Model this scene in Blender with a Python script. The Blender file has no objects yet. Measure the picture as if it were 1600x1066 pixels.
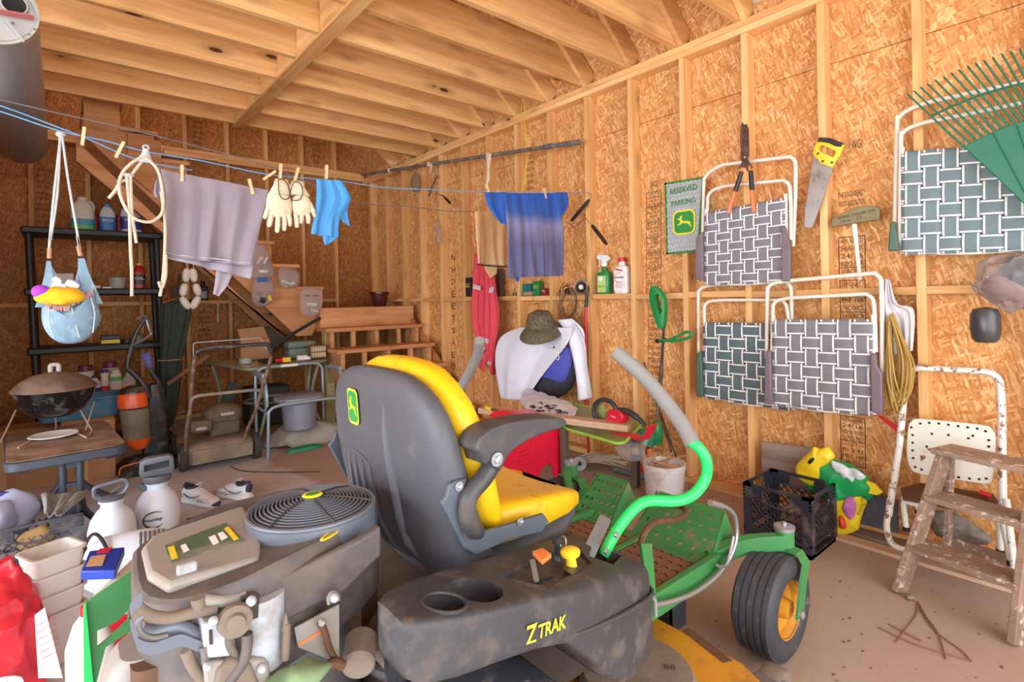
import bpy, bmesh, math, random
from mathutils import Vector, Matrix
from math import sin, cos, pi, radians, atan2, sqrt
rnd = random.Random(7)
C = bpy.context.scene.collection
# ---------------------------------------------------------------- camera
FPX, YAW, ROLL, EYE, CX, CY = 832.0, radians(40.3), radians(1.1), 1.2, 800.0, 466.0
_r = Vector((cos(YAW), -sin(YAW), 0)); _f = Vector((sin(YAW), cos(YAW), 0)); _z = Vector((0, 0, 1))
RC = _r*cos(ROLL) - _z*sin(ROLL); UC = _z*cos(ROLL) + _r*sin(ROLL)
EYEP = Vector((0, 0, EYE))
cam = bpy.data.cameras.new('camera'); camo = bpy.data.objects.new('camera', cam); C.objects.link(camo)
cam.sensor_width = 36.0; cam.lens = 36.0*FPX/1600; cam.shift_y = -(533-CY)/1600.0; cam.clip_start = .02
m = Matrix((RC, UC, -_f)).transposed().to_4x4(); m.translation = EYEP; camo.matrix_world = m
bpy.context.scene.camera = camo
# ---------------------------------------------------------------- sky, light, exposure
w = bpy.data.worlds.new('sky'); bpy.context.scene.world = w; w.use_nodes = True
bg = w.node_tree.nodes['Background']; bg.inputs[0].default_value = (.90, .95, 1.0, 1); bg.inputs[1].default_value = 1.6
def area(name, loc, rot, sx, sy, power, col):
    l = bpy.data.lights.new(name, 'AREA'); l.shape = 'RECTANGLE'; l.size = sx; l.size_y = sy; l.energy = power; l.color = col
    o = bpy.data.objects.new(name, l); o.location = loc; o.rotation_euler = rot; C.objects.link(o); return o
area('daylight_front_door', (-.3, -1.75, 1.35), (radians(90), 0, 0), 5.6, 2.4, 150, (.93, .96, 1.0))
area('daylight_side_door', (-3.05, 1.2, 1.15), (radians(90), 0, radians(-90)), 3.8, 2.2, 190, (.82, .91, 1.0))
vs = bpy.context.scene.view_settings
vs.view_transform = 'Standard'; vs.look = 'None'; vs.gamma = 1; vs.use_curve_mapping = False; vs.exposure = 0.22
# ---------------------------------------------------------------- where a ray of the photograph meets a plane
def ray(px, py): return _f + RC*((px-CX)/FPX) - UC*((py-CY)/FPX)
def W(px, py, X=None, Y=None, Z=None, D=None):
    d = ray(px, py)
    t = X/d.x if X is not None else Y/d.y if Y is not None else (Z-EYE)/d.z if Z is not None else D
    return EYEP + d*t
def dep(p): return (Vector(p)-EYEP).dot(_f)
def spx(p): return dep(p)/FPX            # metres per pixel at a point
def WL(pts, **k): return [W(a, b, **k) for a, b in pts]
# ---------------------------------------------------------------- mesh builder
class MB:
    def __init__(s): s.v = []; s.f = []
    def add(s, vs, fs):
        n = len(s.v); s.v += [Vector(v) for v in vs]; s.f += [tuple(i+n for i in f) for f in fs]; return s
    def box(s, c, d, M=None):
        c = Vector(c); x, y, z = d[0]/2, d[1]/2, d[2]/2
        vs = [Vector((i*x, j*y, k*z)) for i in (-1, 1) for j in (-1, 1) for k in (-1, 1)]
        if M is not None: vs = [M @ v for v in vs]
        return s.add([c+v for v in vs], [(0,1,3,2),(4,6,7,5),(0,4,5,1),(2,3,7,6),(0,2,6,4),(1,5,7,3)])
    def bb(s, a, b):
        a = Vector(a); b = Vector(b); return s.box((a+b)/2, [abs(b[i]-a[i]) for i in range(3)])
    def bar(s, p, q, w, h, up=(0,0,1)):
        p = Vector(p); q = Vector(q); x = (q-p); L = x.length; x = x/L; u = Vector(up)
        if abs(x.dot(u)) > .98: u = Vector((1,0,0)) if abs(x.x) < .9 else Vector((0,1,0))
        y = u.cross(x).normalized(); z = x.cross(y)
        M = Matrix((x, y, z)).transposed()
        return s.box((p+q)/2, (L, w, h), M)
    def tube(s, pts, r, seg=8, closed=False, flat=1.0):
        pts = [Vector(p) for p in pts]; n = len(pts)
        rs = r if isinstance(r, (list, tuple)) else [r]*n
        base = len(s.v); up = None
        for i, p in enumerate(pts):
            a = pts[(i-1) % n] if (closed or i > 0) else p; b = pts[(i+1) % n] if (closed or i < n-1) else p
            t = (b-a); t = t.normalized() if t.length > 1e-9 else Vector((0,0,1))
            if up is None: up = Vector((0,0,1)) if abs(t.z) < .9 else Vector((0,1,0))
            x = up.cross(t)
            if x.length < 1e-4: x = Vector((1,0,0)).cross(t)
            x.normalize(); y = t.cross(x).normalized(); up = y
            for k in range(seg):
                g = 2*pi*k/seg; s.v.append(p + x*cos(g)*rs[i] + y*sin(g)*rs[i]*flat)
        m = n if closed else n-1
        for i in range(m):
            for k in range(seg):
                a = base+i*seg+k; b = base+i*seg+(k+1) % seg; j = ((i+1) % n)*seg
                s.f.append((a, b, base+j+(k+1) % seg, base+j+k))
        if not closed:
            s.f.append(tuple(base+k for k in reversed(range(seg)))); s.f.append(tuple(base+(n-1)*seg+k for k in range(seg)))
        return s
    def lathe(s, prof, c=(0,0,0), axis=(0,0,1), seg=20, sx=1, sy=1, cap=True):
        z = Vector(axis).normalized(); x = Vector((0,0,1)).cross(z)
        if x.length < 1e-3: x = Vector((1,0,0))
        x.normalize(); y = z.cross(x); c = Vector(c); base = len(s.v)
        for r, h in prof:
            for k in range(seg):
                g = 2*pi*k/seg; s.v.append(c + x*cos(g)*r*sx + y*sin(g)*r*sy + z*h)
        for i in range(len(prof)-1):
            for k in range(seg):
                a = base+i*seg+k; b = base+i*seg+(k+1) % seg; s.f.append((a, b, b+seg, a+seg))
        if cap:
            if prof[0][0] > 1e-5: s.f.append(tuple(base+k for k in reversed(range(seg))))
            n = len(prof)-1
            if prof[n][0] > 1e-5: s.f.append(tuple(base+n*seg+k for k in range(seg)))
        return s
    def prism(s, poly, d):
        d = Vector(d); poly = [Vector(p) for p in poly]; n = len(poly)
        return s.add(poly+[p+d for p in poly], [tuple(range(n)), tuple(reversed(range(n, 2*n)))]+[(i, i+n, (i+1) % n+n, (i+1) % n) for i in range(n)])
    def loft(s, rings, cap=True):
        n = len(rings[0]); base = len(s.v)
        for r in rings: s.v += [Vector(p) for p in r]
        for i in range(len(rings)-1):
            for k in range(n):
                a = base+i*n+k; b = base+i*n+(k+1) % n; s.f.append((a, b, b+n, a+n))
        if cap: s.f.append(tuple(base+k for k in reversed(range(n)))); s.f.append(tuple(base+(len(rings)-1)*n+k for k in range(n)))
        return s
    def grid(s, fn, nu, nv):
        base = len(s.v)
        for j in range(nv+1):
            for i in range(nu+1): s.v.append(Vector(fn(i/nu, j/nv)))
        for j in range(nv):
            for i in range(nu):
                a = base+j*(nu+1)+i; s.f.append((a, a+1, a+nu+2, a+nu+1))
        return s
    def ball(s, c, r, seg=14, ns=8):
        r = Vector(r) if isinstance(r, (tuple, list, Vector)) else Vector((r, r, r)); c = Vector(c)
        prof = [(sin(pi*i/ns), -cos(pi*i/ns)) for i in range(ns+1)]; rings = []
        for a, h in prof: rings.append([c+Vector((cos(2*pi*k/seg)*max(a, .001)*r.x, sin(2*pi*k/seg)*max(a, .001)*r.y, h*r.z)) for k in range(seg)])
        return s.loft(rings, False)
def sellipse(c, ax, ay, e=3.0, n=28):
    c = Vector(c); ax = Vector(ax); ay = Vector(ay); out = []
    for k in range(n):
        g = 2*pi*k/n; a, b = cos(g), sin(g)
        out.append(c + ax*(math.copysign(abs(a)**(2/e), a)) + ay*(math.copysign(abs(b)**(2/e), b)))
    return out
def smoothpath(pts, k=6, closed=False):
    P = [Vector(p) for p in pts]; n = len(P); out = []
    for i in range(n if closed else n-1):
        p0 = P[(i-1) % n] if (closed or i > 0) else P[i]; p1 = P[i]; p2 = P[(i+1) % n]; p3 = P[(i+2) % n] if (closed or i+2 < n) else p2
        for j in range(k):
            t = j/k
            out.append(.5*((2*p1)+(p2-p0)*t+(2*p0-5*p1+4*p2-p3)*t*t+(3*p1-p0-3*p2+p3)*t**3))
    if not closed: out.append(P[-1])
    return out
def roundpath(pts, r, k=4):
    P = [Vector(p) for p in pts]; out = [P[0]]
    for i in range(1, len(P)-1):
        a, b, c = P[i-1], P[i], P[i+1]; u = (a-b); v = (c-b); q = min(r, u.length*.49, v.length*.49)
        s0 = b+u.normalized()*q; s1 = b+v.normalized()*q
        for j in range(k+1):
            t = j/k; out.append((1-t)**2*s0+2*t*(1-t)*b+t*t*s1)
    out.append(P[-1]); return out
# ---------------------------------------------------------------- objects
def tag(o, label=None, cat=None, group=None, kind=None):
    if label: o['label'] = label
    if cat: o['category'] = cat
    if group: o['group'] = group
    if kind: o['kind'] = kind
    return o
def thing(name, label, cat, loc=(0,0,0), group=None):
    o = bpy.data.objects.new(name, None); o.empty_display_size = .05; C.objects.link(o); o.location = Vector(loc)
    return tag(o, label, cat, group)
def origin_of(o):
    p = Vector((0,0,0))
    while o is not None: p += o.location; o = o.parent
    return p
def part(name, mb, mat, root=None, label=None, bevel=0, flat=False, sub=0, solid=0, angle=40, kind=None, seg=2):
    off = origin_of(root)
    me = bpy.data.meshes.new(name); me.from_pydata([v-off for v in mb.v], [], mb.f)
    bm = bmesh.new(); bm.from_mesh(me); bmesh.ops.recalc_face_normals(bm, faces=bm.faces); bm.to_mesh(me); bm.free()
    if not flat:
        for p in me.polygons: p.use_smooth = True
        me.set_sharp_from_angle(angle=radians(angle))
    me.materials.append(mat)
    o = bpy.data.objects.new(name, me); C.objects.link(o); o.parent = root
    if label: o['label'] = label
    if kind: o['kind'] = kind
    if solid:
        md = o.modifiers.new('thick', 'SOLIDIFY'); md.thickness = solid; md.offset = 0
    if bevel:
        md = o.modifiers.new('bevel', 'BEVEL'); md.width = bevel; md.segments = seg; md.limit_method = 'ANGLE'; md.angle_limit = radians(35); md.harden_normals = False
    if sub:
        md = o.modifiers.new('sub', 'SUBSURF'); md.levels = sub; md.render_levels = sub
    return o
def one(name, mb, mat, label, cat, group=None, loc=None, **k):
    """a thing that is a single mesh, its origin at its base"""
    if loc is None:
        lo = Vector([min(v[i] for v in mb.v) for i in range(3)]); hi = Vector([max(v[i] for v in mb.v) for i in range(3)])
        loc = Vector(((lo.x+hi.x)/2, (lo.y+hi.y)/2, lo.z))
    mb.v = [v-Vector(loc) for v in mb.v]
    o = part(name, mb, mat, None, **k); o.location = loc
    return tag(o, label, cat, group)
def bake(o):
    """replace an object's mesh by its evaluated one"""
    dg = bpy.context.evaluated_depsgraph_get(); me = bpy.data.meshes.new_from_object(o.evaluated_get(dg)); o.modifiers.clear(); o.data = me
def cut(o, mb):
    me = bpy.data.meshes.new('c'); off = origin_of(o); me.from_pydata([v-off for v in mb.v], [], mb.f)
    bm = bmesh.new(); bm.from_mesh(me); bmesh.ops.recalc_face_normals(bm, faces=bm.faces); bm.to_mesh(me); bm.free()
    c = bpy.data.objects.new('c', me); c.location = off; C.objects.link(c)
    md = o.modifiers.new('cut', 'BOOLEAN'); md.operation = 'DIFFERENCE'; md.object = c; md.solver = 'EXACT'
    bake(o); bpy.data.objects.remove(c)
    for p in o.data.polygons: p.use_smooth = True
    o.data.set_sharp_from_angle(angle=radians(35))
def text(s, p, rt, up, mat, parent, width=None, height=None, name='lettering', depth=.0006, center=True, label=None, bold=0):
    """flat lettering at p, reading along rt, upright along up"""
    cu = bpy.data.curves.new(name, 'FONT'); cu.body = s; cu.align_x = 'CENTER' if center else 'LEFT'; cu.align_y = 'CENTER'; cu.resolution_u = 2; cu.offset = bold
    t = bpy.data.objects.new(name, cu); C.objects.link(t)
    dg = bpy.context.evaluated_depsgraph_get(); me = bpy.data.meshes.new_from_object(t.evaluated_get(dg)); bpy.data.objects.remove(t); bpy.data.curves.remove(cu)
    if not me.vertices: return None
    xs = [v.co.x for v in me.vertices]; ys = [v.co.y for v in me.vertices]
    w0 = max(xs)-min(xs); h0 = max(ys)-min(ys); mx = (max(xs)+min(xs))/2; my = (max(ys)+min(ys))/2
    sx = width/w0 if width else height/h0; sy = height/h0 if height else sx
    if not center: mx = min(xs)
    rt = Vector(rt).normalized(); up = Vector(up); up = (up-rt*up.dot(rt)).normalized(); n = rt.cross(up); off = origin_of(parent); p = Vector(p)
    for v in me.vertices: v.co = p-off + rt*(v.co.x-mx)*sx + up*(v.co.y-my)*sy + n*depth
    me.materials.append(mat); me.name = name
    o = bpy.data.objects.new(name, me); C.objects.link(o); o.parent = parent
    if label: o['label'] = label
    return o
def copy_tree(o, parent=None):
    c = o.copy(); C.objects.link(c)
    if parent is not None: c.parent = parent
    for ch in [x for x in bpy.data.objects if x.parent == o]: copy_tree(ch, c)
    return c
# ---------------------------------------------------------------- materials
def lin(c): return tuple(((x/255)/12.92 if x/255 <= .04045 else ((x/255+.055)/1.055)**2.4) for x in c)+(1,)
class NT:
    def __init__(s, name):
        s.m = bpy.data.materials.new(name); s.m.use_nodes = True; s.t = s.m.node_tree; s.n = s.t.nodes; s.b = s.n['Principled BSDF']
    def new(s, t, **k):
        n = s.n.new(t)
        for a, v in k.items(): setattr(n, a, v)
        return n
    def link(s, a, b): s.t.links.new(a, b)
    def coords(s, scale=(1,1,1), rot=(0,0,0), src='Object'):
        tc = s.new('ShaderNodeTexCoord'); mp = s.new('ShaderNodeMapping'); s.link(tc.outputs[src], mp.inputs[0])
        mp.inputs['Scale'].default_value = scale; mp.inputs['Rotation'].default_value = rot; return mp.outputs[0]
    def noise(s, vec, scale=5, detail=4, rough=.55, w=None, dist=0):
        n = s.new('ShaderNodeTexNoise'); n.inputs['Scale'].default_value = scale; n.inputs['Detail'].default_value = detail; n.inputs['Roughness'].default_value = rough; n.inputs['Distortion'].default_value = dist
        if w is not None: n.noise_dimensions = '4D'; s.link(w, n.inputs['W'])
        s.link(vec, n.inputs['Vector']); return n.outputs[0]
    def ramp(s, fac, stops):
        r = s.new('ShaderNodeValToRGB'); e = r.color_ramp.elements
        while len(e) < len(stops): e.new(.5)
        for i, (p, c) in enumerate(stops): e[i].position = p; e[i].color = c
        s.link(fac, r.inputs[0]); return r.outputs[0]
    def mix(s, f, a, b, mode='MIX'):
        n = s.new('ShaderNodeMix', data_type='RGBA', blend_type=mode)
        for sock, v in ((n.inputs[0], f), (n.inputs[6], a), (n.inputs[7], b)):
            if hasattr(v, 'links'): s.link(v, sock)
            else: sock.default_value = v
        return n.outputs[2]
    def math(s, op, a, b=0, clamp=False):
        n = s.new('ShaderNodeMath', operation=op, use_clamp=clamp)
        for sock, v in ((n.inputs[0], a), (n.inputs[1], b)):
            if hasattr(v, 'links'): s.link(v, sock)
            else: sock.default_value = v
        return n.outputs[0]
    def bump(s, h, strength=.2, dist=.01):
        b = s.new('ShaderNodeBump'); b.inputs['Strength'].default_value = strength; b.inputs['Distance'].default_value = dist
        s.link(h, b.inputs['Height']); s.link(b.outputs[0], s.b.inputs['Normal'])
BW = ((0,0,0,1), (1,1,1,1))
def pbr(name, col, rough=.5, metal=0, var=.12, scale=10, dirt=None, bump=0, bscale=60, trans=0, alpha=1, spec=.5, ior=1.45, sheen=0):
    """dirt = (colour, amount 0..1, noise scale)"""
    t = NT(name); c = lin(col); v = t.coords(); n = t.noise(v, scale, 4)
    a = tuple(min(1, x*(1+var)) for x in c[:3])+(1,); d = tuple(x*(1-var) for x in c[:3])+(1,)
    base = t.ramp(n, [(.3, d), (.7, a)])
    if dirt:
        n2 = t.noise(v, dirt[2], 6, .65); f = t.ramp(n2, [(max(0, .66-dirt[1]*.5), BW[0]), (min(1, .80-dirt[1]*.28), BW[1])])
        base = t.mix(f, base, lin(dirt[0])); rr = t.ramp(f, [(0, (rough,)*3+(1,)), (1, (.9,)*3+(1,))]); t.link(rr, t.b.inputs['Roughness'])
    else: t.b.inputs['Roughness'].default_value = rough
    t.link(base, t.b.inputs['Base Color']); t.b.inputs['Metallic'].default_value = metal; t.b.inputs['Specular IOR Level'].default_value = spec
    if trans: t.b.inputs['Transmission Weight'].default_value = trans; t.b.inputs['IOR'].default_value = ior
    if alpha < 1: t.b.inputs['Alpha'].default_value = alpha
    if sheen: t.b.inputs['Sheen Weight'].default_value = sheen
    if bump: t.bump(t.noise(v, bscale, 3), bump, .004)
    return t.m
def wood(name, lo, hi, axis=2, knots=True, gr=1.0, weather=None):
    t = NT(name); sc = [16, 16, 16]; sc[axis] = 1.1; oi = t.new('ShaderNodeObjectInfo'); w = t.math('MULTIPLY', oi.outputs['Random'], 40)
    v = t.coords(tuple(sc)); g = t.noise(v, 1.0*gr, 5, .6, w, .6)
    sc2 = [90, 90, 90]; sc2[axis] = 2.5; g2 = t.noise(t.coords(tuple(sc2)), 1, 3, .6, w)
    f = t.math('ADD', t.math('MULTIPLY', g, .75), t.math('MULTIPLY', g2, .3))
    col = t.ramp(f, [(.36, lin(lo)), (.52, lin([(a+b)/2 for a, b in zip(lo, hi)])), (.66, lin(hi))])
    if knots:
        sc3 = [7, 7, 7]; sc3[axis] = 2.4; vo = t.new('ShaderNodeTexVoronoi'); vo.voronoi_dimensions = '4D'; t.link(t.coords(tuple(sc3)), vo.inputs['Vector']); t.link(w, vo.inputs['W']); vo.inputs['Scale'].default_value = 1.3
        k = t.ramp(vo.outputs['Distance'], [(.12, BW[1]), (.15, BW[0])]); ring = t.ramp(vo.outputs['Distance'], [(.17, (.5,.5,.5,1)), (.42, BW[0])])
        col = t.mix(ring, col, lin([c*.72 for c in lo])); col = t.mix(k, col, lin((92, 52, 28)))
    if weather:
        wn = t.noise(t.coords((9,9,9)), 3, 6, .7, w); wf = t.ramp(wn, [(weather[1], BW[0]), (weather[1]+.06, BW[1])]); col = t.mix(wf, col, lin(weather[0]))
    rv = t.ramp(oi.outputs['Random'], [(0, (.80,.72,.62,1)), (.45, (.95,.92,.88,1)), (1, (1.08,1.06,1.04,1))]); col = t.mix(1.0, col, rv, 'MULTIPLY')
    t.link(col, t.b.inputs['Base Color']); t.b.inputs['Roughness'].default_value = .62; t.b.inputs['Specular IOR Level'].default_value = .3
    t.bump(g2, .12, .003); return t.m
def osb(name, plane, lo=(186, 120, 66), mid=(219, 160, 98), hi=(238, 196, 140)):
    t = NT(name); tc = t.new('ShaderNodeTexCoord'); sp = t.new('ShaderNodeSeparateXYZ'); t.link(tc.outputs['Object'], sp.inputs[0]); cb = t.new('ShaderNodeCombineXYZ')
    i, j = {'X': (1, 2), 'Y': (0, 2), 'Z': (0, 1)}[plane]; t.link(sp.outputs[i], cb.inputs[0]); t.link(sp.outputs[j], cb.inputs[1])
    nz = t.new('ShaderNodeTexNoise'); nz.inputs['Scale'].default_value = 7; t.link(cb.outputs[0], nz.inputs['Vector'])
    wv = t.new('ShaderNodeVectorMath', operation='MULTIPLY_ADD'); t.link(nz.outputs['Color'], wv.inputs[0]); wv.inputs[1].default_value = (.018, .018, 0); t.link(cb.outputs[0], wv.inputs[2])
    res = None
    for k, (ang, su, sv) in enumerate([(8, 85, 14), (-28, 92, 15), (38, 88, 16), (-66, 95, 18), (16, 130, 20)]):
        ro = t.new('ShaderNodeVectorRotate'); ro.rotation_type = 'Z_AXIS'; ro.inputs['Angle'].default_value = radians(ang); t.link(wv.outputs[0], ro.inputs['Vector'])
        mp = t.new('ShaderNodeMapping'); mp.inputs['Scale'].default_value = (su, sv, 1); mp.inputs['Location'].default_value = (k*3.7, k*9.1, 0); t.link(ro.outputs[0], mp.inputs[0])
        vo = t.new('ShaderNodeTexVoronoi'); vo.voronoi_dimensions = '2D'; vo.inputs['Scale'].default_value = 1; t.link(mp.outputs[0], vo.inputs['Vector'])
        se = t.new('ShaderNodeSeparateColor'); t.link(vo.outputs['Color'], se.inputs[0])
        if res is None: res = se.outputs[0]
        else:
            msk = t.math('GREATER_THAN', se.outputs[1], .60); mx = t.new('ShaderNodeMix', data_type='FLOAT'); t.link(msk, mx.inputs[0]); t.link(res, mx.inputs[2]); t.link(se.outputs[0], mx.inputs[3]); res = mx.outputs[0]
    big = t.noise(cb.outputs[0], 2.2, 3); f = t.math('ADD', t.math('MULTIPLY', res, .8), t.math('MULTIPLY', big, .24))
    fine = t.noise(wv.outputs[0], 120, 2); f = t.math('ADD', f, t.math('MULTIPLY', fine, .12))
    col = t.ramp(f, [(.14, lin(lo)), (.45, lin([(a*1.3+b)/2.3 for a, b in zip(mid, lo)])), (.72, lin(mid)), (1.0, lin(hi))])
    t.link(col, t.b.inputs['Base Color']); t.b.inputs['Roughness'].default_value = .68; t.b.inputs['Specular IOR Level'].default_value = .25
    t.bump(res, .12, .004); return t.m
M = {}
PLO, PHI = (212, 156, 96), (242, 198, 138)
for ax, n in enumerate('xyz'): M['pine_'+n] = wood('pine grain along '+n, PLO, PHI, ax)
M['pine_dark'] = wood('aged stair lumber', (190, 130, 84), (226, 170, 118), 0)
M['pine_darkz'] = wood('aged stair lumber upright', (190, 130, 84), (226, 170, 118), 2)
M['grey_board'] = wood('weathered grey board', (112, 96, 88), (168, 150, 138), 1, False)
M['plank'] = wood('pinkish sawn plank', (176, 140, 116), (208, 176, 150), 1, False)
M['ladder'] = wood('paint worn ladder wood', (132, 108, 96), (172, 146, 130), 1, False, weather=((222, 208, 198), .56))
M['osb_x'] = osb('strand board facing x', 'X'); M['osb_y'] = osb('strand board facing y', 'Y', (156, 98, 50), (190, 128, 70), (212, 156, 98)); M['osb_z'] = osb('strand board roof', 'Z')  # y-facing board is the same stock, darkened to carry the back wall's shade
M['foil'] = pbr('pale sheathing', (214, 204, 172), .6, 0, .12, 7, bump=.1)
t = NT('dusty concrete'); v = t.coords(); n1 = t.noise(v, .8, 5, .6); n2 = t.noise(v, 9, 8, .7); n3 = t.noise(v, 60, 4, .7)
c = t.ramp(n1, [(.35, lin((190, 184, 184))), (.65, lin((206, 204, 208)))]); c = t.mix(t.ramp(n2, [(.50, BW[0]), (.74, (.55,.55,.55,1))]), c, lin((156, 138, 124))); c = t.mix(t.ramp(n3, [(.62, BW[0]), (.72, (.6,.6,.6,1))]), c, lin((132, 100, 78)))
tc = t.new('ShaderNodeTexCoord'); sx_ = t.new('ShaderNodeSeparateXYZ'); t.link(tc.outputs['Object'], sx_.inputs[0]); dx_ = t.math('ADD', t.math('MULTIPLY', sx_.outputs[0], .42), t.math('MULTIPLY', n1, .9)); c = t.mix(t.ramp(dx_, [(.95, BW[0]), (1.75, (.85,.85,.85,1))]), c, lin((166, 136, 112)))   # tan tint, stronger towards the right wall
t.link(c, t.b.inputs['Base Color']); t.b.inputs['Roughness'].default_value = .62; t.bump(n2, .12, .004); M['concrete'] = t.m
def P(k, *a, **kw): M[k] = pbr(k.replace('_', ' '), *a, **kw); return M[k]
P('ink', (62, 44, 32), .8); P('black_ink', (34, 30, 30), .8)
P('white_ink', (235, 235, 232), .6); P('green_ink', (40, 140, 60), .5); P('yellow_ink', (232, 208, 40), .5)
# ================================================================ ROOM
WX, WY = 3.04, 6.52          # stud faces of the right and the back wall
SD, ST = .089, .038          # stud depth and thickness
TOP = 2.79
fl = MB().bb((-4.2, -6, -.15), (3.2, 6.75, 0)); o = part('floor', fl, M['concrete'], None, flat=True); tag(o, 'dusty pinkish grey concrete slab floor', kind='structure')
wr = thing('wall_right', None, None, (WX, 3, 0)); wr['kind'] = 'structure'; wr['label'] = 'right wall of strand board on pine studs'
wb = thing('wall_back', None, None, (1, WY, 0)); wb['kind'] = 'structure'; wb['label'] = 'back wall of strand board on pine studs'
ce = thing('ceiling', None, None, (0, 3, TOP)); ce['kind'] = 'structure'; ce['label'] = 'open ceiling of pine joists and rafters under roof sheathing'
# siding outside the panels keeps the daylight out of the joints
part('siding', MB().bb((WX+SD+.013, -1.7, 0), (WX+SD+.03, WY+SD+.03, 3.25)), M['osb_x'], wr, flat=True)
part('siding', MB().bb((-3.05, WY+SD+.013, 0), (WX+SD+.012, WY+SD+.03, 6.2)), M['osb_y'], wb, flat=True)
# panels, right wall
ys = [6.609, 5.532, 4.313, 3.094, 1.874, .655, -.564, -1.7]
for a, b in zip(ys[1:], ys[:-1]):
    part('osb_panel', MB().bb((WX+SD, a+.0015, .0), (WX+SD+.012, b-.0015, 2.405)), M['osb_x'], wr, flat=True)
    part('osb_panel', MB().bb((WX+SD, a+.0015, 2.409), (WX+SD+.012, b-.0015, TOP+.4)), M['osb_x'], wr, flat=True)
YS = [.674+.4064*n for n in range(-5, 15)]
for y in YS: part('stud', MB().bb((WX, y-ST, .04), (WX+SD-.001, y, TOP-.078)), M['pine_z'], wr, bevel=.002, seg=1)
part('sill_plate', MB().bb((WX-.002, -1.7, 0), (WX+SD-.001, WY-.002, .038)), M['pine_y'], wr, bevel=.002)
part('top_plate', MB().bb((WX-.002, -1.7, TOP-.077), (WX+SD-.001, WY+SD, TOP-.0395)), M['pine_y'], wr, bevel=.002)
part('top_plate', MB().bb((WX-.002, -1.7, TOP-.038), (WX+SD-.001, WY+SD, TOP)), M['pine_y'], wr, bevel=.002)
for i in range(len(YS)-1):
    z = 1.20 + rnd.uniform(-.006, .006)
    part('blocking', MB().bb((WX+.002, YS[i]+.0005, z-.019), (WX+SD-.001, YS[i+1]-ST-.0005, z+.019)), M['pine_y'], wr, bevel=.002, seg=1)
# back wall
xs = [-3.2, -1.814, -.595, .624, 1.843, 3.062, WX+SD]
for a, b in zip(xs[:-1], xs[1:]):
    part('osb_panel', MB().bb((a+.0015, WY+SD, 0), (b-.0015, WY+SD+.012, 2.405)), M['osb_y'], wb, flat=True)
    part('osb_panel', MB().bb((a+.0015, WY+SD, 2.409), (b-.0015, WY+SD+.012, 4.6)), M['osb_y'], wb, flat=True)
XS = [.643+.4064*n for n in range(-9, 6)]
for x in XS:
    part('stud', MB().bb((x-ST, WY, .04), (x, WY+SD-.001, TOP-.04)), M['pine_z'], wb, bevel=.002, seg=1)
    part('gable_stud', MB().bb((x-ST, WY, TOP+.06), (x, WY+SD-.001, 4.5)), M['pine_z'], wb, bevel=.002, seg=1)
part('sill_plate', MB().bb((-3.2, WY-.002, 0), (WX-.003, WY+SD-.001, .038)), M['pine_x'], wb, bevel=.002)
part('top_plate', MB().bb((-3.2, WY-.002, TOP-.038), (WX-.003, WY+SD-.001, TOP+.0)), M['pine_x'], wb, bevel=.002)
part('top_plate', MB().bb((-3.2, WY-.002, TOP+.001), (WX-.003, WY+SD-.001, TOP+.058)), M['pine_x'], wb, bevel=.002)
for i in range(len(XS)-1):
    part('blocking', MB().bb((XS[i]+.0005, WY+.002, 1.20), (XS[i+1]-ST-.0005, WY+SD-.001, 1.238)), M['pine_x'], wb, bevel=.002, seg=1)
# left wall with a roll-up door opening and the front with two open doorways (all outside the picture)
wl = thing('wall_left', None, None, (-3.0, 3, 0)); wl['kind'] = 'structure'
for a, b in (((-3.02, -1.7, 0), (-3.0, -.75, 6.2)), ((-3.02, 3.15, 0), (-3.0, 3.7, 6.2)), ((-3.02, -.75, 2.3), (-3.0, 3.15, 6.2))): part('osb_panel', MB().bb(a, b), M['osb_x'], wl, flat=True)
part('osb_panel', MB().bb((-3.02, 3.70, 0), (-.50, 3.712, TOP)), M['osb_y'], wl, flat=True)  # unseen partition with its studs, added to shade the back-left wall
part('osb_panel', MB().bb((-.512, 3.70, 0), (-.50, WY+SD, TOP)), M['osb_x'], wl, flat=True)
for i in range(8): part('stud', MB().bb((-.50, 3.74+i*.4064, .0), (-.47, 3.778+i*.4064, TOP)), M['pine_z'], wl)
wf = thing('wall_front', None, None, (0, -1.7, 0)); wf['kind'] = 'structure'
part('header', MB().bb((-3.0, -1.74, 2.5), (WX+SD, -1.7, 3.6)), M['osb_y'], wf, flat=True)
# joists, blocking and rafters
JX0 = -3.0
RP = Vector((-.74, 0, .672)).normalized()          # rafter direction, up and inwards
for i, y in enumerate([.674+.4064*n for n in range(-5, 12)]):
    dy = rnd.uniform(-.006, .006)
    j = MB().prism([(JX0, y+dy, TOP+.001), (WX+.085, y+dy, TOP+.001), (WX+.085, y+dy, TOP+.05), (WX-.12, y+dy, TOP+.236), (JX0, y+dy, TOP+.236)], (0, ST, 0))
    part('joist', j, M['pine_x'], ce, flat=True)
    p0 = Vector((WX+.02, y-.02+dy, TOP+.07)); p1 = p0+RP*3.2
    mb = MB().bar(p0-RP*.05, p1, ST, .14, up=(.672, 0, .74))
    part('rafter', mb, M['pine_x'], ce, bevel=.003, seg=1)
for n in range(-5, 11):
    y = .674+.4064*n
    part('blocking', MB().bb((1.19, y+ST+.007, TOP+.003), (1.228, y+.4064-.007, TOP+.225)), M['pine_y'], ce, bevel=.002, seg=1)
part('strap_board', MB().bb((1.185, -1.6, TOP-.019), (1.275, 5.19, TOP-.0005)), M['pine_y'], ce, bevel=.002)
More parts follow.
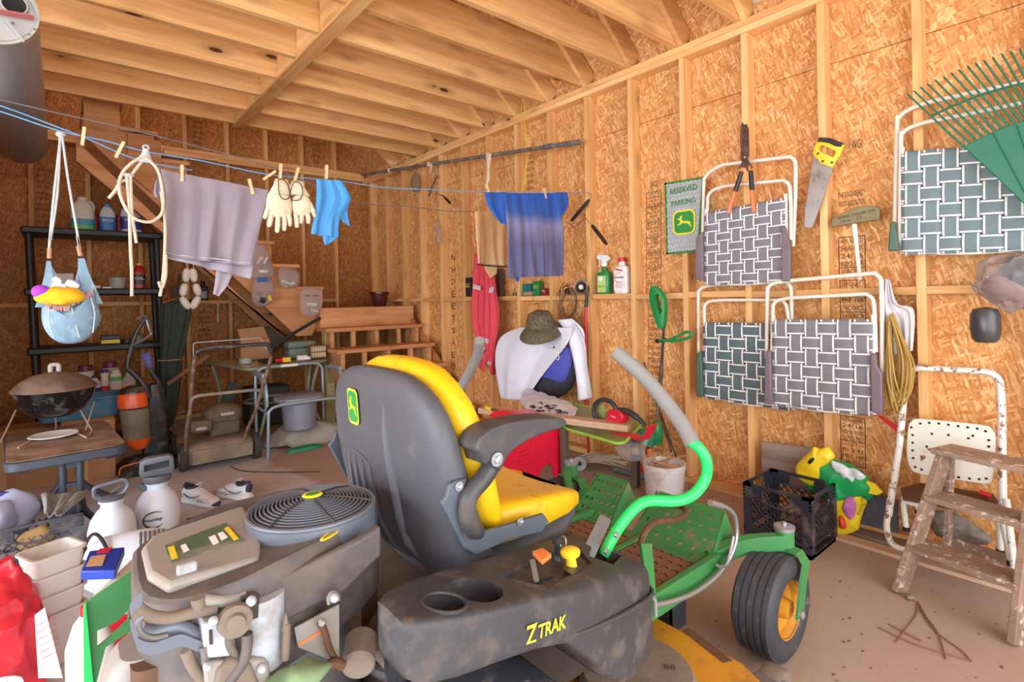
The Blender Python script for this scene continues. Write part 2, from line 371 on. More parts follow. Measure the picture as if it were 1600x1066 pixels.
for n in (12, 13):
    y = .674+.4064*n-.2; p0 = Vector((WX+.02, y, TOP+.07)); part('rafter', MB().bar(p0-RP*.05, p0+RP*3.2, ST, .14, up=(.672, 0, .74)), M['pine_x'], ce, bevel=.003, seg=1)
# roof sheathing above the rafters, in strips that follow the slope
nrm = Vector((.672, 0, .74)); p0 = Vector((WX+.02, 0, TOP+.07))+nrm*.076
strips = [(-1.7, .25, 'foil'), (.25, 1.45, 'foil'), (1.45, 2.67, 'osb_z'), (2.67, 3.89, 'osb_z'), (3.89, 5.11, 'osb_z'), (5.11, WY+.1, 'osb_z')]
for k in range(3):
    for a, b, mt in strips:
        q0 = p0+RP*(1.22*k-.25 if k == 0 else 1.22*k-.0); q1 = p0+RP*(1.22*(k+1)-.003)
        part('roof_panel', MB().prism([q0+Vector((0, a+.002, 0)), q1+Vector((0, a+.002, 0)), q1+Vector((0, b-.002, 0)), q0+Vector((0, b-.002, 0))], nrm*.012), M[mt], ce, flat=True)
# roof boards outside, over the panel joints
q0 = p0+RP*-.3+nrm*.014; q1 = p0+RP*3.7+nrm*.014
part('roof_board', MB().prism([q0+Vector((0, -1.7, 0)), q1+Vector((0, -1.7, 0)), q1+Vector((0, WY+.12, 0)), q0+Vector((0, WY+.12, 0))], nrm*.012), M['osb_z'], ce, flat=True)
# upper roof, nearly flat, closes the attic
pe = p0+RP*3.66
part('roof_panel', MB().prism([(pe.x, -1.7, pe.z), (-3.05, -1.7, pe.z+.5), (-3.05, WY+.1, pe.z+.5), (pe.x, WY+.1, pe.z)], (0, 0, .02)), M['osb_z'], ce, flat=True)
# ink stamps on the strand board (flat print)
def stamp_x(px0, py0, px1, py1, lines, box=True, X=None):
    X = X or WX+SD; n = len(lines); a = W(px0, (py0+py1)/2, X=X); b = W(px1, (py0+py1)/2, X=X); zt = W((px0+px1)/2, py0, X=X).z; zb = W((px0+px1)/2, py1, X=X).z
    wd = abs(a.y-b.y); yc = (a.y+b.y)/2; h = (zt-zb)/n
    for i, s in enumerate(lines):
        if s: text(s, (X, yc, zt-h*(i+.5)), (0, -1, 0), (0, 0, 1), M['ink'], wr, width=wd*.86 if len(s) > 3 else wd*.5, height=h*.62, name='stamp_lettering', depth=.001)
    if box:
        mb = MB()
        for y in (a.y, b.y): mb.bb((X-.001, y-.002, zb), (X-.0004, y+.002, zt))
        for i in range(0, n+1, 4): mb.bb((X-.001, b.y, zt-i*h-.002), (X-.0004, a.y, zt-i*h+.002))
        part('stamp_frame', mb, M['ink'], wr, flat=True)
stamp_x(1311, 370, 1352, 430, ['APA RATED', 'SHEATHING', '24/16', 'SIZED FOR', 'SPACING'])
stamp_x(1313, 438, 1352, 500, ['EXPOSURE 1', '', 'PRP-108', 'THICKNESS', '0.418 INCH'])
stamp_x(1314, 652, 1352, 728, ['RATED SHEATHING', '24/16', 'SIZED FOR SPACING', 'EXPOSURE 1', '—12.7—', 'PS 2-92', 'MILL 108', 'STRENGTH AXIS'])
stamp_x(1010, 280, 1034, 296, ['WGI'], False)
for k in range(7): stamp_x(1010, 300+k*24, 1033, 322+k*24, ['APA' if k % 2 else '24/16', 'RATED', 'HUD', '7/16'])
for k in range(8): stamp_x(1013, 470+k*30, 1035, 498+k*30, ['THIS SIDE' if k % 3 == 0 else 'APA', 'DOWN', 'RATED'])
stamp_x(1322, 214, 1356, 236, ['WGI'], False)
stamp_x(1306, 296, 1355, 324, ['THE ENGINEERED', 'WOOD ASSOCIATION'], False)
stamp_x(618, 440, 626, 455, ['A'], False)
for k in range(14): stamp_x(703, 395+k*19, 714, 410+k*19, [random.Random(k).choice(['D', 'S', 'H', 'E', 'T', 'A', 'N', 'O'])], False)
for k in range(6): stamp_x(822, 240+k*10, 834, 249+k*10, ['HUUN'], False)
def stamp_y(px0, py0, px1, py1, lines):
    Y = WY+SD; n = len(lines); a = W(px0, (py0+py1)/2, Y=Y); b = W(px1, (py0+py1)/2, Y=Y); zt = W((px0+px1)/2, py0, Y=Y).z; zb = W((px0+px1)/2, py1, Y=Y).z; h = (zt-zb)/n
    for i, s in enumerate(lines):
        if s: text(s, ((a.x+b.x)/2, Y, zt-h*(i+.5)), (1, 0, 0), (0, 0, 1), M['ink'], wb, width=(b.x-a.x)*.86, height=h*.62, name='stamp_lettering', depth=.001)
for k in range(5): stamp_y(54, 262+k*18, 80, 278+k*18, ['APA RATED', 'SHEATHING'])
for k in range(2): stamp_y(56, 372+k*16, 82, 386+k*16, ['24/16', 'HUD'])
for k in range(5): stamp_y(308, 484+k*28, 332, 508+k*28, ['APA', 'RATED', 'SHEATHING'])
for k in range(3): stamp_y(300, 188+k*16, 318, 202+k*16, ['APA', 'RATED'])
for k in range(4): stamp_y(612, 405+k*16, 622, 419+k*16, ['WS'])
for k in range(4): stamp_y(488, 222+k*9, 500, 230+k*9, ['HUD'])
# ================================================================ THINGS ON THE RIGHT WALL
P('tube_white', (228, 220, 204), .35, 0, .04); P('web_white', (238, 236, 234), .7); P('web_grey', (122, 120, 126), .7, 0, .05); P('web_green', (88, 104, 108), .7, 0, .05); P('web_teal', (110, 128, 130), .7, 0, .05)
P('arm_purple', (118, 100, 108), .5); P('arm_green', (70, 96, 84), .5)
P('steel', (150, 146, 142), .35, .8, .15, 12, ((120, 90, 70), .35, 9)); P('blade_old', (112, 94, 84), .5, .5, .2, 20, ((90, 60, 44), .6, 12)); P('orange_grip', (232, 124, 74), .5); P('black_plastic', (34, 34, 36), .45); P('yellow_plastic', (232, 200, 44), .45)
P('rake_green', (22, 104, 78), .45, 0, .06); P('green_plastic', (28, 132, 66), .4); P('olive', (124, 112, 70), .45); P('white_paint', (232, 228, 220), .5, 0, .05)
def chair(label, outer, inner, web, nv, nh, webmat, armmat, arms, X=2.985, low=True):
    base = W(web[3][0], web[3][1]+6, X=X); root = thing('folding_lawn_chair', label, 'chair', base, 'webbed folding lawn chairs hung on the wall')
    part('frame', MB().tube(smoothpath(roundpath(WL(outer, X=X+.012), .05), 2), .0105, 10), M['tube_white'], root)
    part('frame', MB().tube(smoothpath(roundpath(WL(inner, X=X-.018), .05), 2), .0095, 10), M['tube_white'], root)
    q = [W(a, b, X=X-.034) for a, b in web]      # TL TR BR BL
    def S(u, v): return (q[0]*(1-u)+q[1]*u)*(1-v)+(q[3]*(1-u)+q[2]*u)*v
    n = Vector((-1, 0, 0))
    def strap(kind, i, cnt, oth):
        c = (i+.5)/cnt; hw = .455/cnt; cols = [c-hw, c-hw*.90, c-hw*.68, c+hw*.68, c+hw*.90, c+hw]; K = oth*4; vs = []; fs = []; mi = []
        for k in range(K+1):
            t = k/K*1.04-.02; off = .0045*sin(pi*(t*oth-.0)+pi*(i % 2)) if kind == 'v' else -.0045*sin(pi*(t*oth)+pi*(i % 2))*1.0
            ph = cos(pi*(t*oth-.5)+pi*(i % 2)); off = .0042*(ph if kind == 'v' else -ph)
            for cc in cols: vs.append((S(cc, t) if kind == 'v' else S(t, cc))+n*off)
        for k in range(K):
            for j in range(5): a = k*6+j; fs.append((a, a+1, a+7, a+6)); mi.append(1 if j in (1, 3) else 0)
        mb = MB(); mb.add(vs, fs); me_o = part('strap', mb, webmat, root, solid=.0018); me_o.data.materials.append(M['web_white'])
        for p, x in zip(me_o.data.polygons, mi): p.material_index = x
    for i in range(nv): strap('v', i, nv, nh)
    for i in range(nh): strap('h', i, nh, nv)
    # side rails carrying the webbing, bottom rail
    l0, l1, r0, r1 = S(-.015, -.07), S(-.015, 1.0), S(1.015, -.07), S(1.015, 1.0)
    k = n*-.012
    part('side_rail', MB().tube([l0+k, l1+k], .009, 8), M['tube_white'], root); part('side_rail', MB().tube([r0+k, r1+k], .009, 8), M['tube_white'], root)
    bp = [S(.03, .90), S(.05, 1.0), S(.5, 1.02), S(.95, 1.0), S(.97, .90)]
    if low: part('bottom_rail', MB().tube(roundpath([p+k*.6 for p in bp], .03), .008, 8), M['tube_white'], root)
    for a in arms:
        part('armrest', MB().prism(WL(a, X=X-.03), (-.03, 0, 0)), armmat, root, bevel=.006)
    for u, v in ((.0, .1), (.0, .5), (.0, .9), (1, .1), (1, .5), (1, .9)): pass
    return root
chair('grey woven lawn chair with purple grey arms, hung highest beneath the hedge shears',
      [(1097, 412), (1100, 275), (1125, 258), (1243, 244), (1243, 300), (1239, 385)], [(1104, 380), (1106, 300), (1130, 291), (1233, 281), (1236, 320), (1236, 375)],
      [(1103, 334), (1224, 312), (1226, 440), (1103, 444)], 6, 7, M['web_grey'], M['arm_purple'],
      [[(1091, 372), (1101, 362), (1102, 440), (1090, 436)], [(1224, 353), (1230, 356), (1232, 370), (1238, 382), (1238, 440), (1224, 440)]])
chair('dark green and white woven lawn chair at lower left, half behind another',
      [(1092, 556), (1091, 450), (1115, 445), (1236, 441), (1237, 500)], [(1102, 545), (1100, 472), (1125, 469), (1228, 469), (1232, 500)],
      [(1101, 506), (1232, 508), (1236, 640), (1101, 620)], 6, 6, M['web_green'], M['arm_green'],
      [[(1092, 552), (1099, 548), (1102, 620), (1091, 618)]], X=3.005)
chair('grey woven lawn chair with purple grey arms, lowest, beside the yellow cord bundle',
      [(1198, 560), (1199, 446), (1220, 440), (1376, 426), (1378, 480), (1378, 590)], [(1206, 555), (1208, 471), (1230, 466), (1364, 459), (1367, 500), (1368, 550)],
      [(1209, 502), (1360, 502), (1362, 648), (1210, 632)], 6, 6, M['web_grey'], M['arm_purple'],
      [[(1199, 548), (1207, 548), (1210, 632), (1197, 630)], [(1362, 552), (1371, 552), (1373, 572), (1381, 584), (1381, 647), (1364, 643)]], X=2.93)
chair('green tinted woven lawn chair high at right, partly covered by the leaf rake',
      [(1398, 380), (1402, 180), (1440, 162), (1500, 149), (1660, 116), (1672, 360)], [(1406, 380), (1408, 205), (1440, 192), (1500, 181), (1650, 150), (1660, 350)],
      [(1412, 240), (1640, 222), (1640, 388), (1412, 396)], 7, 6, M['web_teal'], M['arm_green'],
      [[(1393, 350), (1400, 346), (1408, 392), (1390, 393)]])
# tin sign
P('tin', (168, 174, 176), .45, .3, .1); P('tin_bright', (226, 232, 232), .3, .3); P('sign_green', (38, 120, 52), .45); P('sign_yellow', (232, 214, 48), .5)
sg = thing('tin_sign', 'green and silver tin parking sign with a leaping deer emblem', 'sign', W(1068, 398, X=3.02))
X = 3.03; q = WL([(1039, 286), (1101, 276), (1092, 393), (1042, 398)], X=X); part('plate', MB().prism(q, (-.003, 0, 0)), M['tin'], sg)
def SQ(u, v, d=.004): p = (q[0]*(1-u)+q[1]*u)*(1-v)+(q[3]*(1-u)+q[2]*u)*v; return p+Vector((-d, 0, 0))
mb = MB()
for u0, v0, u1, v1 in ((0, 0, 1, .03), (0, .97, 1, 1), (0, 0, .05, 1), (.95, 0, 1, 1)): mb.prism([SQ(u0, v0), SQ(u1, v0), SQ(u1, v1), SQ(u0, v1)], (-.001, 0, 0))
part('border', mb, M['sign_green'], sg, flat=True)
mb = MB()
for i in range(9):
    for j in range(14):
        u, v = (i+.5+(j % 2)*.3)/9.6, (j+.5)/14; a = radians(45 if (i+j) % 2 else -45); c = SQ(u, v, .0045)
        mb.bar(c+Vector((0, cos(a), sin(a)))*.009, c-Vector((0, cos(a), sin(a)))*.009, .0032, .0022, up=(1, 0, 0))
part('tread_relief', mb, M['tin_bright'], sg, kind='stuff')
text('RESERVED', SQ(.5, .13, .006), (0, -1, .02), (0, 0, 1), M['sign_green'], sg, width=.19, height=.036, bold=.01); text('PARKING', SQ(.5, .30, .006), (0, -1, .02), (0, 0, 1), M['sign_green'], sg, width=.17, height=.036, bold=.01)
def rrect(c, u, v, a, b, r, n=5):
    out = []
    for sx, sy, g0 in ((1, 1, 0), (-1, 1, 90), (-1, -1, 180), (1, -1, 270)):
        for k in range(n+1): g = radians(g0+90*k/n); out.append(Vector(c)+Vector(u)*(sx*(a-r)+r*cos(g))+Vector(v)*(sy*(b-r)+r*sin(g)))
    return out
DEER = [(-.95,-.15),(-.7,.05),(-.45,.1),(-.1,.12),(.15,.2),(.3,.42),(.22,.6),(.1,.85),(.25,.72),(.3,.95),(.38,.7),(.5,.85),(.48,.62),(.68,.5),(.9,.42),(.72,.34),(.55,.3),(.5,.05),(.62,-.15),(.85,-.2),(.9,-.35),(.6,-.3),(.35,-.2),(.2,-.1),(-.2,-.15),(-.5,-.2),(-.75,-.4),(-.95,-.75),(-1.0,-.55),(-.85,-.3)]
def emblem(root, c, u, v, a, b, name='emblem', depth=.0008):
    n = Vector(u).cross(Vector(v)).normalized(); c = Vector(c)
    e = part(name, MB().prism(rrect(c+n*depth, u, v, a, b, min(a, b)*.5), n*.0008), M['sign_yellow'], root, flat=True)
    part('field', MB().prism(rrect(c+n*(depth+.001), u, v, a*.86, b*.86, min(a, b)*.42), n*.0008), M['green_ink'], e, flat=True)
    part('leaping_deer', MB().prism([c+n*(depth+.002)-Vector(u)*x*a*.66+Vector(v)*y*b*.66 for x, y in DEER], n*.0008), M['yellow_ink'], e, flat=True)
emblem(sg, SQ(.54, .58, .0075), (0, -1, 0), (0, 0, 1), .080, .078)
# hedge shears
sh = thing('hedge_shears', 'hedge shears with rusty blades and orange handles over the top lawn chair', 'shears', W(1160, 334, X=2.93))
X = 2.925
part('blade', MB().prism(WL([(1158, 196), (1161, 191), (1164, 200), (1166, 245), (1177, 262), (1168, 268), (1158, 250), (1157, 216)], X=X), (-.004, 0, 0)), M['blade_old'], sh)
part('blade', MB().prism(WL([(1163, 195), (1167, 194), (1170, 202), (1171, 243), (1164, 262), (1154, 264), (1163, 246)], X=X-.005), (-.004, 0, 0)), M['blade_old'], sh)
part('pivot_bolt', MB().lathe([(.008, 0), (.008, .008), (.004, .011)], W(1164, 246, X=X-.009), (-1, 0, 0), 12), M['steel'], sh)
for a, b, g0, g1 in (((1160, 262), (1138, 333), (1159, 268), (1149, 299)), ((1171, 260), (1178, 332), (1173, 267), (1175, 297))):
    h = part('handle', MB().tube(WL([a, ((a[0]*2+b[0])/3, (a[1]*2+b[1])/3), ((a[0]+b[0]*3)/4, (a[1]+b[1]*3)/4), b], X=X-.012), [.009, .011, .014, .016], 10, flat=.7), M['orange_grip'], sh)
    part('grip_band', MB().tube(WL([g0, g1], X=X-.016), [.012, .013], 10), M['black_plastic'], h)
# handsaw
sw = thing('handsaw', 'handsaw with yellow and black grip hung blade down', 'saw', W(1270, 354, X=3.0))
X = 3.01
part('blade', MB().prism(WL([(1271, 246), (1303, 260), (1283, 320), (1270, 354), (1264, 356), (1257, 354), (1259, 325)], X=X), (-.0025, 0, 0)), M['steel'], sw)
g = part('grip', MB().prism(WL([(1272, 241), (1277, 226), (1282, 217), (1300, 219), (1313, 225), (1321, 226), (1316, 240), (1308, 252), (1303, 263), (1285, 257)], X=X+.008), (-.022, 0, 0)), M['yellow_plastic'], sw, bevel=.004)
bake(g); cut(g, MB().prism([p+Vector((.05, 0, 0)) for p in WL([(1281, 230), (1286, 227), (1307, 236), (1308, 240), (1303, 247), (1293, 242), (1281, 237)], X=X)], (-.1, 0, 0)))
part('grip_pad', MB().prism(WL([(1280, 224), (1283, 216), (1300, 217), (1314, 223), (1321, 225), (1317, 231), (1308, 230), (1298, 225), (1285, 223)], X=X+.012), (-.030, 0, 0)), M['black_plastic'], sw, bevel=.004)
for a in ((1278, 240), (1285.5, 252), (1300, 254)): part('screw', MB().lathe([(.006, 0), (.005, .004)], W(*a, X=X-.015), (-1, 0, 0), 10), M['black_plastic'], sw)
# drywall rasp on a white stick
tl = thing('drywall_square', 'olive metal tool head with printed lettering on a white stick', 'tool', W(1344, 438, X=3.02))
part('head', MB().prism(WL([(1299, 356), (1302, 343), (1310, 337), (1335, 326), (1350, 322), (1372, 323), (1377, 327), (1376, 344), (1340, 349)], X=3.03), (-.02, 0, 0)), M['olive'], tl, bevel=.004)
text('DRYWALL T-SQUARE TOOL', W(1338, 335, X=3.009), (0, -1, .12), (0, 0, 1), M['black_ink'], tl, width=.165, height=.014); text('12 in.   □', W(1330, 343, X=3.009), (0, -1, .12), (0, 0, 1), M['black_ink'], tl, width=.09, height=.012)
part('stick', MB().prism(WL([(1332, 350), (1339, 350), (1347, 437), (1342, 438)], X=3.028), (-.006, 0, 0)), M['white_paint'], tl)
# leaf rake
rk = thing('leaf_rake', 'large green plastic leaf rake hung with tines up at the right edge', 'rake', W(1600, 330, X=2.86)); X = 2.86
apx = (1668, 372); tips = [(1418, 147), (1428, 142), (1438, 136), (1449, 131), (1461, 125), (1474, 120), (1486, 114), (1498, 109), (1511.5, 103), (1524, 98.6), (1537, 94), (1551, 89.5), (1565, 84), (1579, 80), (1593, 76), (1608, 73), (1623, 70), (1638, 68), (1653, 66), (1668, 65), (1684, 64), (1700, 65)]
arc = []
for k, (a, b) in enumerate(tips):
    u = k/(len(tips)-1); bx = 1506+u*(1716-1506); by = 230-46*sin(min(1, u*1.5)*pi/2)+max(0, u-.7)*20; arc.append((bx, by))
    p0 = W(a, b, X=X-.035); p1 = W(a*.96+bx*.04, b*.96+by*.04, X=X+.0); p2 = W(bx, by, X=X)
    part('tine', MB().tube([p0, p1, (p1+p2)/2, p2+(p2-p1)*.04], [.0028, .0035, .004, .0048], 6), M['rake_green'], rk)
part('head', MB().prism(WL(arc+[(1700, 330), apx, (1640, 352), (1600, 319), (1560, 280)], X=X+.005), (-.012, 0, 0)), M['rake_green'], rk, bevel=.003)
part('brace', MB().tube(smoothpath(WL([(1456, 181), (1500, 161), (1550, 143), (1600, 130), (1650, 122), (1700, 120)], X=X+.006), 4), .0045, 6), M['rake_green'], rk)
for a, b in (((1552, 207), (1615, 325)), ((1590, 196), (1640, 345))): part('rib', MB().tube(WL([a, b], X=X-.008), .004, 6), M['rake_green'], rk)
part('handle', MB().tube(WL([(1665, 340), (1690, 520)], X=X+.02), .013, 10), M['plank'], rk)
# cloth helper: rows between a left and a right edge, with hanging folds
def cloth(L, R, k=(1, 0, 0), amp=.012, nf=6, nu=48, nv=26, ph=0, noise=.35, thick=.003, taper=.3):
    n = Vector(k).normalized(); L = smoothpath(L, 6); R = smoothpath(R, 6)
    def at(P_, v): x = v*(len(P_)-1); i = min(int(x), len(P_)-2); return P_[i].lerp(P_[i+1], x-i)
    def fn(u, v):
        p = at(L, v).lerp(at(R, v), u); s = (taper+(1-taper)*v)*amp
        from mathutils import noise as N
        a = N.noise(Vector((u*nf*1.5+ph*3.1, v*1.1+ph, ph)))*2.2; b = N.noise(Vector((u*nf*3.4, v*1.7+4, ph+3)))*1.3*noise; c = sin(2*pi*nf*u+ph+1.3*sin(2.1*v+ph))*.35
        return p + n*s*(a+b+c)
    return MB().grid(fn, nu, nv)
# sash of plastic over a rake head at the right edge: bagged lamp with a dark bell
P('poly', (225, 225, 228), .15, 0, .03, trans=.85, ior=1.15, bump=.5, bscale=14); P('dark_bell', (66, 64, 66), .3, 0, .1); P('skin_lamp', (150, 110, 96), .5)
lp = thing('bagged_wall_lamp', 'dark cup shade under a clear plastic wrapped bundle at right edge', 'lamp', W(1540, 534, X=2.95))
def facing(c, prof, seg=22, sx=1, sy=1, axis=(0, 0, -1)): return MB().lathe(prof, c, axis, seg, sx, sy)
c0 = W(1539, 480, X=2.93); s = spx(c0)
part('shade', MB().lathe([(.010, 0), (20*s, 3*s), (25*s, 12*s), (26*s, 34*s), (23*s, 49*s), (17*s, 55*s), (15*s, 54*s), (20*s, 40*s), (20*s, 10*s)], c0, (0, 0, -1), 24, .7, .74), M['dark_bell'], lp)
part('fitting', MB().ball(W(1570, 450, X=2.92), (.05, .075, .055)), M['skin_lamp'], lp); part('fitting', MB().ball(W(1592, 430, X=2.92), (.045, .06, .07)), M['dark_bell'], lp)
def crumple(mb, a, f=14, seed=0):
    from mathutils import noise
    for v in mb.v: d = noise.noise_vector(v*f+Vector((seed, seed, 0))); v += d*a
    return mb
part('plastic_wrap', crumple(crumple(MB().ball(W(1582, 440, X=2.92), (.08, .115, .115), 48, 30), .034, 11), .012, 34, 3), M['poly'], lp, angle=14)
# yellow cord bundle and the white rag behind it
P('cord_tan', (176, 140, 66), .5); P('rag_white', (214, 212, 216), .85); 
cb = MB(); nail = W(1394, 492, X=2.95); bot = W(1400, 640, X=2.95)
for k in range(15):
    a = W(1389+rnd.uniform(-3, 6), 492+rnd.uniform(0, 14), X=2.94+rnd.uniform(-.02, .03)); t = k/14; 
    l = W(1382+18*t+rnd.uniform(-2, 2), 590, X=2.93+rnd.uniform(-.03, .05)); r_ = W(1404+24*t, 575+rnd.uniform(-10, 10), X=2.93+rnd.uniform(-.03, .05)); b = W(1392+20*t+rnd.uniform(-5, 5), 646-rnd.uniform(0, 26), X=2.93+rnd.uniform(-.02, .04))
    cb.tube(smoothpath([a, l, b, r_, a+Vector((0, -.01, .01))], 7), .0042, 6)
one('extension_cord_coil', cb, M['cord_tan'], 'coil of yellow brown extension cord hanging beside the lowest lawn chair', 'cord')
one('white_rag', cloth(WL([(1383, 436), (1377, 470), (1376, 520), (1388, 556)], X=2.99), WL([(1390, 436), (1402, 474), (1428, 485), (1426, 548)], X=2.99), amp=.02, nf=3, noise=.5), M['rag_white'], 'crumpled white plastic rag knotted on a nail behind cord coil', 'rag', solid=.003)
# red strap down to the floor
P('red_plastic', (204, 26, 40), .4); P('red_cloth', (222, 70, 84), .85, 0, .08)
one('red_strap', MB().prism(WL([(1369, 648), (1380, 650), (1406, 668), (1402, 676)], X=3.0), (-.006, 0, 0)), M['red_plastic'], 'red strap end hanging below the lowest lawn chair', 'strap')
# string trimmer
tr = thing('string_trimmer', 'green and black electric string trimmer leaning upright on the wall', 'trimmer', W(1015, 712, X=2.92)); X = 2.93
g = part('rear_handle', MB().prism(smoothpath(WL([(1021, 452), (1026, 447), (1036, 454), (1043, 468), (1044, 489), (1041, 512), (1033, 511), (1028, 496), (1021, 474)], X=X+.02), 3, True), (-.045, 0, 0)), M['green_plastic'], tr, bevel=.006)
bake(g); cut(g, MB().prism([p+Vector((.1, 0, 0)) for p in WL([(1026, 462), (1032, 459), (1037, 470), (1038, 485), (1034, 492), (1029, 480)], X=X)], (-.2, 0, 0)))
part('shaft', MB().tube(WL([(1037, 510), (1034, 572)], X=X), .0085, 10), M['black_plastic'], tr); part('sleeve', MB().tube(WL([(1034, 568), (1033, 590), (1030, 606)], X=X), [.012, .014, .010], 10), M['blade_old'], tr)
part('shaft', MB().tube(WL([(1030, 604), (1026, 662)], X=X), .0075, 10), M['steel'], tr)
h = part('loop_handle', MB().tube(smoothpath(WL([(1030, 531), (1050, 533), (1066, 531), (1079, 526), (1081, 521), (1072, 519), (1058, 526), (1046, 531)], X=X-.05), 4), .009, 8), M['green_plastic'], tr)
part('clamp', MB().tube(WL([(1025, 533), (1040, 531)], X=X-.02), .012, 8), M['black_plastic'], h)
P('guard_clear', (70, 150, 116), .25, 0, .1, trans=.3)
part('motor_head', MB().lathe([(.012, 0), (.030, .02), (.040, .06), (.045, .11), (.035, .15)], W(1026, 658, X=X-.02), (.1, .12, -1), 18), M['green_plastic'], tr)
part('guard', MB().lathe([(.03, 0), (.062, .03), (.075, .09), (.071, .092), (.056, .03), (.028, .005)], W(1014, 672, X=X-.05), (-.4, .35, -1), 20, cap=False), M['guard_clear'], tr)
part('spool', MB().lathe([(.02, 0), (.025, .04)], W(1014, 700, X=X-.06), (0, 0, -1), 12), M['orange_grip'], tr)
# things on the blocking shelf
SH = 1.2195
def at_shelf(px, X=3.085):
    """the point on top of the shelf straight under pixel column px"""
    y = W(px, 458, X=X).y; return Vector((X, y, SH))
P('bottle_white', (232, 230, 226), .4); P('spray_green', (40, 130, 74), .3); P('cap_red', (206, 30, 44), .4); P('label_green', (180, 210, 120), .5); P('label_red', (196, 40, 58), .5)
def sbottle(px, Hpx, Wpx, name, label, body, capm, capr=.45, caph=.10, sx=.6, group=None, X=3.085, neck=.16, sq=3.2, c=None):
    c = c if c is not None else at_shelf(px, X); s = spx(c); H_ = Hpx*s; R = Wpx*s/2
    root = thing(name, label, 'bottle', c, group)
    rr = lambda r, z: sellipse(c+Vector((0, 0, z)), (r*sx, 0, 0) if True else 0, (0, r, 0), sq, 24)
    part('body', MB().loft([rr(R*.9, 0), rr(R, .01), rr(R, H_*(.62)), rr(R*.86, H_*.74), rr(R*.45, H_*(1-neck-caph*.6)), rr(R*.34, H_*(1-caph))]), body, root)
    if capm: part('cap', MB().lathe([(R*capr, H_*(1-caph)-.004), (R*capr, H_-.002), (R*capr*.8, H_)], c, (0, 0, 1), 16), capm, root)
    return root, c, R, H_
b, c, R, Hh = sbottle(973, 56, 27, 'weedkiller_bottle', 'white weedkiller bottle with red cap standing on wall shelf', M['bottle_white'], M['cap_red'])
d = Vector((-1, 0, 0)); right = Vector((0, -1, 0)); up = Vector((0, 0, 1))
lb = part('front_label', MB().prism(rrect(c+Vector((-R*.61, 0, Hh*.36)), right, up, R*.74, Hh*.28, .006), (-.0008, 0, 0)), M['white_ink'], b, flat=True)
text('Roundup', c+Vector((-R*.62-.002, 0, Hh*.44)), right, up, M['black_ink'], b, width=R*1.3, height=Hh*.09, bold=.01)
part('label_swoosh', MB().tube([c+Vector((-R*.62-.003, -R*.65*cos(g), Hh*(.44)+Hh*.13*sin(g))) for g in [radians(a) for a in range(60, 320, 20)]], .0016, 5), M['cap_red'], b)
part('label_flash', MB().prism([c+Vector((-R*.62-.002, y*R, z*Hh)) for y, z in ((.5, .70), (-.5, .64), (-.5, .60), (.5, .66))], (-.001, 0, 0)), M['label_red'], b, flat=True)
part('label_text', MB().add(*[(lambda V: (V, [tuple(range(i*4, i*4+4)) for i in range(len(V)//4)]))([c+Vector((-R*.62-.0025, sx_*R*.5, Hh*(.30-i*.045)+dz)) for i in range(4) for sx_, dz in ((1, 0), (-1, 0), (-1, .003), (1, .003))])][0]), M['label_red'], b, flat=True)
b, c, R, Hh = sbottle(945, 46, 24, 'spray_bottle', 'green spray bottle with white trigger standing on wall shelf', M['spray_green'], None, neck=.2)
part('collar', MB().lathe([(R*.4, Hh*.93), (R*.42, Hh*1.05)], c, (0, 0, 1), 14), M['bottle_white'], b)
tg = part('trigger_head', MB().prism([c+Vector((.012, y*R, z*Hh)) for y, z in ((1.1, 1.28), (.9, 1.34), (-.6, 1.30), (-1.0, 1.22), (-.9, 1.14), (-.3, 1.05), (.3, 1.04), (.45, 1.15), (1.1, 1.2))], (-.024, 0, 0)), M['bottle_white'], b, bevel=.003)
part('trigger', MB().tube([c+Vector((0, .8*R, 1.18*Hh)), c+Vector((0, .75*R, 1.02*Hh)), c+Vector((0, .95*R, .92*Hh))], .004, 6), M['bottle_white'], b)
part('front_label', MB().prism(rrect(c+Vector((-R*.61, 0, Hh*.33)), right, up, R*.7, Hh*.28, .006), (-.0008, 0, 0)), M['label_green'], b, flat=True)
part('label_flower', MB().lathe([(.018, 0), (.0, .002)], c+Vector((-R*.61-.001, .008, Hh*.5)), (-1, 0, 0), 14), M['white_ink'], b, flat=True)
text('WEED STOP', c+Vector((-R*.62-.001, 0, Hh*.25)), right, up, M['green_ink'], b, width=R*1.1, height=Hh*.07)
def sbox(px, wpx, hpx, dpt, name, label, cat, mt, X=3.07, txt=None, tm=None, lift=0):
    c = at_shelf(px, X); s = spx(c); root = thing(name, label, cat, c)
    wd = wpx*s; h = hpx*s; part('body', MB().bb(c+Vector((-dpt/2, -wd/2, 0)), c+Vector((dpt/2, wd/2, h))), mt, root, bevel=.003)
    if txt: text(txt, c+Vector((-dpt/2-.0008, 0, h*.6)), right, up, tm or M['white_ink'], root, width=wd*.75, height=h*.22)
    return root, c, wd, h
P('tin_black', (40, 38, 42), .4); P('brown_box', (84, 62, 66), .5); P('teal_box', (24, 110, 110), .4); P('green_box', (30, 128, 70), .4); P('tin_red', (150, 40, 52), .35)
sbox(734, 14, 30, .05, 'charger_box', 'small black box with yellow markings at left of red coverall', 'box', M['tin_black'], txt='A20', tm=M['yellow_ink'])
sbox(782, 9, 42, .05, 'tall_dark_box', 'tall narrow dark box between tan shorts and blue shirt', 'box', M['brown_box'])
sbox(826, 20, 18, .05, 'teal_packet', 'teal seed packet box under the blue shirt', 'box', M['teal_box'], X=3.09)
sbox(840, 14, 22, .045, 'green_packet', 'green and yellow small carton on shelf under blue shirt', 'box', M['green_box'], txt='GRO', tm=M['yellow_ink'])
sbox(851, 9, 11, .03, 'small_red_tin', 'small dark red tin beside the green carton', 'tin', M['tin_red'], txt='OIL')
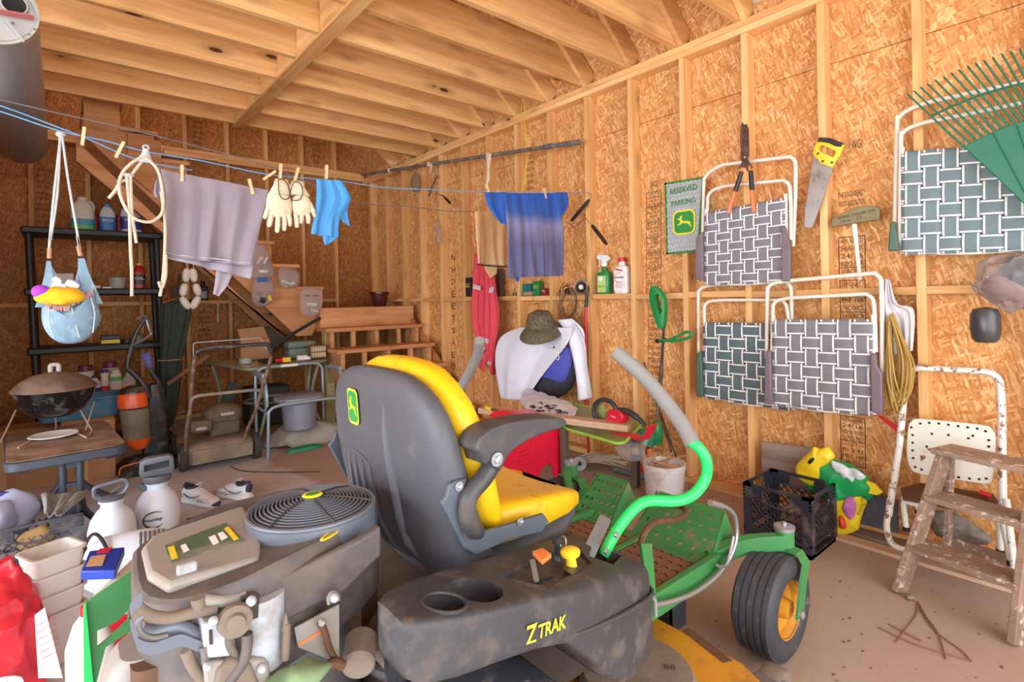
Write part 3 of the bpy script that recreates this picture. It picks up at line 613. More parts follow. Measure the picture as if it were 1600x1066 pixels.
sbox(826, 18, 6, .04, 'flat_wood_block', 'thin flat wooden block lying in front of teal packet', 'block', M['plank'], X=3.045)
c = at_shelf(804, 3.05); pk = thing('padlock', 'small brass padlock at the shelf edge under the shirt', 'padlock', c); part('body', MB().bb(c+Vector((-.01, -.018, 0)), c+Vector((.01, .018, .03))), M['steel'], pk, bevel=.003); part('shackle', MB().tube(smoothpath([c+Vector((0, -.012, .03)), c+Vector((0, -.012, .05)), c+Vector((0, 0, .06)), c+Vector((0, .012, .05)), c+Vector((0, .012, .03))], 4), .003, 8), M['steel'], pk)
# clamp lamp and wire coil
cl = thing('clamp_lamp', 'clamp work lamp with silver reflector facing right on the shelf', 'lamp', at_shelf(906, 3.07)); c = at_shelf(908, 3.06)+Vector((0, 0, .055))
part('reflector', MB().lathe([(.014, -.05), (.03, -.035), (.052, 0), (.055, .004), (.050, .002), (.02, -.03)], c, (-.75, -.6, .1), 22, cap=False), M['steel'], cl, solid=.0015); part('bulb', MB().ball(c+Vector((-.0, 0, 0)), .022), M['bottle_white'], cl); part('socket', MB().lathe([(.016, 0), (.018, .05)], c-Vector((-.75, -.6, .1))*.10, (-.75, -.6, .1), 12), M['black_plastic'], cl)
wc = MB(); P('wire_brown', (96, 66, 48), .5)
for k in range(9):
    c = W(886+rnd.uniform(-3, 3), 472+rnd.uniform(-3, 3), X=2.98-rnd.uniform(0, .05)); s = spx(c); a_, b_ = rnd.uniform(13, 18)*s, rnd.uniform(22, 30)*s; tl_ = rnd.uniform(-.5, .5)
    wc.tube([c+Vector((.02*sin(g*2+k), a_*cos(g)+tl_*b_*.4*sin(g), b_*sin(g))) for g in [2*pi*i/28 for i in range(28)]], .0022, 5, True)
one('wire_coil', wc, M['wire_brown'], 'tangled coil of thin brown wire hanging from the shelf', 'wire')
one('black_wall_plug', MB().lathe([(.02, 0), (.024, .03), (.012, .05)], at_shelf(886, 3.06), (0, 0, 1), 14), M['black_plastic'], 'black plug standing on the shelf above the wire coil', 'plug')
# mini paint rollers on the stud
for (a, b, wire, lab) in (((921, 312), (893, 345), None, 'black mini roller cover hung slanting on a stud, upper one'), ((925, 352), (948, 382), [(925, 352), (915, 341), (897, 356), (888, 348)], 'black handled mini roller frame below the slanting roller cover')):
    t_ = thing('mini_paint_roller', lab, 'paint roller', W(b[0], b[1], X=2.99))
    p, q_ = W(*a, X=2.985), W(*b, X=2.985); part('roller_sleeve' if wire is None else 'handle', MB().tube([p, p.lerp(q_, .1), p.lerp(q_, .9), q_], [.008, .014, .014, .009], 10), M['black_plastic'], t_)
    part('wire_frame', MB().tube(roundpath(WL(wire or [(921, 312), (925, 306), (918, 300)], X=2.985), .01), .003, 6), M['steel'], t_)
# rod high on the wall with rag strips
P('pipe_grey', (108, 106, 100), .55, .4, .15, 14, ((150, 146, 136), .5, 20)); P('rag_tan', (226, 206, 176), .85)
rod = thing('clothes_rod', 'long dusty grey metal rod slung high along the right wall', 'rod', W(740, 245, X=2.95)); a, b = W(905, 222, X=2.94), W(566, 273, X=2.94)
if b.y > 6.45: b = a.lerp(b, (6.45-a.y)/(b.y-a.y))
part('rod', MB().tube([a.lerp(b, k/12) for k in range(13)], .0165, 10), M['pipe_grey'], rod)
part('rod_end_fur', crumple(MB().tube([a+(b-a).normalized()*.38*k/10 for k in range(11)], .020, 14), .006, 60), M['pipe_grey'], rod, label='fuzzy lint covered near end')
for px, py in ((562, 273), (609, 264), (671, 254), (763, 241)): 
    y = W(px, py, X=2.94).y
    if y < 6.4: part('clip', MB().box(a.lerp(b, (y-a.y)/(b.y-a.y)), (.04, .03, .045)), M['white_paint'], rod, bevel=.005)
one('tan_rag_strip', cloth(WL([(759, 240), (761, 262), (760, 280), (758, 291)], X=2.915), WL([(768, 240), (765, 262), (765, 280), (760, 291)], X=2.915), amp=.006, nf=2, nu=10), M['rag_tan'], 'long twisted tan rag strip tied on the rod', 'rag', solid=.003)
one('short_rag_strip', cloth(WL([(670, 256), (672, 262), (671, 271)], X=2.92), WL([(676, 255), (675, 262), (673, 271)], X=2.92), amp=.003, nf=1, nu=6, nv=8), M['rag_tan'], 'short white rag strip tied near the rod far end', 'rag', solid=.003)
P('dust_felt', (140, 112, 84), .9, 0, .15, 30); 
one('dusty_cap', crumple(MB().ball(W(649, 286, X=2.97), (.035, .085, .105), 18, 12), .012, 12), M['dust_felt'], 'dusty tan cap hanging under the far end of the rod', 'cap')
one('metal_plumb_tool', MB().tube(WL([(683, 275), (676, 290), (670, 306)], X=2.99), [.012, .008, .012], 8), M['steel'], 'thin clear bracket hung beside the dusty cap', 'bracket')
one('small_dark_roller', MB().tube(WL([(686, 304), (692, 306), (697, 311), (703, 317)], X=2.98), [.004, .006, .014, .014], 8), M['black_plastic'], 'small dark paint roller hung below the rod', 'paint roller')
one('gloved_hook', crumple(MB().tube(WL([(682, 348), (685, 362), (688, 380)], X=2.99), [.018, .026, .02], 12), .005, 30), M['poly'], 'plastic wrapped grip hung on a stud left of the tan shorts', 'grip')
# yellow cable down the wall
P('cable_yellow', (226, 188, 60), .5)
cy = MB(); 
for dx in (0, 4): cy.tube(smoothpath(WL([(817+dx, 150), (815+dx, 172), (816+dx, 200), (824+dx, 228), (822, 262), (819-dx, 300)], X=3.03), 5), .0035, 6)
one('yellow_cable', cy, M['cable_yellow'], 'pair of thin yellow cables running down beside a stud', 'cable')
# ================================================================ CLOTHES LINES AND WHAT HANGS ON THEM
P('line_blue', (92, 160, 214), .45); P('line_grey', (108, 104, 112), .6); P('pin_wood', (228, 190, 140), .6); 
LY = 2.7
def line(pts, Y, r, mt, label, extra=None):
    p = WL(pts, Y=Y)
    if extra is not None: p = p+[Vector(extra)]
    return one('clothes_line', MB().tube(smoothpath(p, 4), r, 6), M[mt], label, 'clothes line')
line([(-60, 160), (0, 174), (91, 204), (162, 219.6), (233, 238), (317, 251.7), (415, 272), (486, 279), (540, 284), (600, 293), (690, 297), (760, 300), (885, 301)], LY, .0026, 'line_blue', 'bright blue clothes line in front, carrying the grey shirt and gloves', (WX-.005, 2.69, 1.985))
line([(-60, 150), (0, 165), (91, 199), (135, 216), (216, 250), (300, 266)], LY+.06, .0026, 'line_blue', 'second blue clothes line crossing under the front one at left')
line([(-60, 145), (0, 156), (91, 177), (189, 199), (297, 226), (429, 263), (550, 314), (640, 323), (700, 330), (745, 331), (800, 331)], 3.3, .0028, 'line_grey', 'thin grey clothes line behind, carrying the tan shorts', (WX-.005, 3.1, 1.93))
np_ = [0]
def pin(px, py, ang, label, h=.072, Y=LY-.012):
    c = W(px, py, Y=Y); root = thing('clothespin', label, 'clothespin', c-Vector((0, 0, h/2)), 'wooden clothespins on the lines')
    a = Vector((sin(radians(ang)), 0, cos(radians(ang)))); s_ = Vector((0, 1, 0))
    for k in (-1, 1): part('slat', MB().loft([[c+a*(h*t)+s_*(k*.006+dy)+a.cross(s_)*dx for dx, dy in ((-.0055, -.003), (.0055, -.003), (.0055, .003), (-.0055, .003))] for t in (-.5, -.1, .5)]), M['pin_wood'], root)
    part('spring', MB().tube([c+a.cross(s_)*k*.008 for k in (-1, 1)], .004, 8), M['steel'], root)
for px, py, ang, lab in ((130, 213, 6, 'clothespin clipped on the blue line, farthest left, right of denim bag strap'), (187, 234, 22, 'tilted clothespin on blue line just left of the rope loop'), (284, 271, 2, 'clothespin on the left end of the grey shirt'), (392, 292, -12, 'clothespin on the right end of the grey shirt'),
      (421, 274, 50, 'small clothespin lying diagonally on the line left of the gloves'), (438, 268, 4, 'clothespin holding the left work glove'), (463, 273, 16, 'clothespin holding the right work glove'), (510, 269, 3, 'clothespin holding the blue rag'),
      (762, 297, -18, 'clothespin at left shoulder of the blue shirt'), (851, 302, -14, 'clothespin at right shoulder of the blue shirt')): pin(px, py, ang, lab)
# grey shirt
P('cloth_grey', (140, 129, 138), .9, 0, .05, 5, bump=.15, bscale=300); P('cloth_grey_lo', (158, 148, 158), .9, 0, .05); P('hem', (190, 180, 188), .9)
sh = thing('grey_t_shirt', 'faded mauve grey t-shirt hung upside down on the front line', 'shirt', W(330, 415, Y=LY))
K = (0, -1, 0)
part('front_panel', cloth(WL([(250, 264), (258, 300), (257, 350), (254, 401)], Y=LY-.012), WL([(420, 297), (413, 330), (403, 368), (391, 416)], Y=LY-.012), K, .014, 4.2, 70, 34, ph=.6), M['cloth_grey'], sh, solid=.003)
part('hem_seam', cloth(WL([(255, 395), (254.5, 397)], Y=LY-.018), WL([(392, 410), (391.5, 412)], Y=LY-.018), K, .014, 4.2, 70, 2, ph=.6+0, taper=1), M['hem'], sh, solid=.002)
part('back_panel', cloth(WL([(252, 266), (262, 320), (258, 403)], Y=LY+.03), WL([(420, 300), (408, 350), (392, 436)], Y=LY+.03), K, .012, 3.1, 50, 20, ph=2), M['cloth_grey_lo'], sh, solid=.003)
part('sleeve', cloth(WL([(338, 415), (336, 440), (333, 460)], Y=LY+.05), WL([(366, 420), (356, 445), (342, 463)], Y=LY+.05), K, .006, 1.3, 14, 10), M['cloth_grey_lo'], sh, solid=.003)
part('sleeve', cloth(WL([(243, 284), (240, 300), (243, 309)], Y=LY-.01), WL([(252, 270), (254, 290), (253, 310)], Y=LY-.01), K, .006, 1.3, 10, 10), M['cloth_grey'], sh, solid=.003)
# gloves
P('glove', (216, 204, 172), .9, 0, .08, 20, ((160, 124, 86), .2, 12), bump=.2); P('glove_trim', (70, 60, 58), .8)
def puff(poly, n, th, rings=(1, .97, .9, .8, .68, .54, .38, .2), k=4):
    poly = smoothpath(poly, k, True); c = sum(poly, Vector())/len(poly); n = Vector(n).normalized(); R = []
    def prof(s): return sqrt(max(0, 1-s*s))
    for s in reversed(rings): R.append([c+(p-c)*s-n*th*prof(s) for p in poly])
    for s in rings[1:]: R.append([c+(p-c)*s+n*th*prof(s) for p in poly])
    return MB().loft(R)
def glove(palm, fingers, cuff, label, Y=LY-.02):
    g = thing('work_glove', label, 'glove', W(fingers[1][1][0], fingers[1][1][1], Y=Y), 'work gloves pinned on the front line')
    part('palm', puff(WL(palm, Y=Y), (0, 1, 0), .022), M['glove'], g)
    for a, b, r in fingers:
        p, q = W(*a, Y=Y), W(*b, Y=Y); part('finger', MB().tube([p, p.lerp(q, .5)+Vector((0, -.006, 0)), p.lerp(q, .9), q], [r, r*1.05, r*.9, r*.45], 10), M['glove'], g)
    cf = part('cuff', MB().loft([[c_+Vector((cos(2*pi*k/16)*w_, sin(2*pi*k/16)*.018, 0)) for k in range(16)] for c_, w_ in ((W(*cuff[0], Y=Y), .03), (W(*cuff[1], Y=Y), .036), (W(*cuff[2], Y=Y), .05))], False), M['glove'], g, solid=.003)
    part('trim', MB().tube(smoothpath(WL(cuff[3], Y=Y-.024), 4, True), .0022, 6, True), M['glove_trim'], cf)
glove([(418, 304), (430, 298), (452, 306), (456, 328), (452, 338), (430, 340), (416, 332)], [((421, 318), (413, 342), .011), ((424, 334), (420, 355), .012), ((434, 338), (433, 364), .012), ((444, 338), (444, 361), .0115), ((451, 334), (453, 354), .011)], [(440, 281), (440, 290), (437, 304), [(436, 300), (442, 311), (452, 309), (453, 300), (447, 284), (436, 280)]], 'left worn leather work glove pinned cuff up on the line')
glove([(458, 308), (474, 303), (484, 312), (488, 328), (480, 336), (464, 337), (457, 328)], [((484, 318), (492, 340), .011), ((462, 334), (464, 356), .0115), ((471, 335), (470, 350), .011), ((480, 332), (482, 350), .012)], [(466, 284), (464, 292), (469, 306), [(454, 300), (456, 312), (468, 312), (473, 300), (470, 288), (460, 284)]], 'right worn leather work glove overlapping the left one')
# blue rag
P('cloth_blue', (74, 150, 214), .85, 0, .05)
rg = thing('blue_rag', 'bright sky blue t-shirt rag pinned on the line', 'rag', W(515, 383, Y=LY))
part('front', cloth(WL([(494, 280), (494, 310), (489, 345), (485, 366)], Y=LY-.015), WL([(533, 282), (549, 311), (532, 340), (529, 371)], Y=LY-.015), K, .016, 2.6, 36, 24), M['cloth_blue'], rg, solid=.003)
part('tail', cloth(WL([(505, 362), (505, 375), (508, 383)], Y=LY-.01), WL([(530, 366), (522, 375), (510, 383)], Y=LY-.01), K, .006, 1.2, 12, 8), M['cloth_blue'], rg, solid=.003)
part('sleeve', cloth(WL([(536, 318), (530, 335), (536, 348)], Y=LY+.01), WL([(549, 311), (543, 330), (547, 354)], Y=LY+.01), K, .006, 1.2, 12, 8), M['cloth_blue'], rg, solid=.003)
# dip dyed shirt
t = NT('dip dyed cloth'); tc = t.new('ShaderNodeTexCoord'); sp = t.new('ShaderNodeSeparateXYZ'); t.link(tc.outputs['Generated'], sp.inputs[0]); nn = t.noise(t.coords((4, 4, 1)), 3, 3); z = t.math('ADD', sp.outputs[2], t.math('MULTIPLY', nn, .12))
t.link(t.ramp(z, [(.45, lin((96, 96, 132))), (.66, lin((128, 126, 162))), (.78, lin((52, 88, 160))), (.95, lin((36, 84, 172)))]), t.b.inputs['Base Color']); t.b.inputs['Roughness'].default_value = .88; M['dip'] = t.m
bs = thing('dip_dyed_shirt', 'blue to purple grey dip-dyed t-shirt pinned near the right wall', 'shirt', W(840, 438, Y=LY))
part('body', cloth(WL([(786, 302), (790, 350), (791, 395), (793, 434)], Y=LY-.012), WL([(872, 302), (878, 350), (881, 400), (880, 431)], Y=LY-.012), K, .022, 5, 80, 30, ph=1), M['dip'], bs, solid=.003)
P('dip_top', (40, 88, 172), .88)
part('sleeve', cloth(WL([(757, 301), (761, 320), (770, 334), (777, 345)], Y=LY-.016), WL([(792, 301), (790, 320), (790, 336), (791, 352)], Y=LY-.016), K, .014, 1.6, 24, 16), M['dip_top'], bs, solid=.003)
part('sleeve', cloth(WL([(868, 301), (872, 320), (878, 336)], Y=LY-.016), WL([(887, 301), (888, 320), (881, 336)], Y=LY-.016), K, .01, 1.2, 16, 12), M['dip_top'], bs, solid=.003)
part('back_tail', cloth(WL([(797, 400), (800, 425), (806, 440)], Y=LY+.02), WL([(812, 410), (812, 430), (811, 440)], Y=LY+.02), K, .006, 1, 10, 10), M['dip_top'], bs, solid=.003)
# tan shorts
P('cloth_tan', (236, 196, 146), .88, 0, .04)
ts = thing('tan_shorts', 'tan shorts folded over the rear grey line', 'shorts', W(765, 432, Y=3.3))
part('leg_panel', cloth(WL([(742, 330), (742, 370), (744, 412)], Y=3.285), WL([(792, 331), (791, 370), (792, 416)], Y=3.285), K, .022, 2.4, 40, 24, ph=.5), M['cloth_tan'], ts, solid=.003)
part('pocket_flap', MB().prism(WL([(757, 405), (777, 407), (776, 428), (766, 434), (758, 420)], Y=3.31), (0, .006, 0)), M['cloth_tan'], ts)
part('hem_seam', cloth(WL([(744, 413), (744, 415)], Y=3.27), WL([(792, 416), (792, 418)], Y=3.27), K, .02, 2.4, 40, 1, ph=.5, taper=1), M['glove_trim'], ts, solid=.001)
# red hi-vis trousers on a nail
P('hivis', (218, 72, 84), .85, 0, .08, 12); P('reflect', (206, 200, 196), .5)
rd = thing('red_work_trousers', 'faded red work coverall with silver reflective bands on wall', 'trousers', W(757, 585, X=2.96)); K = (-1, 0, 0)
part('leg', cloth(WL([(742, 394), (739, 440), (737, 495), (745, 540), (743, 572)], X=2.96), WL([(757, 405), (758, 450), (757, 500), (760, 545), (757, 580)], X=2.96), K, .018, 2.2, 26, 30), M['hivis'], rd, solid=.004)
part('leg', cloth(WL([(757, 405), (758, 450), (758, 500), (760, 545), (766, 583)], X=2.94), WL([(771, 424), (776, 460), (781, 500), (776, 540), (772, 586)], X=2.94), K, .018, 2.2, 26, 30, ph=2), M['hivis'], rd, solid=.004)
for a in ([(740, 444), (751, 447), (751, 454), (739, 451)], [(765, 450), (772, 448), (771, 457), (764, 458)], [(744, 560), (756, 540), (759, 545), (744, 566)], [(758, 528), (764, 530), (763, 537), (758, 535)], [(762, 564), (768, 566), (767, 571), (762, 570)]):
    part('reflective_band', MB().prism(WL(a, X=2.925), (-.003, 0, 0)), M['reflect'], rd)
# white jacket, hat and backpack
P('cloth_white', (222, 222, 232), .85, 0, .04); P('camo', (108, 98, 76), .9, 0, .25, 40, ((72, 62, 44), .5, 60)); P('pack_blue', (74, 80, 172), .7, 0, .08); P('pack_black', (44, 44, 52), .7)
jk = thing('white_jacket', 'white jacket hanging on the wall under the camouflage hat', 'jacket', W(850, 628, X=2.9))
part('front', cloth(WL([(812, 512), (785, 524), (776, 545), (777, 580), (784, 622)], X=2.87), WL([(893, 512), (886, 535), (866, 562), (843, 592), (820, 628)], X=2.84), K, .028, 1.6, 60, 30, ph=.4), M['cloth_white'], jk, solid=.004)
part('sleeve', cloth(WL([(884, 515), (892, 545), (899, 580), (905, 626)], X=2.88), WL([(896, 505), (914, 535), (918, 575), (925, 622)], X=2.88), K, .02, 1.3, 24, 24), M['cloth_white'], jk, solid=.004)
part('hood', cloth(WL([(870, 500), (880, 512), (884, 520)], X=2.9), WL([(893, 498), (910, 515), (913, 535)], X=2.9), K, .01, 1, 12, 10), M['cloth_white'], jk, solid=.004)
bp = thing('backpack', 'blue and black backpack hanging behind the white jacket', 'backpack', W(865, 626, X=2.95))
part('front_pocket', puff(WL([(878, 536), (890, 545), (893, 570), (882, 598), (860, 602), (838, 592), (850, 565), (868, 545)], X=2.91), (1, 0, 0), .05), M['pack_blue'], bp)
part('body', puff(WL([(880, 545), (898, 560), (899, 590), (885, 615), (855, 627), (828, 618), (822, 600), (845, 585)], X=2.95), (1, 0, 0), .08), M['pack_black'], bp)
ht = thing('bucket_hat', 'camouflage bucket hat with chin cord hung over the jacket', 'hat', W(845, 523, X=2.84)); c = W(845, 512, X=2.78); s = spx(c)
ax = Vector((-.35, -.18, 1)).normalized()
part('brim', MB().lathe([(21*s, 6*s), (30*s, 1*s), (40*s, -7*s), (42*s, -9*s), (40*s, -9*s), (29*s, -1*s)], c, ax, 30, .8, 1, cap=False), M['camo'], ht, solid=.003)
part('crown', crumple(MB().lathe([(22*s, 2*s), (21*s, 12*s), (18*s, 22*s), (13*s, 25*s), (.001, 26*s)], c, ax, 26), .008, 22), M['camo'], ht)
part('chin_cord', MB().tube(smoothpath(WL([(850, 523), (853, 535), (858, 545), (866, 542), (867, 548), (869, 560), (873, 562), (872, 552), (867, 545)], X=2.78), 4), .0028, 6), M['rag_tan'], ht)
part('cord_lock', MB().box(W(866, 543, X=2.78), (.012, .012, .016)), M['black_plastic'], ht, bevel=.003)
one('wire_hanger', MB().tube(roundpath(WL([(832, 458), (831, 463), (834, 470), (836, 478)], X=3.0), .005), .002, 6).tube(roundpath(WL([(824, 482), (826, 476), (842, 474), (842, 482)], X=3.0), .005), .002, 6), M['blade_old'], 'small dark wire hook above the hat', 'hook')
# denim pin bag
P('denim', (122, 150, 168), .9, 0, .12, 18, ((160, 184, 196), .3, 30), bump=.3, bscale=200); P('seam_pale', (170, 186, 190), .9); P('fringe', (196, 150, 140), .9, 0, .2, 60); P('hat_yellow', (240, 180, 26), .85, bump=.4, bscale=80); P('hat_purple', (156, 60, 190), .85); P('cord_grey', (176, 180, 178), .8); P('leather', (176, 128, 98), .7)
Y = LY-.03
dn = thing('denim_clothespin_bag', 'light blue denim bag hanging from the blue line at left', 'bag', W(110, 537, Y=Y))
part('back', puff(WL([(70, 452), (66, 475), (65, 500), (73, 520), (88, 533), (104, 537), (124, 535), (142, 525), (158, 500), (154, 478), (147, 455), (138, 428), (134, 407), (126, 405), (126, 425), (121, 446), (100, 452), (84, 446), (81, 416), (74, 414)], Y=Y+.03), (0, 1, 0), .03), M['denim'], dn)
part('front_pocket', puff(WL([(67, 484), (66, 500), (73, 520), (88, 533), (104, 536), (124, 534), (142, 524), (157, 500), (152, 474), (146, 452), (134, 466), (112, 480), (88, 484), (72, 477)], Y=Y), (0, 1, 0), .055), M['denim'], dn)
for e in [[(112, 481), (118, 505), (124, 528)], [(142, 465), (148, 490), (145, 520)], [(76, 480), (77, 505), (84, 528)]]: part('seam', MB().tube(smoothpath(WL(e, Y=Y-.050), 3), .0024, 6), M['seam_pale'], dn)
mb = MB()
for k in range(26): 
    u = k/25; a, b = 74+70*u, 479+8*sin(pi*u)-(22*u if u > .5 else 11*u); mb.tube(WL([(a, b-4), (a+rnd.uniform(-2, 2), b+4)], Y=Y-.046), .0022, 4)
part('fringe', mb, M['fringe'], dn, kind='stuff')
part('strap', MB().loft([[p+Vector((dx, dy, 0)) for dx, dy in ((-w_, -.004), (w_, -.004), (w_, .004), (-w_, .004))] for p, w_ in zip(WL([(76, 408), (76, 430), (73, 455), (71, 480)], Y=Y), (.006, .012, .018, .03))]), M['denim'], dn)
part('strap', MB().loft([[p+Vector((dx, dy, 0)) for dx, dy in ((-w_, -.004), (w_, -.004), (w_, .004), (-w_, .004))] for p, w_ in zip(WL([(127, 404), (130, 425), (137, 445), (146, 475)], Y=Y), (.010, .016, .020, .03))]), M['denim'], dn)
for e in [[(95, 212), (85, 300), (78, 375), (77, 392)], [(94, 212), (90, 300), (79, 375)], [(97, 213), (108, 290), (121, 365), (124, 395)], [(121, 370), (127, 400)]]: part('cord', MB().tube(smoothpath(WL(e, Y=Y), 3), .0042, 6), M['cord_grey'], dn)
part('ring_wrap', MB().tube(WL([(77.5, 388), (77, 404)], Y=Y), .007, 8), M['leather'], dn); part('ring_wrap', MB().tube(WL([(122, 385), (126, 400)], Y=Y), .007, 8), M['leather'], dn)
part('knot', MB().ball(W(95, 210, Y=Y+.01), (.016, .014, .012)), M['cord_grey'], dn)
yb = thing('yellow_knit_toy', 'yellow and purple knitted bundle lying in the denim bag mouth', 'knit bundle', W(93, 478, Y=Y-.07))
part('body', crumple(MB().ball(W(93, 463, Y=Y-.05), (.075, .05, .036), 26, 14), .008, 26), M['hat_yellow'], yb); part('tip', MB().ball(W(64, 456, Y=Y-.06), (.028, .026, .026)), M['hat_purple'], yb)
sk = thing('white_sock_bundle', 'pale rolled rags on top of the denim bag contents', 'rag', W(105, 455, Y=Y)); 
for a, b, r in (((84, 434), (94, 442), .014), ((104, 440), (122, 450), .018), ((80, 446), (104, 449), .016)): part('roll', crumple(MB().tube(WL([a, ((a[0]+b[0])/2, (a[1]+b[1])/2), b], Y=Y-.01), [r*.7, r, r*.7], 10), .004, 40), M['cloth_white'], sk)
# rope
P('rope', (196, 180, 158), .85, 0, .08, 30)
Y = LY-.05
rp = [[(228, 247), (246, 265), (254, 298), (254, 330), (242, 344), (228, 347), (207, 339), (191, 314), (186, 288), (193, 268), (210, 252), (228, 244)], [(228, 245), (214, 262), (200, 280), (189, 284), (180, 298), (170, 310)], [(198, 276), (202, 323), (204, 387), (206, 425), (206, 463)], [(204, 276), (206, 333), (210, 360), (213, 380)], [(252, 300), (258, 350), (257, 405), (254, 440), (250, 463)], [(259, 398), (259, 430), (253, 450), (248, 440)]]
mb = MB()
for e in rp: mb.tube(smoothpath(WL(e, Y=Y), 4), .0062, 8)
ro = thing('rope', 'looped tan rope tied over the blue line with hanging tails', 'rope', W(228, 463, Y=Y))
for e in rp: part('strand', MB().tube(smoothpath(WL(e, Y=Y+rnd.uniform(-.01, .01)), 4), .0062, 8), M['rope'], ro)
part('wrap_knot', MB().loft([sellipse(p, (a_, 0, 0), (0, .012, 0), 2, 12) for p, a_ in zip(WL([(228, 233), (228, 242), (224, 254)], Y=Y), (.010, .016, .034))]), M['cord_grey'], ro); part('wrap_knot', MB().ball(W(200, 274, Y=Y), (.022, .014, .010)), M['cord_grey'], ro)
part('eyelet', MB().tube([W(228, 231, Y=LY)+Vector((.010*cos(g), 0, .010*sin(g))) for g in [2*pi*k/14 for k in range(14)]], .004, 6, True), M['cord_grey'], ro)
# string of floats, pouches of hardware, small tools below
P('float_white', (232, 226, 214), .5)
fs = thing('float_string', 'string of white plastic floats hanging in a pointed loop', 'float string', W(297, 484, Y=5.42)); Y = 5.42
for a, b in (((292, 419), (290, 441)), ((301, 419), (304, 441)), ((289, 443), (285, 463)), ((305, 443), (311, 462)), ((283, 464), (296, 483)), ((311, 463), (300, 483))):
    p, q = W(*a, Y=Y), W(*b, Y=Y); part('float', MB().tube([p.lerp(q, t) for t in (0, .08, .25, .5, .75, .92, 1)], [.008, .022, .030, .032, .030, .022, .008], 12), M['float_white'], fs)
part('cord', MB().tube(WL([(293, 420), (290, 404), (300, 400), (303, 420)], Y=Y), .004, 6), M['rope'], fs)
P('pvc', (236, 236, 232), .4); P('blue_bit', (60, 100, 180), .5); P('zip_poly', (226, 222, 222), .2, 0, .02, trans=.8, ior=1.08, bump=.6, bscale=20)
def pouch(quad, bits, label, Y=5.36):
    z = [min(b for a, b in quad), max(b for a, b in quad)]; cx = sum(a for a, b in quad)/len(quad)
    root = thing('zip_bag', label, 'bag', W(cx, z[1], Y=Y), 'clear bags of fittings hung from the stairs')
    part('plastic', crumple(puff(WL(quad, Y=Y), (0, 1, 0), .035), .008, 25), M['zip_poly'], root)
    for a, b, r, mt in bits: part('fitting', MB().tube([W(*a, Y=Y-.01), W(*b, Y=Y-.01)], r, 10), M[mt], root)
pouch([(398, 385), (414, 384), (424, 410), (428, 433), (392, 434), (397, 410)], [((402, 412), (410, 402), .015, 'pvc'), ((412, 412), (418, 402), .014, 'pvc'), ((404, 424), (418, 424), .018, 'pvc')], 'upper clear bag of white fittings hanging in front of the stairs, left')
pouch([(397, 436), (424, 436), (427, 465), (412, 479), (395, 472)], [((402, 438), (418, 437), .022, 'blue_bit'), ((406, 468), (414, 470), .03, 'black_plastic'), ((420, 462), (422, 470), .022, 'yellow_plastic'), ((404, 462), (406, 456), .02, 'olive')], 'lower clear bag with blue, yellow and dark bits hanging at left')
pouch([(438, 418), (468, 426), (463, 448), (439, 447)], [((440, 439), (452, 443), .014, 'pvc'), ((452, 444), (460, 442), .018, 'pvc')], 'clear bag with white pipe fittings under the second stair tread')
pouch([(473, 452), (503, 455), (498, 490), (471, 490)], [((476, 462), (484, 462), .008, 'black_plastic'), ((489, 462), (498, 462), .008, 'black_plastic'), ((479, 475), (494, 476), .02, 'pvc'), ((486, 484), (496, 487), .012, 'pvc')], 'clear bag with black rings and white parts, lowest on the stairs', Y=5.24)
# ================================================================ STAIRS
st = thing('staircase', 'unpainted wooden stair turning at a landing in the far corner', 'stairs', (2.5, 5.3, 0))
D, DZ = M['pine_dark'], M['pine_darkz']
part('landing_fascia', MB().bb((1.98, 5.30, .93), (3.035, 5.338, 1.135)), D, st, bevel=.003)
for i in range(8): part('landing_board', MB().bb((2.0, 5.34+i*.145, 1.10), (3.035, 5.34+i*.145+.14, 1.135)), D, st, bevel=.003)
part('landing_side', MB().bb((1.98, 5.34, .93), (2.018, 6.5, 1.098)), D, st)
TR = [(5.04, .94), (4.79, .75), (4.55, .56), (4.32, .38), (4.09, .19)]
for i, (y, z) in enumerate(TR): part('tread', MB().bb((1.94, y, z-.038), (2.995, y+.275, z)), D, st, bevel=.004)
part('tread', MB().bb((2.35, 3.80, .03), (3.0, 4.05, .07)), D, st, bevel=.004)
poly = [(5.30, 1.09)]
for y, z in TR: poly += [(y+.26, z-.04), (y+.035, z-.04)]
poly = [(5.298, .90)]; 
for i, (y, z) in enumerate(TR): poly += [(y+.27 if i == 0 else TR[i-1][0]+.04, z-.04), (y+.04, z-.04)]
poly += [(4.13, 0), (4.42, 0), (5.298, .68)]
for x in (1.99, 2.46, 2.93): part('stringer', MB().prism([(x, y, z) for y, z in poly], (.038, 0, 0)), D, st)
part('wall_skirt', MB().prism([(2.995, 5.3, 1.0), (2.995, 4.05, .02), (2.995, 4.16, .02), (2.995, 5.3, .92)], (.038, 0, 0)), D, st)
for x in (2.2, 2.7):
    for y, z in TR[:3]: part('tread_block', MB().bb((x, y+.02, z-.19+.001), (x+.038, y+.058, z-.039)), DZ, st)
P('treated_post', (176, 164, 104), .7, 0, .1, 8)
part('post', MB().bb((1.985, 5.20, 0), (2.075, 5.295, .90)), M['treated_post'], st, label='pale greenish treated support post', bevel=.003)
P('outlet', (206, 190, 150), .4)
ou = part('outlet_cover', MB().prism(rrect((2.03, 5.1995, .33), (1, 0, 0), (0, 0, 1), .036, .058, .006), (0, -.006, 0)), M['outlet'], st, label='ivory electrical outlet cover')
for dz in (-.02, .02):
    for dx in (-.007, .007): part('slot', MB().bb((2.03+dx-.0015, 5.191, .33+dz-.005), (2.03+dx+.0015, 5.1932, .33+dz+.005)), M['black_plastic'], ou)
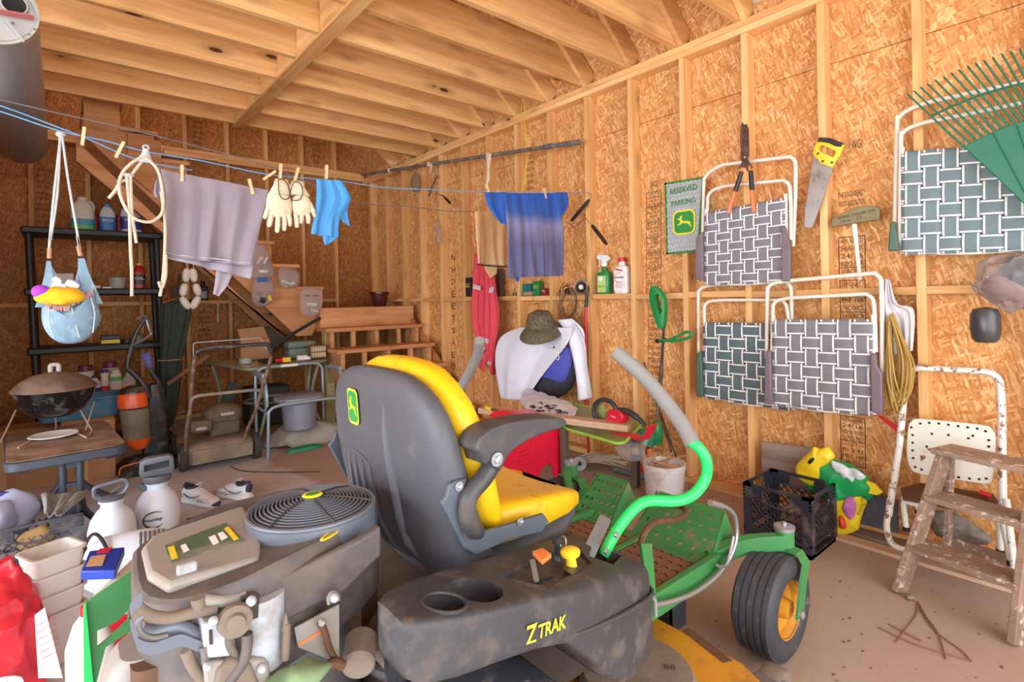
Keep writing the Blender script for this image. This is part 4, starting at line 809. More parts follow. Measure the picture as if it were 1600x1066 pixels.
# upper flight along the back wall
NT_ = 8; run, rise = .235, .222; x0 = 2.07
for k in range(NT_):
    xr = x0-k*run; z = 1.135+rise*(k+1)
    part('tread', MB().bb((xr-.27, 5.44, z-.036), (xr, 6.5, z)), D, st, bevel=.004)
def nose(k): return x0-.025-k*run, 1.135+rise*(k+1)-.037
up_ = []
for k in range(NT_): x, z = nose(k); up_ += [(x, z-rise if k else 1.0), (x, z)]
xl, zl = nose(NT_-1)
up_ += [(xl-run, zl), (xl-run, zl-.30), (1.80, .86), (1.95, .86)]
for y in (5.47, 5.95, 6.45): part('stringer', MB().prism([(x, y, z) for x, z in up_], (0, .04, 0)), D, st)
part('soffit_board', MB().prism([(xl-run-.05, 5.52, zl-.34), (1.62, 5.52, .93), (1.78, 5.52, .80), (xl-run-.05, 5.52, zl-.50)], (0, .09, 0)), D, st)
part('header_board', MB().prism(WL([(200, 207), (252, 222), (252, 262), (236, 300), (199, 268)], Y=5.42), (0, .04, 0)), D, st)
part('header_board', MB().bb((.70, 5.42, 2.50), (1.12, 5.458, 2.56)), D, st)
# flower pot on the landing
P('pot_brown', (78, 30, 28), .35, 0, .1, 10)
c = Vector((2.78, 5.75, 1.136)); s = spx(c)
c = W(593, 479, Z=1.136); c = Vector((W(593, 470, Y=5.62).x, 5.62, 1.136)); s = spx(c)
one('flower_pot', MB().lathe([(9*s, 0), (10*s, 1*s), (12.5*s, 12*s), (14*s, 19*s), (15.5*s, 19.5*s), (15.5*s, 22.5*s), (14*s, 22.5*s), (11*s, 6*s), (.001, 5*s)], c, (0, 0, 1), 28), M['pot_brown'], 'dark brown flower pot standing on the stair landing', 'pot')
# ================================================================ LEFT AND BACK OF THE ROOM
# barrel of the rolled-up door hung near the ceiling
P('galv', (170, 174, 180), .5, .35, .06, 4); P('galv_cap', (186, 190, 186), .45, .5, .08, 6); P('bracket_red', (182, 96, 92), .6); P('dark_hole', (20, 20, 22), .8)
rd = thing('door_coil', 'grey rolled-up door barrel hanging under the joists at upper left', 'door coil', (-.2, 4.3, 2.30)); c0 = Vector((-.205, 3.08, 2.452)); R = .152
part('curtain_roll', MB().lathe([(R, .0), (R, 2.42), (R*.9, 2.44)], c0, (0, 1, 0), 48), M['galv'], rd)
cp = part('end_cap', MB().lathe([(.001, -.012), (R*.9, -.012), (R*.95, -.02), (R*1.02, -.02), (R*1.02, .03)], c0, (0, 1, 0), 48, cap=False), M['galv_cap'], rd)
part('shaft_opening', MB().lathe([(.036, -.02), (.040, -.022), (.046, -.014)], c0+Vector((.075, 0, .03)), (0, 1, 0), 24), M['dark_hole'], cp); part('opening_rim', MB().tube([c0+Vector((.075+.042*cos(g), -.022, .03+.042*sin(g))) for g in [2*pi*k/24 for k in range(24)]], .004, 6, True), M['galv_cap'], cp)
part('red_bracket', MB().bar(W(-60, 8, Y=3.02), W(53, 28, Y=3.02), .004, .052, (0, 1, 0)), M['bracket_red'], rd, label='red painted flat bracket')
part('rib', MB().bar(W(8, 30, Y=3.05), W(38, 66, Y=3.05), .006, .012, (0, 1, 0)), M['galv_cap'], rd)
for a in ((54, 46), (45, 54), (20, 36)): part('bolt', MB().lathe([(.005, 0), (.004, .006)], W(*a, Y=3.06), (0, -1, 0), 10), M['steel'], rd)
for y in (3.35, 5.2): part('hanger_strap', MB().bb((-.215, y, 2.60), (-.195, y+.03, TOP)), M['galv_cap'], rd)
# resin shelving
P('resin_black', (38, 38, 42), .5, 0, .1, 10)
su = thing('shelving_unit', 'black plastic shelving unit against the back wall at left', 'shelves', (.25, 5.95, 0))
SX0, SX1, SY0, SY1 = -.235, .715, 5.72, 6.14
LV = [.40, .87, 1.35, 1.85]
def lean(z): return .05*(1-z/1.85)
for z in [.04]+LV:
    d = lean(z); part('shelf', MB().bb((SX0+d, SY0, z-.055), (SX1+d, SY1, z)), M['resin_black'], su, bevel=.012)
for x in (SX0+.045, SX1-.045):
    for y in (SY0+.045, SY1-.045): part('post', MB().tube([(x+lean(0), y, 0), (x, y, 1.80)], .024, 12), M['resin_black'], su)
def on_shelf(px, lv, Y=5.86):
    z = LV[lv]+.0005; return Vector((W(px, 400, Y=Y).x, Y, z))
P('milk_white', (214, 206, 190), .4); P('jug_white', (206, 206, 208), .4); P('cap_blue', (60, 150, 190), .4); P('lab_blue', (40, 110, 176), .45); P('lab_teal', (60, 150, 170), .45); P('lab_green', (96, 176, 84), .45)
P('cap_mag', (136, 52, 84), .4); P('lab_navy', (50, 60, 130), .45); P('oil_red', (170, 20, 28), .35); P('cap_yel', (226, 180, 40), .4); P('can_grey', (168, 168, 164), .4)
def fbottle(px, Hp, Wp, lv, name, label, body, capm, labels=(), cat='bottle', Y=5.86, caph=.10, capr=.45, neck=.14, handle=False, txt=None, group=None, sq=3.0):
    c = on_shelf(px, lv, Y); s = spx(c); H_, R = Hp*s, Wp*s/2*.80; root = thing(name, label, cat, c, group)
    rr = lambda r, z: sellipse(c+Vector((0, 0, z)), (r, 0, 0), (0, r*.7, 0), sq, 24)
    part('body', MB().loft([rr(R*.94, 0), rr(R, .01), rr(R, H_*.60), rr(R*.9, H_*.72), rr(R*capr*1.25, H_*(1-neck)), rr(R*capr*.9, H_*(1-caph))]), M[body], root)
    if capm: part('cap', MB().lathe([(R*capr, H_*(1-caph)), (R*capr, H_*.99), (R*capr*.85, H_)], c, (0, 0, 1), 18), M[capm], root)
    for z0, z1, mt in labels: part('label_band', MB().loft([rr(R*1.012, H_*z0), rr(R*1.012, H_*z1)]), M[mt], root)
    if txt: text(txt, c+Vector((0, -R*.72, H_*.40)), (1, 0, 0), (0, 0, 1), M['white_ink'], root, width=R*1.5, height=H_*.10)
    if handle: part('handle', MB().tube(smoothpath([c+Vector((R*.2, 0, H_*.88)), c+Vector((R*.75, 0, H_*.86)), c+Vector((R*.95, 0, H_*.72)), c+Vector((R*.92, 0, H_*.58))], 4), R*.11, 8), M[body], root)
    return root
fbottle(130, 52, 37, 3, 'milk_jug', 'cream jug with blue and green label on top shelf, left', 'milk_white', 'milk_white', [(.02, .14, 'lab_green'), (.14, .34, 'lab_teal')], handle=True)
fbottle(169, 43, 25, 3, 'pool_shock_bottle', 'blue labelled bottle with teal cap on top shelf, middle', 'jug_white', 'cap_blue', [(.02, .52, 'lab_blue')], txt='SHOCK')
fbottle(206, 48, 34, 3, 'detergent_jug', 'white jug with blue label on top shelf, right, behind rope', 'jug_white', 'jug_white', [(.10, .50, 'lab_navy')], handle=True, txt='WASH')
for px, lab in ((150, 'dark red jar between the cream jug and blue bottle'), (188, 'dark red jar left of the white jug on top shelf')): fbottle(px, 30, 12, 3, 'red_jar', lab, 'oil_red', 'oil_red', cat='jar', Y=6.0, capr=.8)
fbottle(217, 40, 20, 2, 'motor_oil_bottle', 'red oil bottle with yellow cap on the second shelf', 'oil_red', 'cap_yel', [(.15, .55, 'black_plastic')], txt='OIL')
c = on_shelf(182, 2); s = spx(c); one('grey_cup', MB().lathe([(10*s, 0), (12.5*s, 17*s), (11.5*s, 17*s), (9*s, 1.5*s), (.001, 1.5*s)], c, (0, 0, 1), 20), M['can_grey'], 'small grey plastic cup on the second shelf', 'cup')
for px, hp, wp, lab, mt in ((100, 24, 22, 'grey cloth pouch at left on the second shelf behind the denim bag', 'milk_white'), (148, 5, 12, 'flat cream box on second shelf right of denim bag', 'milk_white'), (166, 3, 12, 'thin pale strip on second shelf left of grey cup', 'pvc')):
    c = on_shelf(px, 2); s = spx(c); one('small_box', MB().bb(c+Vector((-wp*s/2, -.04, 0)), c+Vector((wp*s/2, .04, hp*s))), M[mt], lab, 'box', bevel=.004)
c = on_shelf(170, 1); s = spx(c)
tm = thing('tape_measure', 'black and yellow tape measure box on the third shelf', 'tape measure', c); part('case', MB().bb(c+Vector((-12*s, -.04, .0)), c+Vector((12*s, .04, 6*s))), M['yellow_plastic'], tm, bevel=.004); part('cover', MB().bb(c+Vector((-12.5*s, -.042, 6*s)), c+Vector((12.5*s, .042, 13*s))), M['black_plastic'], tm, bevel=.006)
c = on_shelf(196, 1); one('black_tape_roll', MB().lathe([(.028, 0), (.05, 0), (.05, .03), (.028, .03), (.028, 0)], c, (0, 0, 1), 22, cap=False), M['black_plastic'], 'black tape roll lying on the third shelf', 'tape')
c = on_shelf(214, 1, 5.95); one('olive_jar_lid', MB().lathe([(.05, 0), (.05, .05), (.03, .07), (.001, .07)], c, (0, 0, 1), 20), M['olive'], 'squat olive tin behind the vacuum handle', 'tin')
fbottle(130, 52, 30, 0, 'wipes_canister', 'white canister with magenta lid on the lowest shelf, left', 'milk_white', 'cap_mag', [(.15, .28, 'lab_red'), (.35, .6, 'lab_teal')] if False else [(.08, .25, 'lab_navy'), (.4, .6, 'lab_teal')], cat='canister', caph=.17, capr=.78, neck=.18, Y=5.92)
fbottle(169, 52, 28, 0, 'wipes_canister', 'white canister with magenta lid on lowest shelf, right one', 'milk_white', 'cap_mag', [(.5, .62, 'lab_teal')], cat='canister', caph=.17, capr=.78, neck=.18, Y=5.98)
fbottle(144, 38, 20, 0, 'cleaner_bottle', 'white and navy cleaner bottle in front of the left canister', 'jug_white', 'lab_navy', [(.02, .5, 'lab_navy')], Y=5.78, capr=.4)
fbottle(160, 46, 13, 0, 'slim_aerosol', 'slim white aerosol with navy top between the canisters', 'milk_white', 'lab_navy', [(.1, .45, 'cap_red')], cat='aerosol', Y=5.76, capr=.9)
fbottle(177, 44, 21, 0, 'white_bottle', 'plain white bottle with green mark in front of right canister', 'milk_white', 'milk_white', [(.6, .75, 'lab_green')], Y=5.78, capr=.7)
fbottle(197, 38, 24, 0, 'spray_cleaner', 'translucent bottle with pink mark left of the vacuum', 'can_grey', 'can_grey', [(.1, .3, 'cap_mag')], Y=5.80, capr=.3)
c = on_shelf(92, 0, 5.93); s = spx(c); one('brown_paper_bag', crumple(MB().loft([sellipse(c+Vector((0, 0, z*s)), (r_*s, 0, 0), (0, r_*s*.7, 0), 3, 18) for z, r_ in ((0, 20), (10, 21), (26, 16), (34, 10))]), .012, 12), M['rag_tan'], 'crumpled brown paper bag behind the grill lid', 'bag')
# cardboard boxes behind the side table
P('cardboard', (170, 126, 86), .8, 0, .06, 5); P('cardboard_lt', (196, 158, 112), .8, 0, .06, 5)
for a, b, lab in (((-.465, 4.72, 0), (-.02, 5.25, .36), 'wide cardboard box on the floor at far left'), ((-.01, 4.66, 0), (.28, 5.2, .40), 'cardboard box behind the side table leg'),):
    o = thing('cardboard_box', lab, 'box', ((a[0]+b[0])/2, (a[1]+b[1])/2, 0), 'cardboard boxes below the shelves'); mb = MB().bb(a, b); part('carton', mb, M['cardboard'], o, bevel=.004)
    part('flap', MB().prism([(a[0], a[1], b[2]), (b[0], a[1], b[2]), (b[0], a[1]+.20, b[2]+.012), (a[0], a[1]+.20, b[2]+.012)], (0, 0, .004)), M['cardboard_lt'], o)
    part('tape_seam', MB().bb((a[0]+.3*(b[0]-a[0]), a[1]-.001, .0), (a[0]+.3*(b[0]-a[0])+.05, a[1]-.0002, b[2])), M['cardboard_lt'], o)
# blue tub
P('tub_blue', (46, 112, 146), .5, 0, .1, 10, ((120, 110, 100), .35, 12))
c = Vector((-.02+.12, 4.90, .415)); s = spx(W(95, 650, Y=4.9)); o = thing('blue_tub', 'blue plastic tub standing behind the kettle grill', 'tub', c)
rr = lambda r, z: sellipse(c+Vector((0, 0, z)), (r, 0, 0), (0, r*.55, 0), 6, 32)
part('body', MB().loft([rr(.22, 0), rr(.255, .13), rr(.245, .13), rr(.21, .01)]), M['tub_blue'], o); part('rim', MB().tube(rr(.265, .135), .012, 8, True), M['tub_blue'], o)
# side table
P('table_plastic', (62, 70, 82), .45, 0, .08, 8); P('table_top', (128, 104, 88), .6, 0, .12, 9, ((170, 140, 118), .5, 8))
tb = thing('side_table', 'low dusty dark plastic side table with curved legs', 'table', (0, 3.85, 0))
tt = WL([(14, 712), (30, 700), (150, 656), (182, 660), (194, 682), (182, 694), (20, 716)], Z=.48)
tc_ = Vector((.0, 3.80, .48)); top = rrect(tc_, (1, .06, 0), (-.06, 1, 0), .235, .42, .06)
part('tabletop', MB().prism([p-Vector((0, 0, .045)) for p in top], (0, 0, .043)), M['table_plastic'], tb, bevel=.006)
part('top_surface', MB().prism([tc_+(p-tc_)*.965 for p in top], (0, 0, .003)), M['table_top'], tb)
for sx in (-1, 1):
    part('leg', MB().tube(smoothpath([(.03+sx*.035, 3.5, .44), (.03+sx*.035, 3.5, .26), (.03+sx*.06, 3.5, .14), (.03+sx*.20, 3.50, .012)], 5), .016, 10), M['table_plastic'], tb)
    part('leg', MB().tube(smoothpath([(.03+sx*.035, 4.1, .44), (.03+sx*.035, 4.1, .26), (.03+sx*.06, 4.1, .14), (.03+sx*.20, 4.14, .012)], 5), .016, 10), M['table_plastic'], tb)
for z in (.40, .30): part('brace', MB().bb((0.0, 3.49, z-.012), (.06, 3.51, z+.012)), M['table_plastic'], tb)
for x in (-.16, .2): part('clip', MB().bb((x-.03, 3.46, .41), (x+.03, 3.5, .435)), M['black_plastic'], tb)
# kettle grill
P('enamel', (20, 20, 22), .10, 0, .2, 20, ((110, 106, 102), .25, 9)); P('enamel_dusty', (104, 84, 70), .55, 0, .2, 12, ((130, 106, 88), .5, 6)); P('rust_leg', (150, 120, 104), .6); P('chrome', (180, 176, 170), .25, .9)
c = W(86, 612, Y=3.95); s = spx(c); g = thing('tabletop_grill', 'black enamel tabletop kettle grill with dusty lid', 'grill', Vector((c.x, c.y, .485)))
part('bowl', MB().lathe([(28*s, -37*s), (45*s, -28*s), (57*s, -12*s), (62*s, 2*s), (63*s, 4*s), (60*s, 2*s), (50*s, -15*s), (20*s, -32*s)], c, (0, 0, 1), 40, .82, .82), M['enamel'], g)
part('lid', MB().lathe([(64*s, 4*s), (65*s, 6*s), (62*s, 9*s), (50*s, 19*s), (32*s, 27*s), (10*s, 31*s), (.001, 32*s)], c, (0, 0, 1), 40, .82, .82), M['enamel_dusty'], g)
part('lid_handle', MB().tube(roundpath([c+Vector((-5*s, 0, 30*s)), c+Vector((-5*s, 0, 42*s)), c+Vector((5*s, 0, 42*s)), c+Vector((5*s, 0, 30*s))], .01), .012, 10), M['can_grey'], g)
for a, b in (((-45, 0, -22), (-62, -8, -72)), ((48, 0, -22), (36, -10, -66)), ((0, 30, -25), (0, 44, -66)), ((30, -10, -32), (44, -20, -68))):
    q = c+Vector(b)*s; q.z = .487; part('leg', MB().tube([c+Vector(a)*s, q], .004, 6), M['rust_leg'], g)
c = W(84, 668, Z=.52); s = spx(c); one('plate', MB().lathe([(.001, 0), (18*s, 0), (30*s, 4*s), (29*s, 5*s), (17*s, 1.5*s), (.001, 1.5*s)], Vector((c.x, 3.86, .486)), (0, 0, 1), 30), M['pvc'], 'shallow white dish lying under the grill on the side table', 'dish')
one('wire_rack', MB().tube(WL([(28, 700), (62, 680)], Z=.488), .003, 6).tube(WL([(108, 672), (136, 684), (142, 676)], Z=.488), .003, 6), M['rag_tan'], 'thin bent wire stand lying on the side table', 'wire')
# vacuum cleaner
P('vac_black', (46, 46, 48), .3, 0, .15, 14, ((110, 96, 84), .3, 16)); P('vac_orange', (226, 92, 30), .3); P('vac_clear', (140, 128, 108), .3, 0, .2, 14, trans=.25); P('wrap_blue', (92, 96, 150), .4, 0, .3, 40); P('vac_silver', (120, 124, 126), .25, .6)
Y = 4.72; vc = thing('vacuum_cleaner', 'upright vacuum cleaner with orange canister rims and looped handle', 'vacuum', Vector((W(238, 700, Y=Y).x, Y, 0)))
part('handle_loop', MB().tube(smoothpath(WL([(214, 500), (222, 494), (228, 497), (234, 516), (236, 522), (226, 530), (212, 537), (207, 540)], Y=Y), 4), .011, 8), M['vac_silver'], vc)
part('handle_neck', MB().tube(smoothpath(WL([(228, 496), (213, 520), (204, 548), (199, 570), (201, 578), (215, 590), (226, 602), (232, 622)], Y=Y), 4), [.014]*8+[.018]*12+[.022]*9, 10), M['vac_black'], vc)
part('neck_trim', MB().tube(smoothpath(WL([(202, 577), (217, 592), (224, 603), (229, 620)], Y=Y-.03), 4), .008, 8), M['vac_silver'], vc)
part('spine', MB().loft([sellipse(W(a, b, Y=Y+.06), (w_, 0, 0), (0, .05, 0), 4, 20) for a, b, w_ in ((240, 600, .03), (242, 625, .06), (243, 660, .075), (243, 700, .085), (244, 716, .09))]), M['vac_black'], vc)
cc = W(209, 660, Y=Y-.02); s = spx(cc); sg_ = lambda a, b, w_, d_: sellipse(W(a, b, Y=Y-.04), (w_*s, 0, 0), (0, d_*s, 0), 2.2, 26)
part('dirt_cup', MB().loft([sg_(210, 638, 19, 17), sg_(212, 660, 19, 17), sg_(214, 684, 17.5, 16)]), M['vac_clear'], vc, label='dusty clear dirt cup')
part('top_rim', MB().loft([sg_(206, 614, 17, 16), sg_(206, 617, 19, 17), sg_(208, 636, 20, 18)]), M['vac_orange'], vc); part('bottom_rim', MB().loft([sg_(215, 684, 18, 17), sg_(217, 692, 15, 15), sg_(219, 700, 9, 10)]), M['vac_orange'], vc)
part('cup_lid', MB().loft([sg_(207, 604, 12, 12), sg_(206, 611, 18, 16), sg_(206, 615, 17, 16)]), M['vac_black'], vc); part('bail', MB().tube(smoothpath(WL([(190, 616), (195, 604), (210, 596)], Y=Y-.06), 4), .004, 6), M['vac_orange'], vc)
part('side_spine', MB().tube(smoothpath(WL([(192, 620), (193, 650), (200, 690)], Y=Y), 3), .012, 8), M['vac_orange'], vc)
part('floor_head', MB().loft([rrect((W(228, 720, Y=Y).x, Y-.02, z), (1, 0, 0), (0, 1, 0), a, b, .04) for z, a, b in ((0.002, .17, .15), (.04, .175, .155), (.09, .13, .11), (.11, .08, .07))]), M['vac_black'], vc)
part('head_trim', MB().tube(smoothpath([(W(228, 720, Y=Y).x-.17, Y-.19, .04), (W(228, 720, Y=Y).x-.15, Y-.18, .09), (W(228, 720, Y=Y).x, Y-.16, .10)], 4), .005, 6), M['vac_orange'], vc)
part('hose', MB().tube(smoothpath(WL([(228, 558), (236, 580), (248, 600), (255, 625), (258, 660), (256, 690)], Y=Y+.08), 4), .018, 10), M['vac_black'], vc)
part('tool_wrap', crumple(MB().tube(WL([(226, 552), (231, 560), (234, 574)], Y=Y+.05), [.03, .028, .018], 12), .012, 26), M['wrap_blue'], vc, label='blue printed plastic wrap')
# closed umbrella
P('umbrella_green', (52, 62, 58), .85, 0, .12, 20, bump=.2, bscale=200)
um = thing('closed_umbrella', 'closed dark green patio umbrella leaning behind the vacuum', 'umbrella', (W(270, 690, Y=5.5).x, 5.5, 0)); Y = 5.5
secs = [(288, 468, 10, .5), (276, 476, 19, .8), (275, 500, 18, 1), (272, 530, 16, 1), (268, 560, 13.5, 1), (267, 600, 12, 1), (265, 640, 9, 1), (262, 668, 6, 1)]; s = spx(W(270, 560, Y=Y))
rings = []
for a, b, w_, e in secs:
    c_ = W(a, b, Y=Y); rings.append([c_+Vector((cos(g)*w_*s*(1+.14*cos(9*g+b*.02)), sin(g)*w_*s*.7*(1+.14*cos(9*g+b*.02)), 0)) for g in [2*pi*k/54 for k in range(54)]])
part('canopy', MB().loft(rings), M['umbrella_green'], um); part('pole', MB().tube([W(262, 660, Y=Y), Vector((W(258, 700, Y=Y).x, Y, .0))], .019, 10), M['vac_black'], um)
part('strap', MB().tube([W(267, 562, Y=Y)+Vector((cos(g)*17*s, sin(g)*12*s, 0)) for g in [2*pi*k/24 for k in range(24)]], .006, 6, True), M['leather'], um)
P('wood_brown', (130, 80, 48), .6)
one('leaning_beam', MB().bar(W(262, 600, Y=5.3), W(325, 556, Y=5.3), .03, .012, (0, 1, 0)), M['wood_brown'], 'thin brown stick strapped across behind the umbrella', 'stick')
# glass table, things on it
P('table_green', (140, 152, 132), .35, .1, .08, 8, ((160, 150, 128), .3, 10)); P('glass_top', (176, 174, 140), .2, 0, .06, 5)
gt = thing('patio_table', 'patio table with grey green metal frame below the stairs', 'table', (1.6, 5.0, 0)); Z = .66
cor = [Vector((1.10, 4.45, Z)), Vector((1.86, 4.66, Z)), Vector((2.10-.14, 5.15, Z)), Vector((.96, 5.55, Z))]
cor = [Vector((1.20, 4.80, Z)), Vector((1.92, 4.97, Z)), Vector((1.95, 5.40, Z)), Vector((1.04, 5.9, Z))]
out = roundpath([(cor[0]+cor[3])/2, cor[0], cor[1], cor[2], cor[3], (cor[0]+cor[3])/2], .12, 5)[:-1]
part('glass_pane', MB().prism([p+Vector((0, 0, -.012)) for p in out], (0, 0, .010)), M['glass_top'], gt); part('rim', MB().tube([p-Vector((0, 0, .018)) for p in out], .022, 8, True, flat=.8), M['table_green'], gt)
for a, b in ((cor[0], (.16, .12)), (cor[1], (-.14, .10)), (cor[2], (-.12, -.12)), (cor[3], (.14, -.14))):
    p = Vector((a.x+b[0]*.5, a.y+b[1]*.5, Z-.03)); q = Vector((a.x+b[0]*.9, a.y+b[1]*.9, .3)); e = Vector((a.x+b[0]*.3, a.y+b[1]*.3, .0)); part('leg', MB().tube(smoothpath([p, q, e], 6), .015, 8), M['table_green'], gt)
part('shelf_ring', MB().tube([Vector((1.52+.26*cos(g), 5.25+.2*sin(g), .30)) for g in [2*pi*k/30 for k in range(30)]], .012, 8, True), M['table_green'], gt)
def ontable(px, py): return W(px, py, Z=Z+.001)
bx = thing('open_carton', 'open cardboard carton with flap up on the patio table', 'box', (1.4, 5.5, Z)); p0 = W(373, 556, Y=5.5); p1 = W(418, 556, Y=5.5)
part('carton', MB().bb((p0.x, 5.42, Z+.004), (p1.x, 5.64, W(395, 530, Y=5.42).z)), M['cardboard'], bx, bevel=.003); part('flap', MB().prism(WL([(371, 515), (412, 510), (420, 532), (377, 534)], Y=5.5), (0, .004, 0)), M['cardboard'], bx)
c = ontable(393, 556); one('round_pan', MB().lathe([(.10, 0), (.125, .006), (.13, .02), (.125, .02), (.1, .006), (.001, .006)], Vector((1.47, 5.14, Z+.004)), (0, 0, 1), 28), M['black_plastic'], 'flat black round pan on the patio table', 'pan')
c = Vector((1.25, 5.16, Z+.004)); one('small_tin_cup', MB().lathe([(.05, 0), (.055, .045), (.045, .045), (.045, .005), (.001, .005)], c, (0, 0, 1), 20), M['can_grey'], 'low grey tin left of the round pan', 'tin')
P('tool_green', (110, 128, 112), .45, 0, .1); p = W(475, 548, Y=5.05)
tb2 = thing('green_tool_case', 'grey green plastic tool case on the patio table', 'case', (W(472, 540, Y=5.2).x, 5.25, Z)); x0_, x1_ = W(450, 540, Y=5.2).x, W(493, 540, Y=5.2).x
part('base', MB().bb((x0_+.01, 5.19, Z+.004), (x1_-.01, 5.34, Z+.10)), M['tool_green'], tb2, bevel=.015); part('lid', MB().bb((x0_, 5.18, Z+.102), (x1_, 5.35, Z+.165)), M['tool_green'], tb2, bevel=.02)
P('wicker', (120, 96, 62), .7, 0, .2, 40); x0_, x1_ = W(486, 546, Y=5.02).x, W(509, 546, Y=5.02).x
wk = thing('ribbed_basket', 'small tan ribbed basket in front of the tool case', 'basket', ((x0_+x1_)/2, 5.08, Z)); part('body', MB().bb((x0_, 5.02, Z+.004), (x1_, 5.14, Z+.13)), M['wicker'], wk, bevel=.008)
mb = MB()
for i in range(9):
    for z_ in (.02, .075): mb.tube([(x0_+(x1_-x0_)*(i+.5)/9, 5.016, Z+z_), (x0_+(x1_-x0_)*(i+.5)/9, 5.016, Z+z_+.042)], .005, 6)
part('ribs', mb, M['rag_tan'], wk, kind='stuff')
p = W(472, 548, Y=4.98); pf = thing('pvc_tee', 'white pipe fitting lying on the table before the basket', 'pipe fitting', Vector((p.x, p.y, Z+.003)))
q = Vector((p.x, 4.97, Z+.03)); part('body', MB().tube([q+Vector((-.05, 0, 0)), q+Vector((.04, .0, 0))], .024, 12), M['pvc'], pf); part('branch', MB().tube([q, q+Vector((.05, -.05, -.004))], .016, 10), M['pvc'], pf)
p = W(515, 548, Y=4.9); one('shell_stone', crumple(MB().ball(Vector((1.90, 5.12, Z+.035)), (.04, .03, .035), 14, 8), .008, 20), M['can_grey'], 'small rounded grey stone at the table corner', 'stone')
p = W(442, 548, Y=4.94); dr = thing('yellow_battery_drill', 'yellow and dark hand tool lying on the table edge', 'tool', Vector((p.x, 4.93, Z+.003))); part('body', MB().tube([Vector((p.x-.07, 4.93, Z+.03)), Vector((p.x-.01, 4.93, Z+.03))], .018, 10), M['red_plastic'], dr); part('tip', MB().bb((p.x-.01, 4.91, Z+.008), (p.x+.06, 4.95, Z+.05)), M['yellow_plastic'], dr, bevel=.006)
one('black_pole', MB().tube(WL([(425, 545), (455, 523), (500, 497)], Y=5.28), .016, 8), M['black_plastic'], 'long black pole slanting behind the table up to landing', 'pole')
P('tarp_grey', (118, 112, 100), .85, 0, .1); one('dark_sack', crumple(MB().ball(W(410, 522, Y=5.9)+Vector((0, 0, -.06)), (.22, .12, .16), 24, 14), .03, 7), M['tarp_grey'], 'dark rounded sack behind the table under the stairs', 'sack')
# commode chair
P('alu_blue', (150, 168, 178), .35, .4, .05); P('pail_grey', (134, 136, 148), .4, 0, .04)
cm = thing('commode_chair', 'grey metal commode chair with a lidded pail', 'chair', (1.5, 4.6, 0)); Y0, Y1 = 4.35, 4.74; X0, X1 = 1.20, 1.80
sz = .40; az = .60
part('front_frame', MB().tube(roundpath([(X0, Y0, 0), (X0+.01, Y0, sz-.02), (X0+.10, Y0-.0, sz+.0), (X1-.10, Y0, sz), (X1-.01, Y0, sz-.02), (X1+.03, Y0, 0)], .07, 5), .0125, 10), M['alu_blue'], cm)
part('rear_frame', MB().tube(roundpath([(X0+.02, Y1, 0), (X0+.02, Y1, .66), (X1-.02, Y1, .66), (X1-.02, Y1, 0)], .09, 5), .0125, 10), M['alu_blue'], cm)
for x in (X0, X1+.01):
    part('arm_frame', MB().tube(roundpath([(x, Y1, .62), (x, Y0+.06, .62), (x, Y0, .50), (x, Y0, sz)], .06, 5), .0125, 10), M['alu_blue'], cm); part('arm_pad', MB().tube([(x, Y0+.06, .632), (x, Y0+.28, .632)], .019, 10), M['alu_blue'], cm)
    part('side_rail', MB().tube([(x, Y0, sz-.05), (x+(.02 if x == X0 else -.03), Y1, sz-.05)], .011, 8), M['alu_blue'], cm)
c = Vector((1.51, 4.55, .385)); part('lid', MB().loft([sellipse(c+Vector((0, 0, z)), (r_, 0, 0), (0, r_*.95, 0), 2.6, 30) for z, r_ in ((0, .185), (.015, .195), (.035, .19), (.05, .15))]), M['pail_grey'], cm)
pl = part('pail', MB().lathe([(.115, -.235), (.125, -.225), (.140, -.02), (.15, -.01), (.15, .0)], c, (0, 0, 1), 30), M['pail_grey'], cm)
part('sticker', MB().tube([(1.42, Y1-.013, .66), (1.56, Y1-.013, .66)], .0125, 8), M['white_ink'], cm)
P('tarp_white', (172, 168, 160), .85, 0, .08); P('tarp_green', (30, 130, 90), .5)
one('folded_tarp', crumple(MB().loft([sellipse((1.60, 4.70, z), (a_, 0, 0), (0, b_, 0), 2.5, 40) for z, a_, b_ in ((.0, .33, .2), (.04, .34, .2), (.10, .28, .17), (.15, .15, .1))]), .045, 9), M['tarp_white'], 'crumpled grey tarp heaped beneath the commode chair', 'tarp')
one('green_tarp', crumple(MB().loft([sellipse((1.50, 4.40, z), (a_, 0, 0), (0, b_, 0), 2.5, 30) for z, a_, b_ in ((.002, .15, .05), (.025, .13, .045), (.035, .06, .02))]), .006, 14), M['tarp_green'], 'green plastic sheet edge peeking out below the grey tarp', 'tarp')
P('dark_panel', (54, 58, 52), .6); one('leaning_board', MB().prism(WL([(345, 632), (358, 598), (372, 598), (366, 632)], Y=5.3), (0, .02, 0)), M['dark_panel'], 'dark board leaning under the patio table', 'board')
one('under_table_bin', MB().bb((1.36, 5.50, 0), (1.74, 5.78, .38)), M['dark_panel'], 'dark bin standing in the shade below the table', 'bin', bevel=.02)
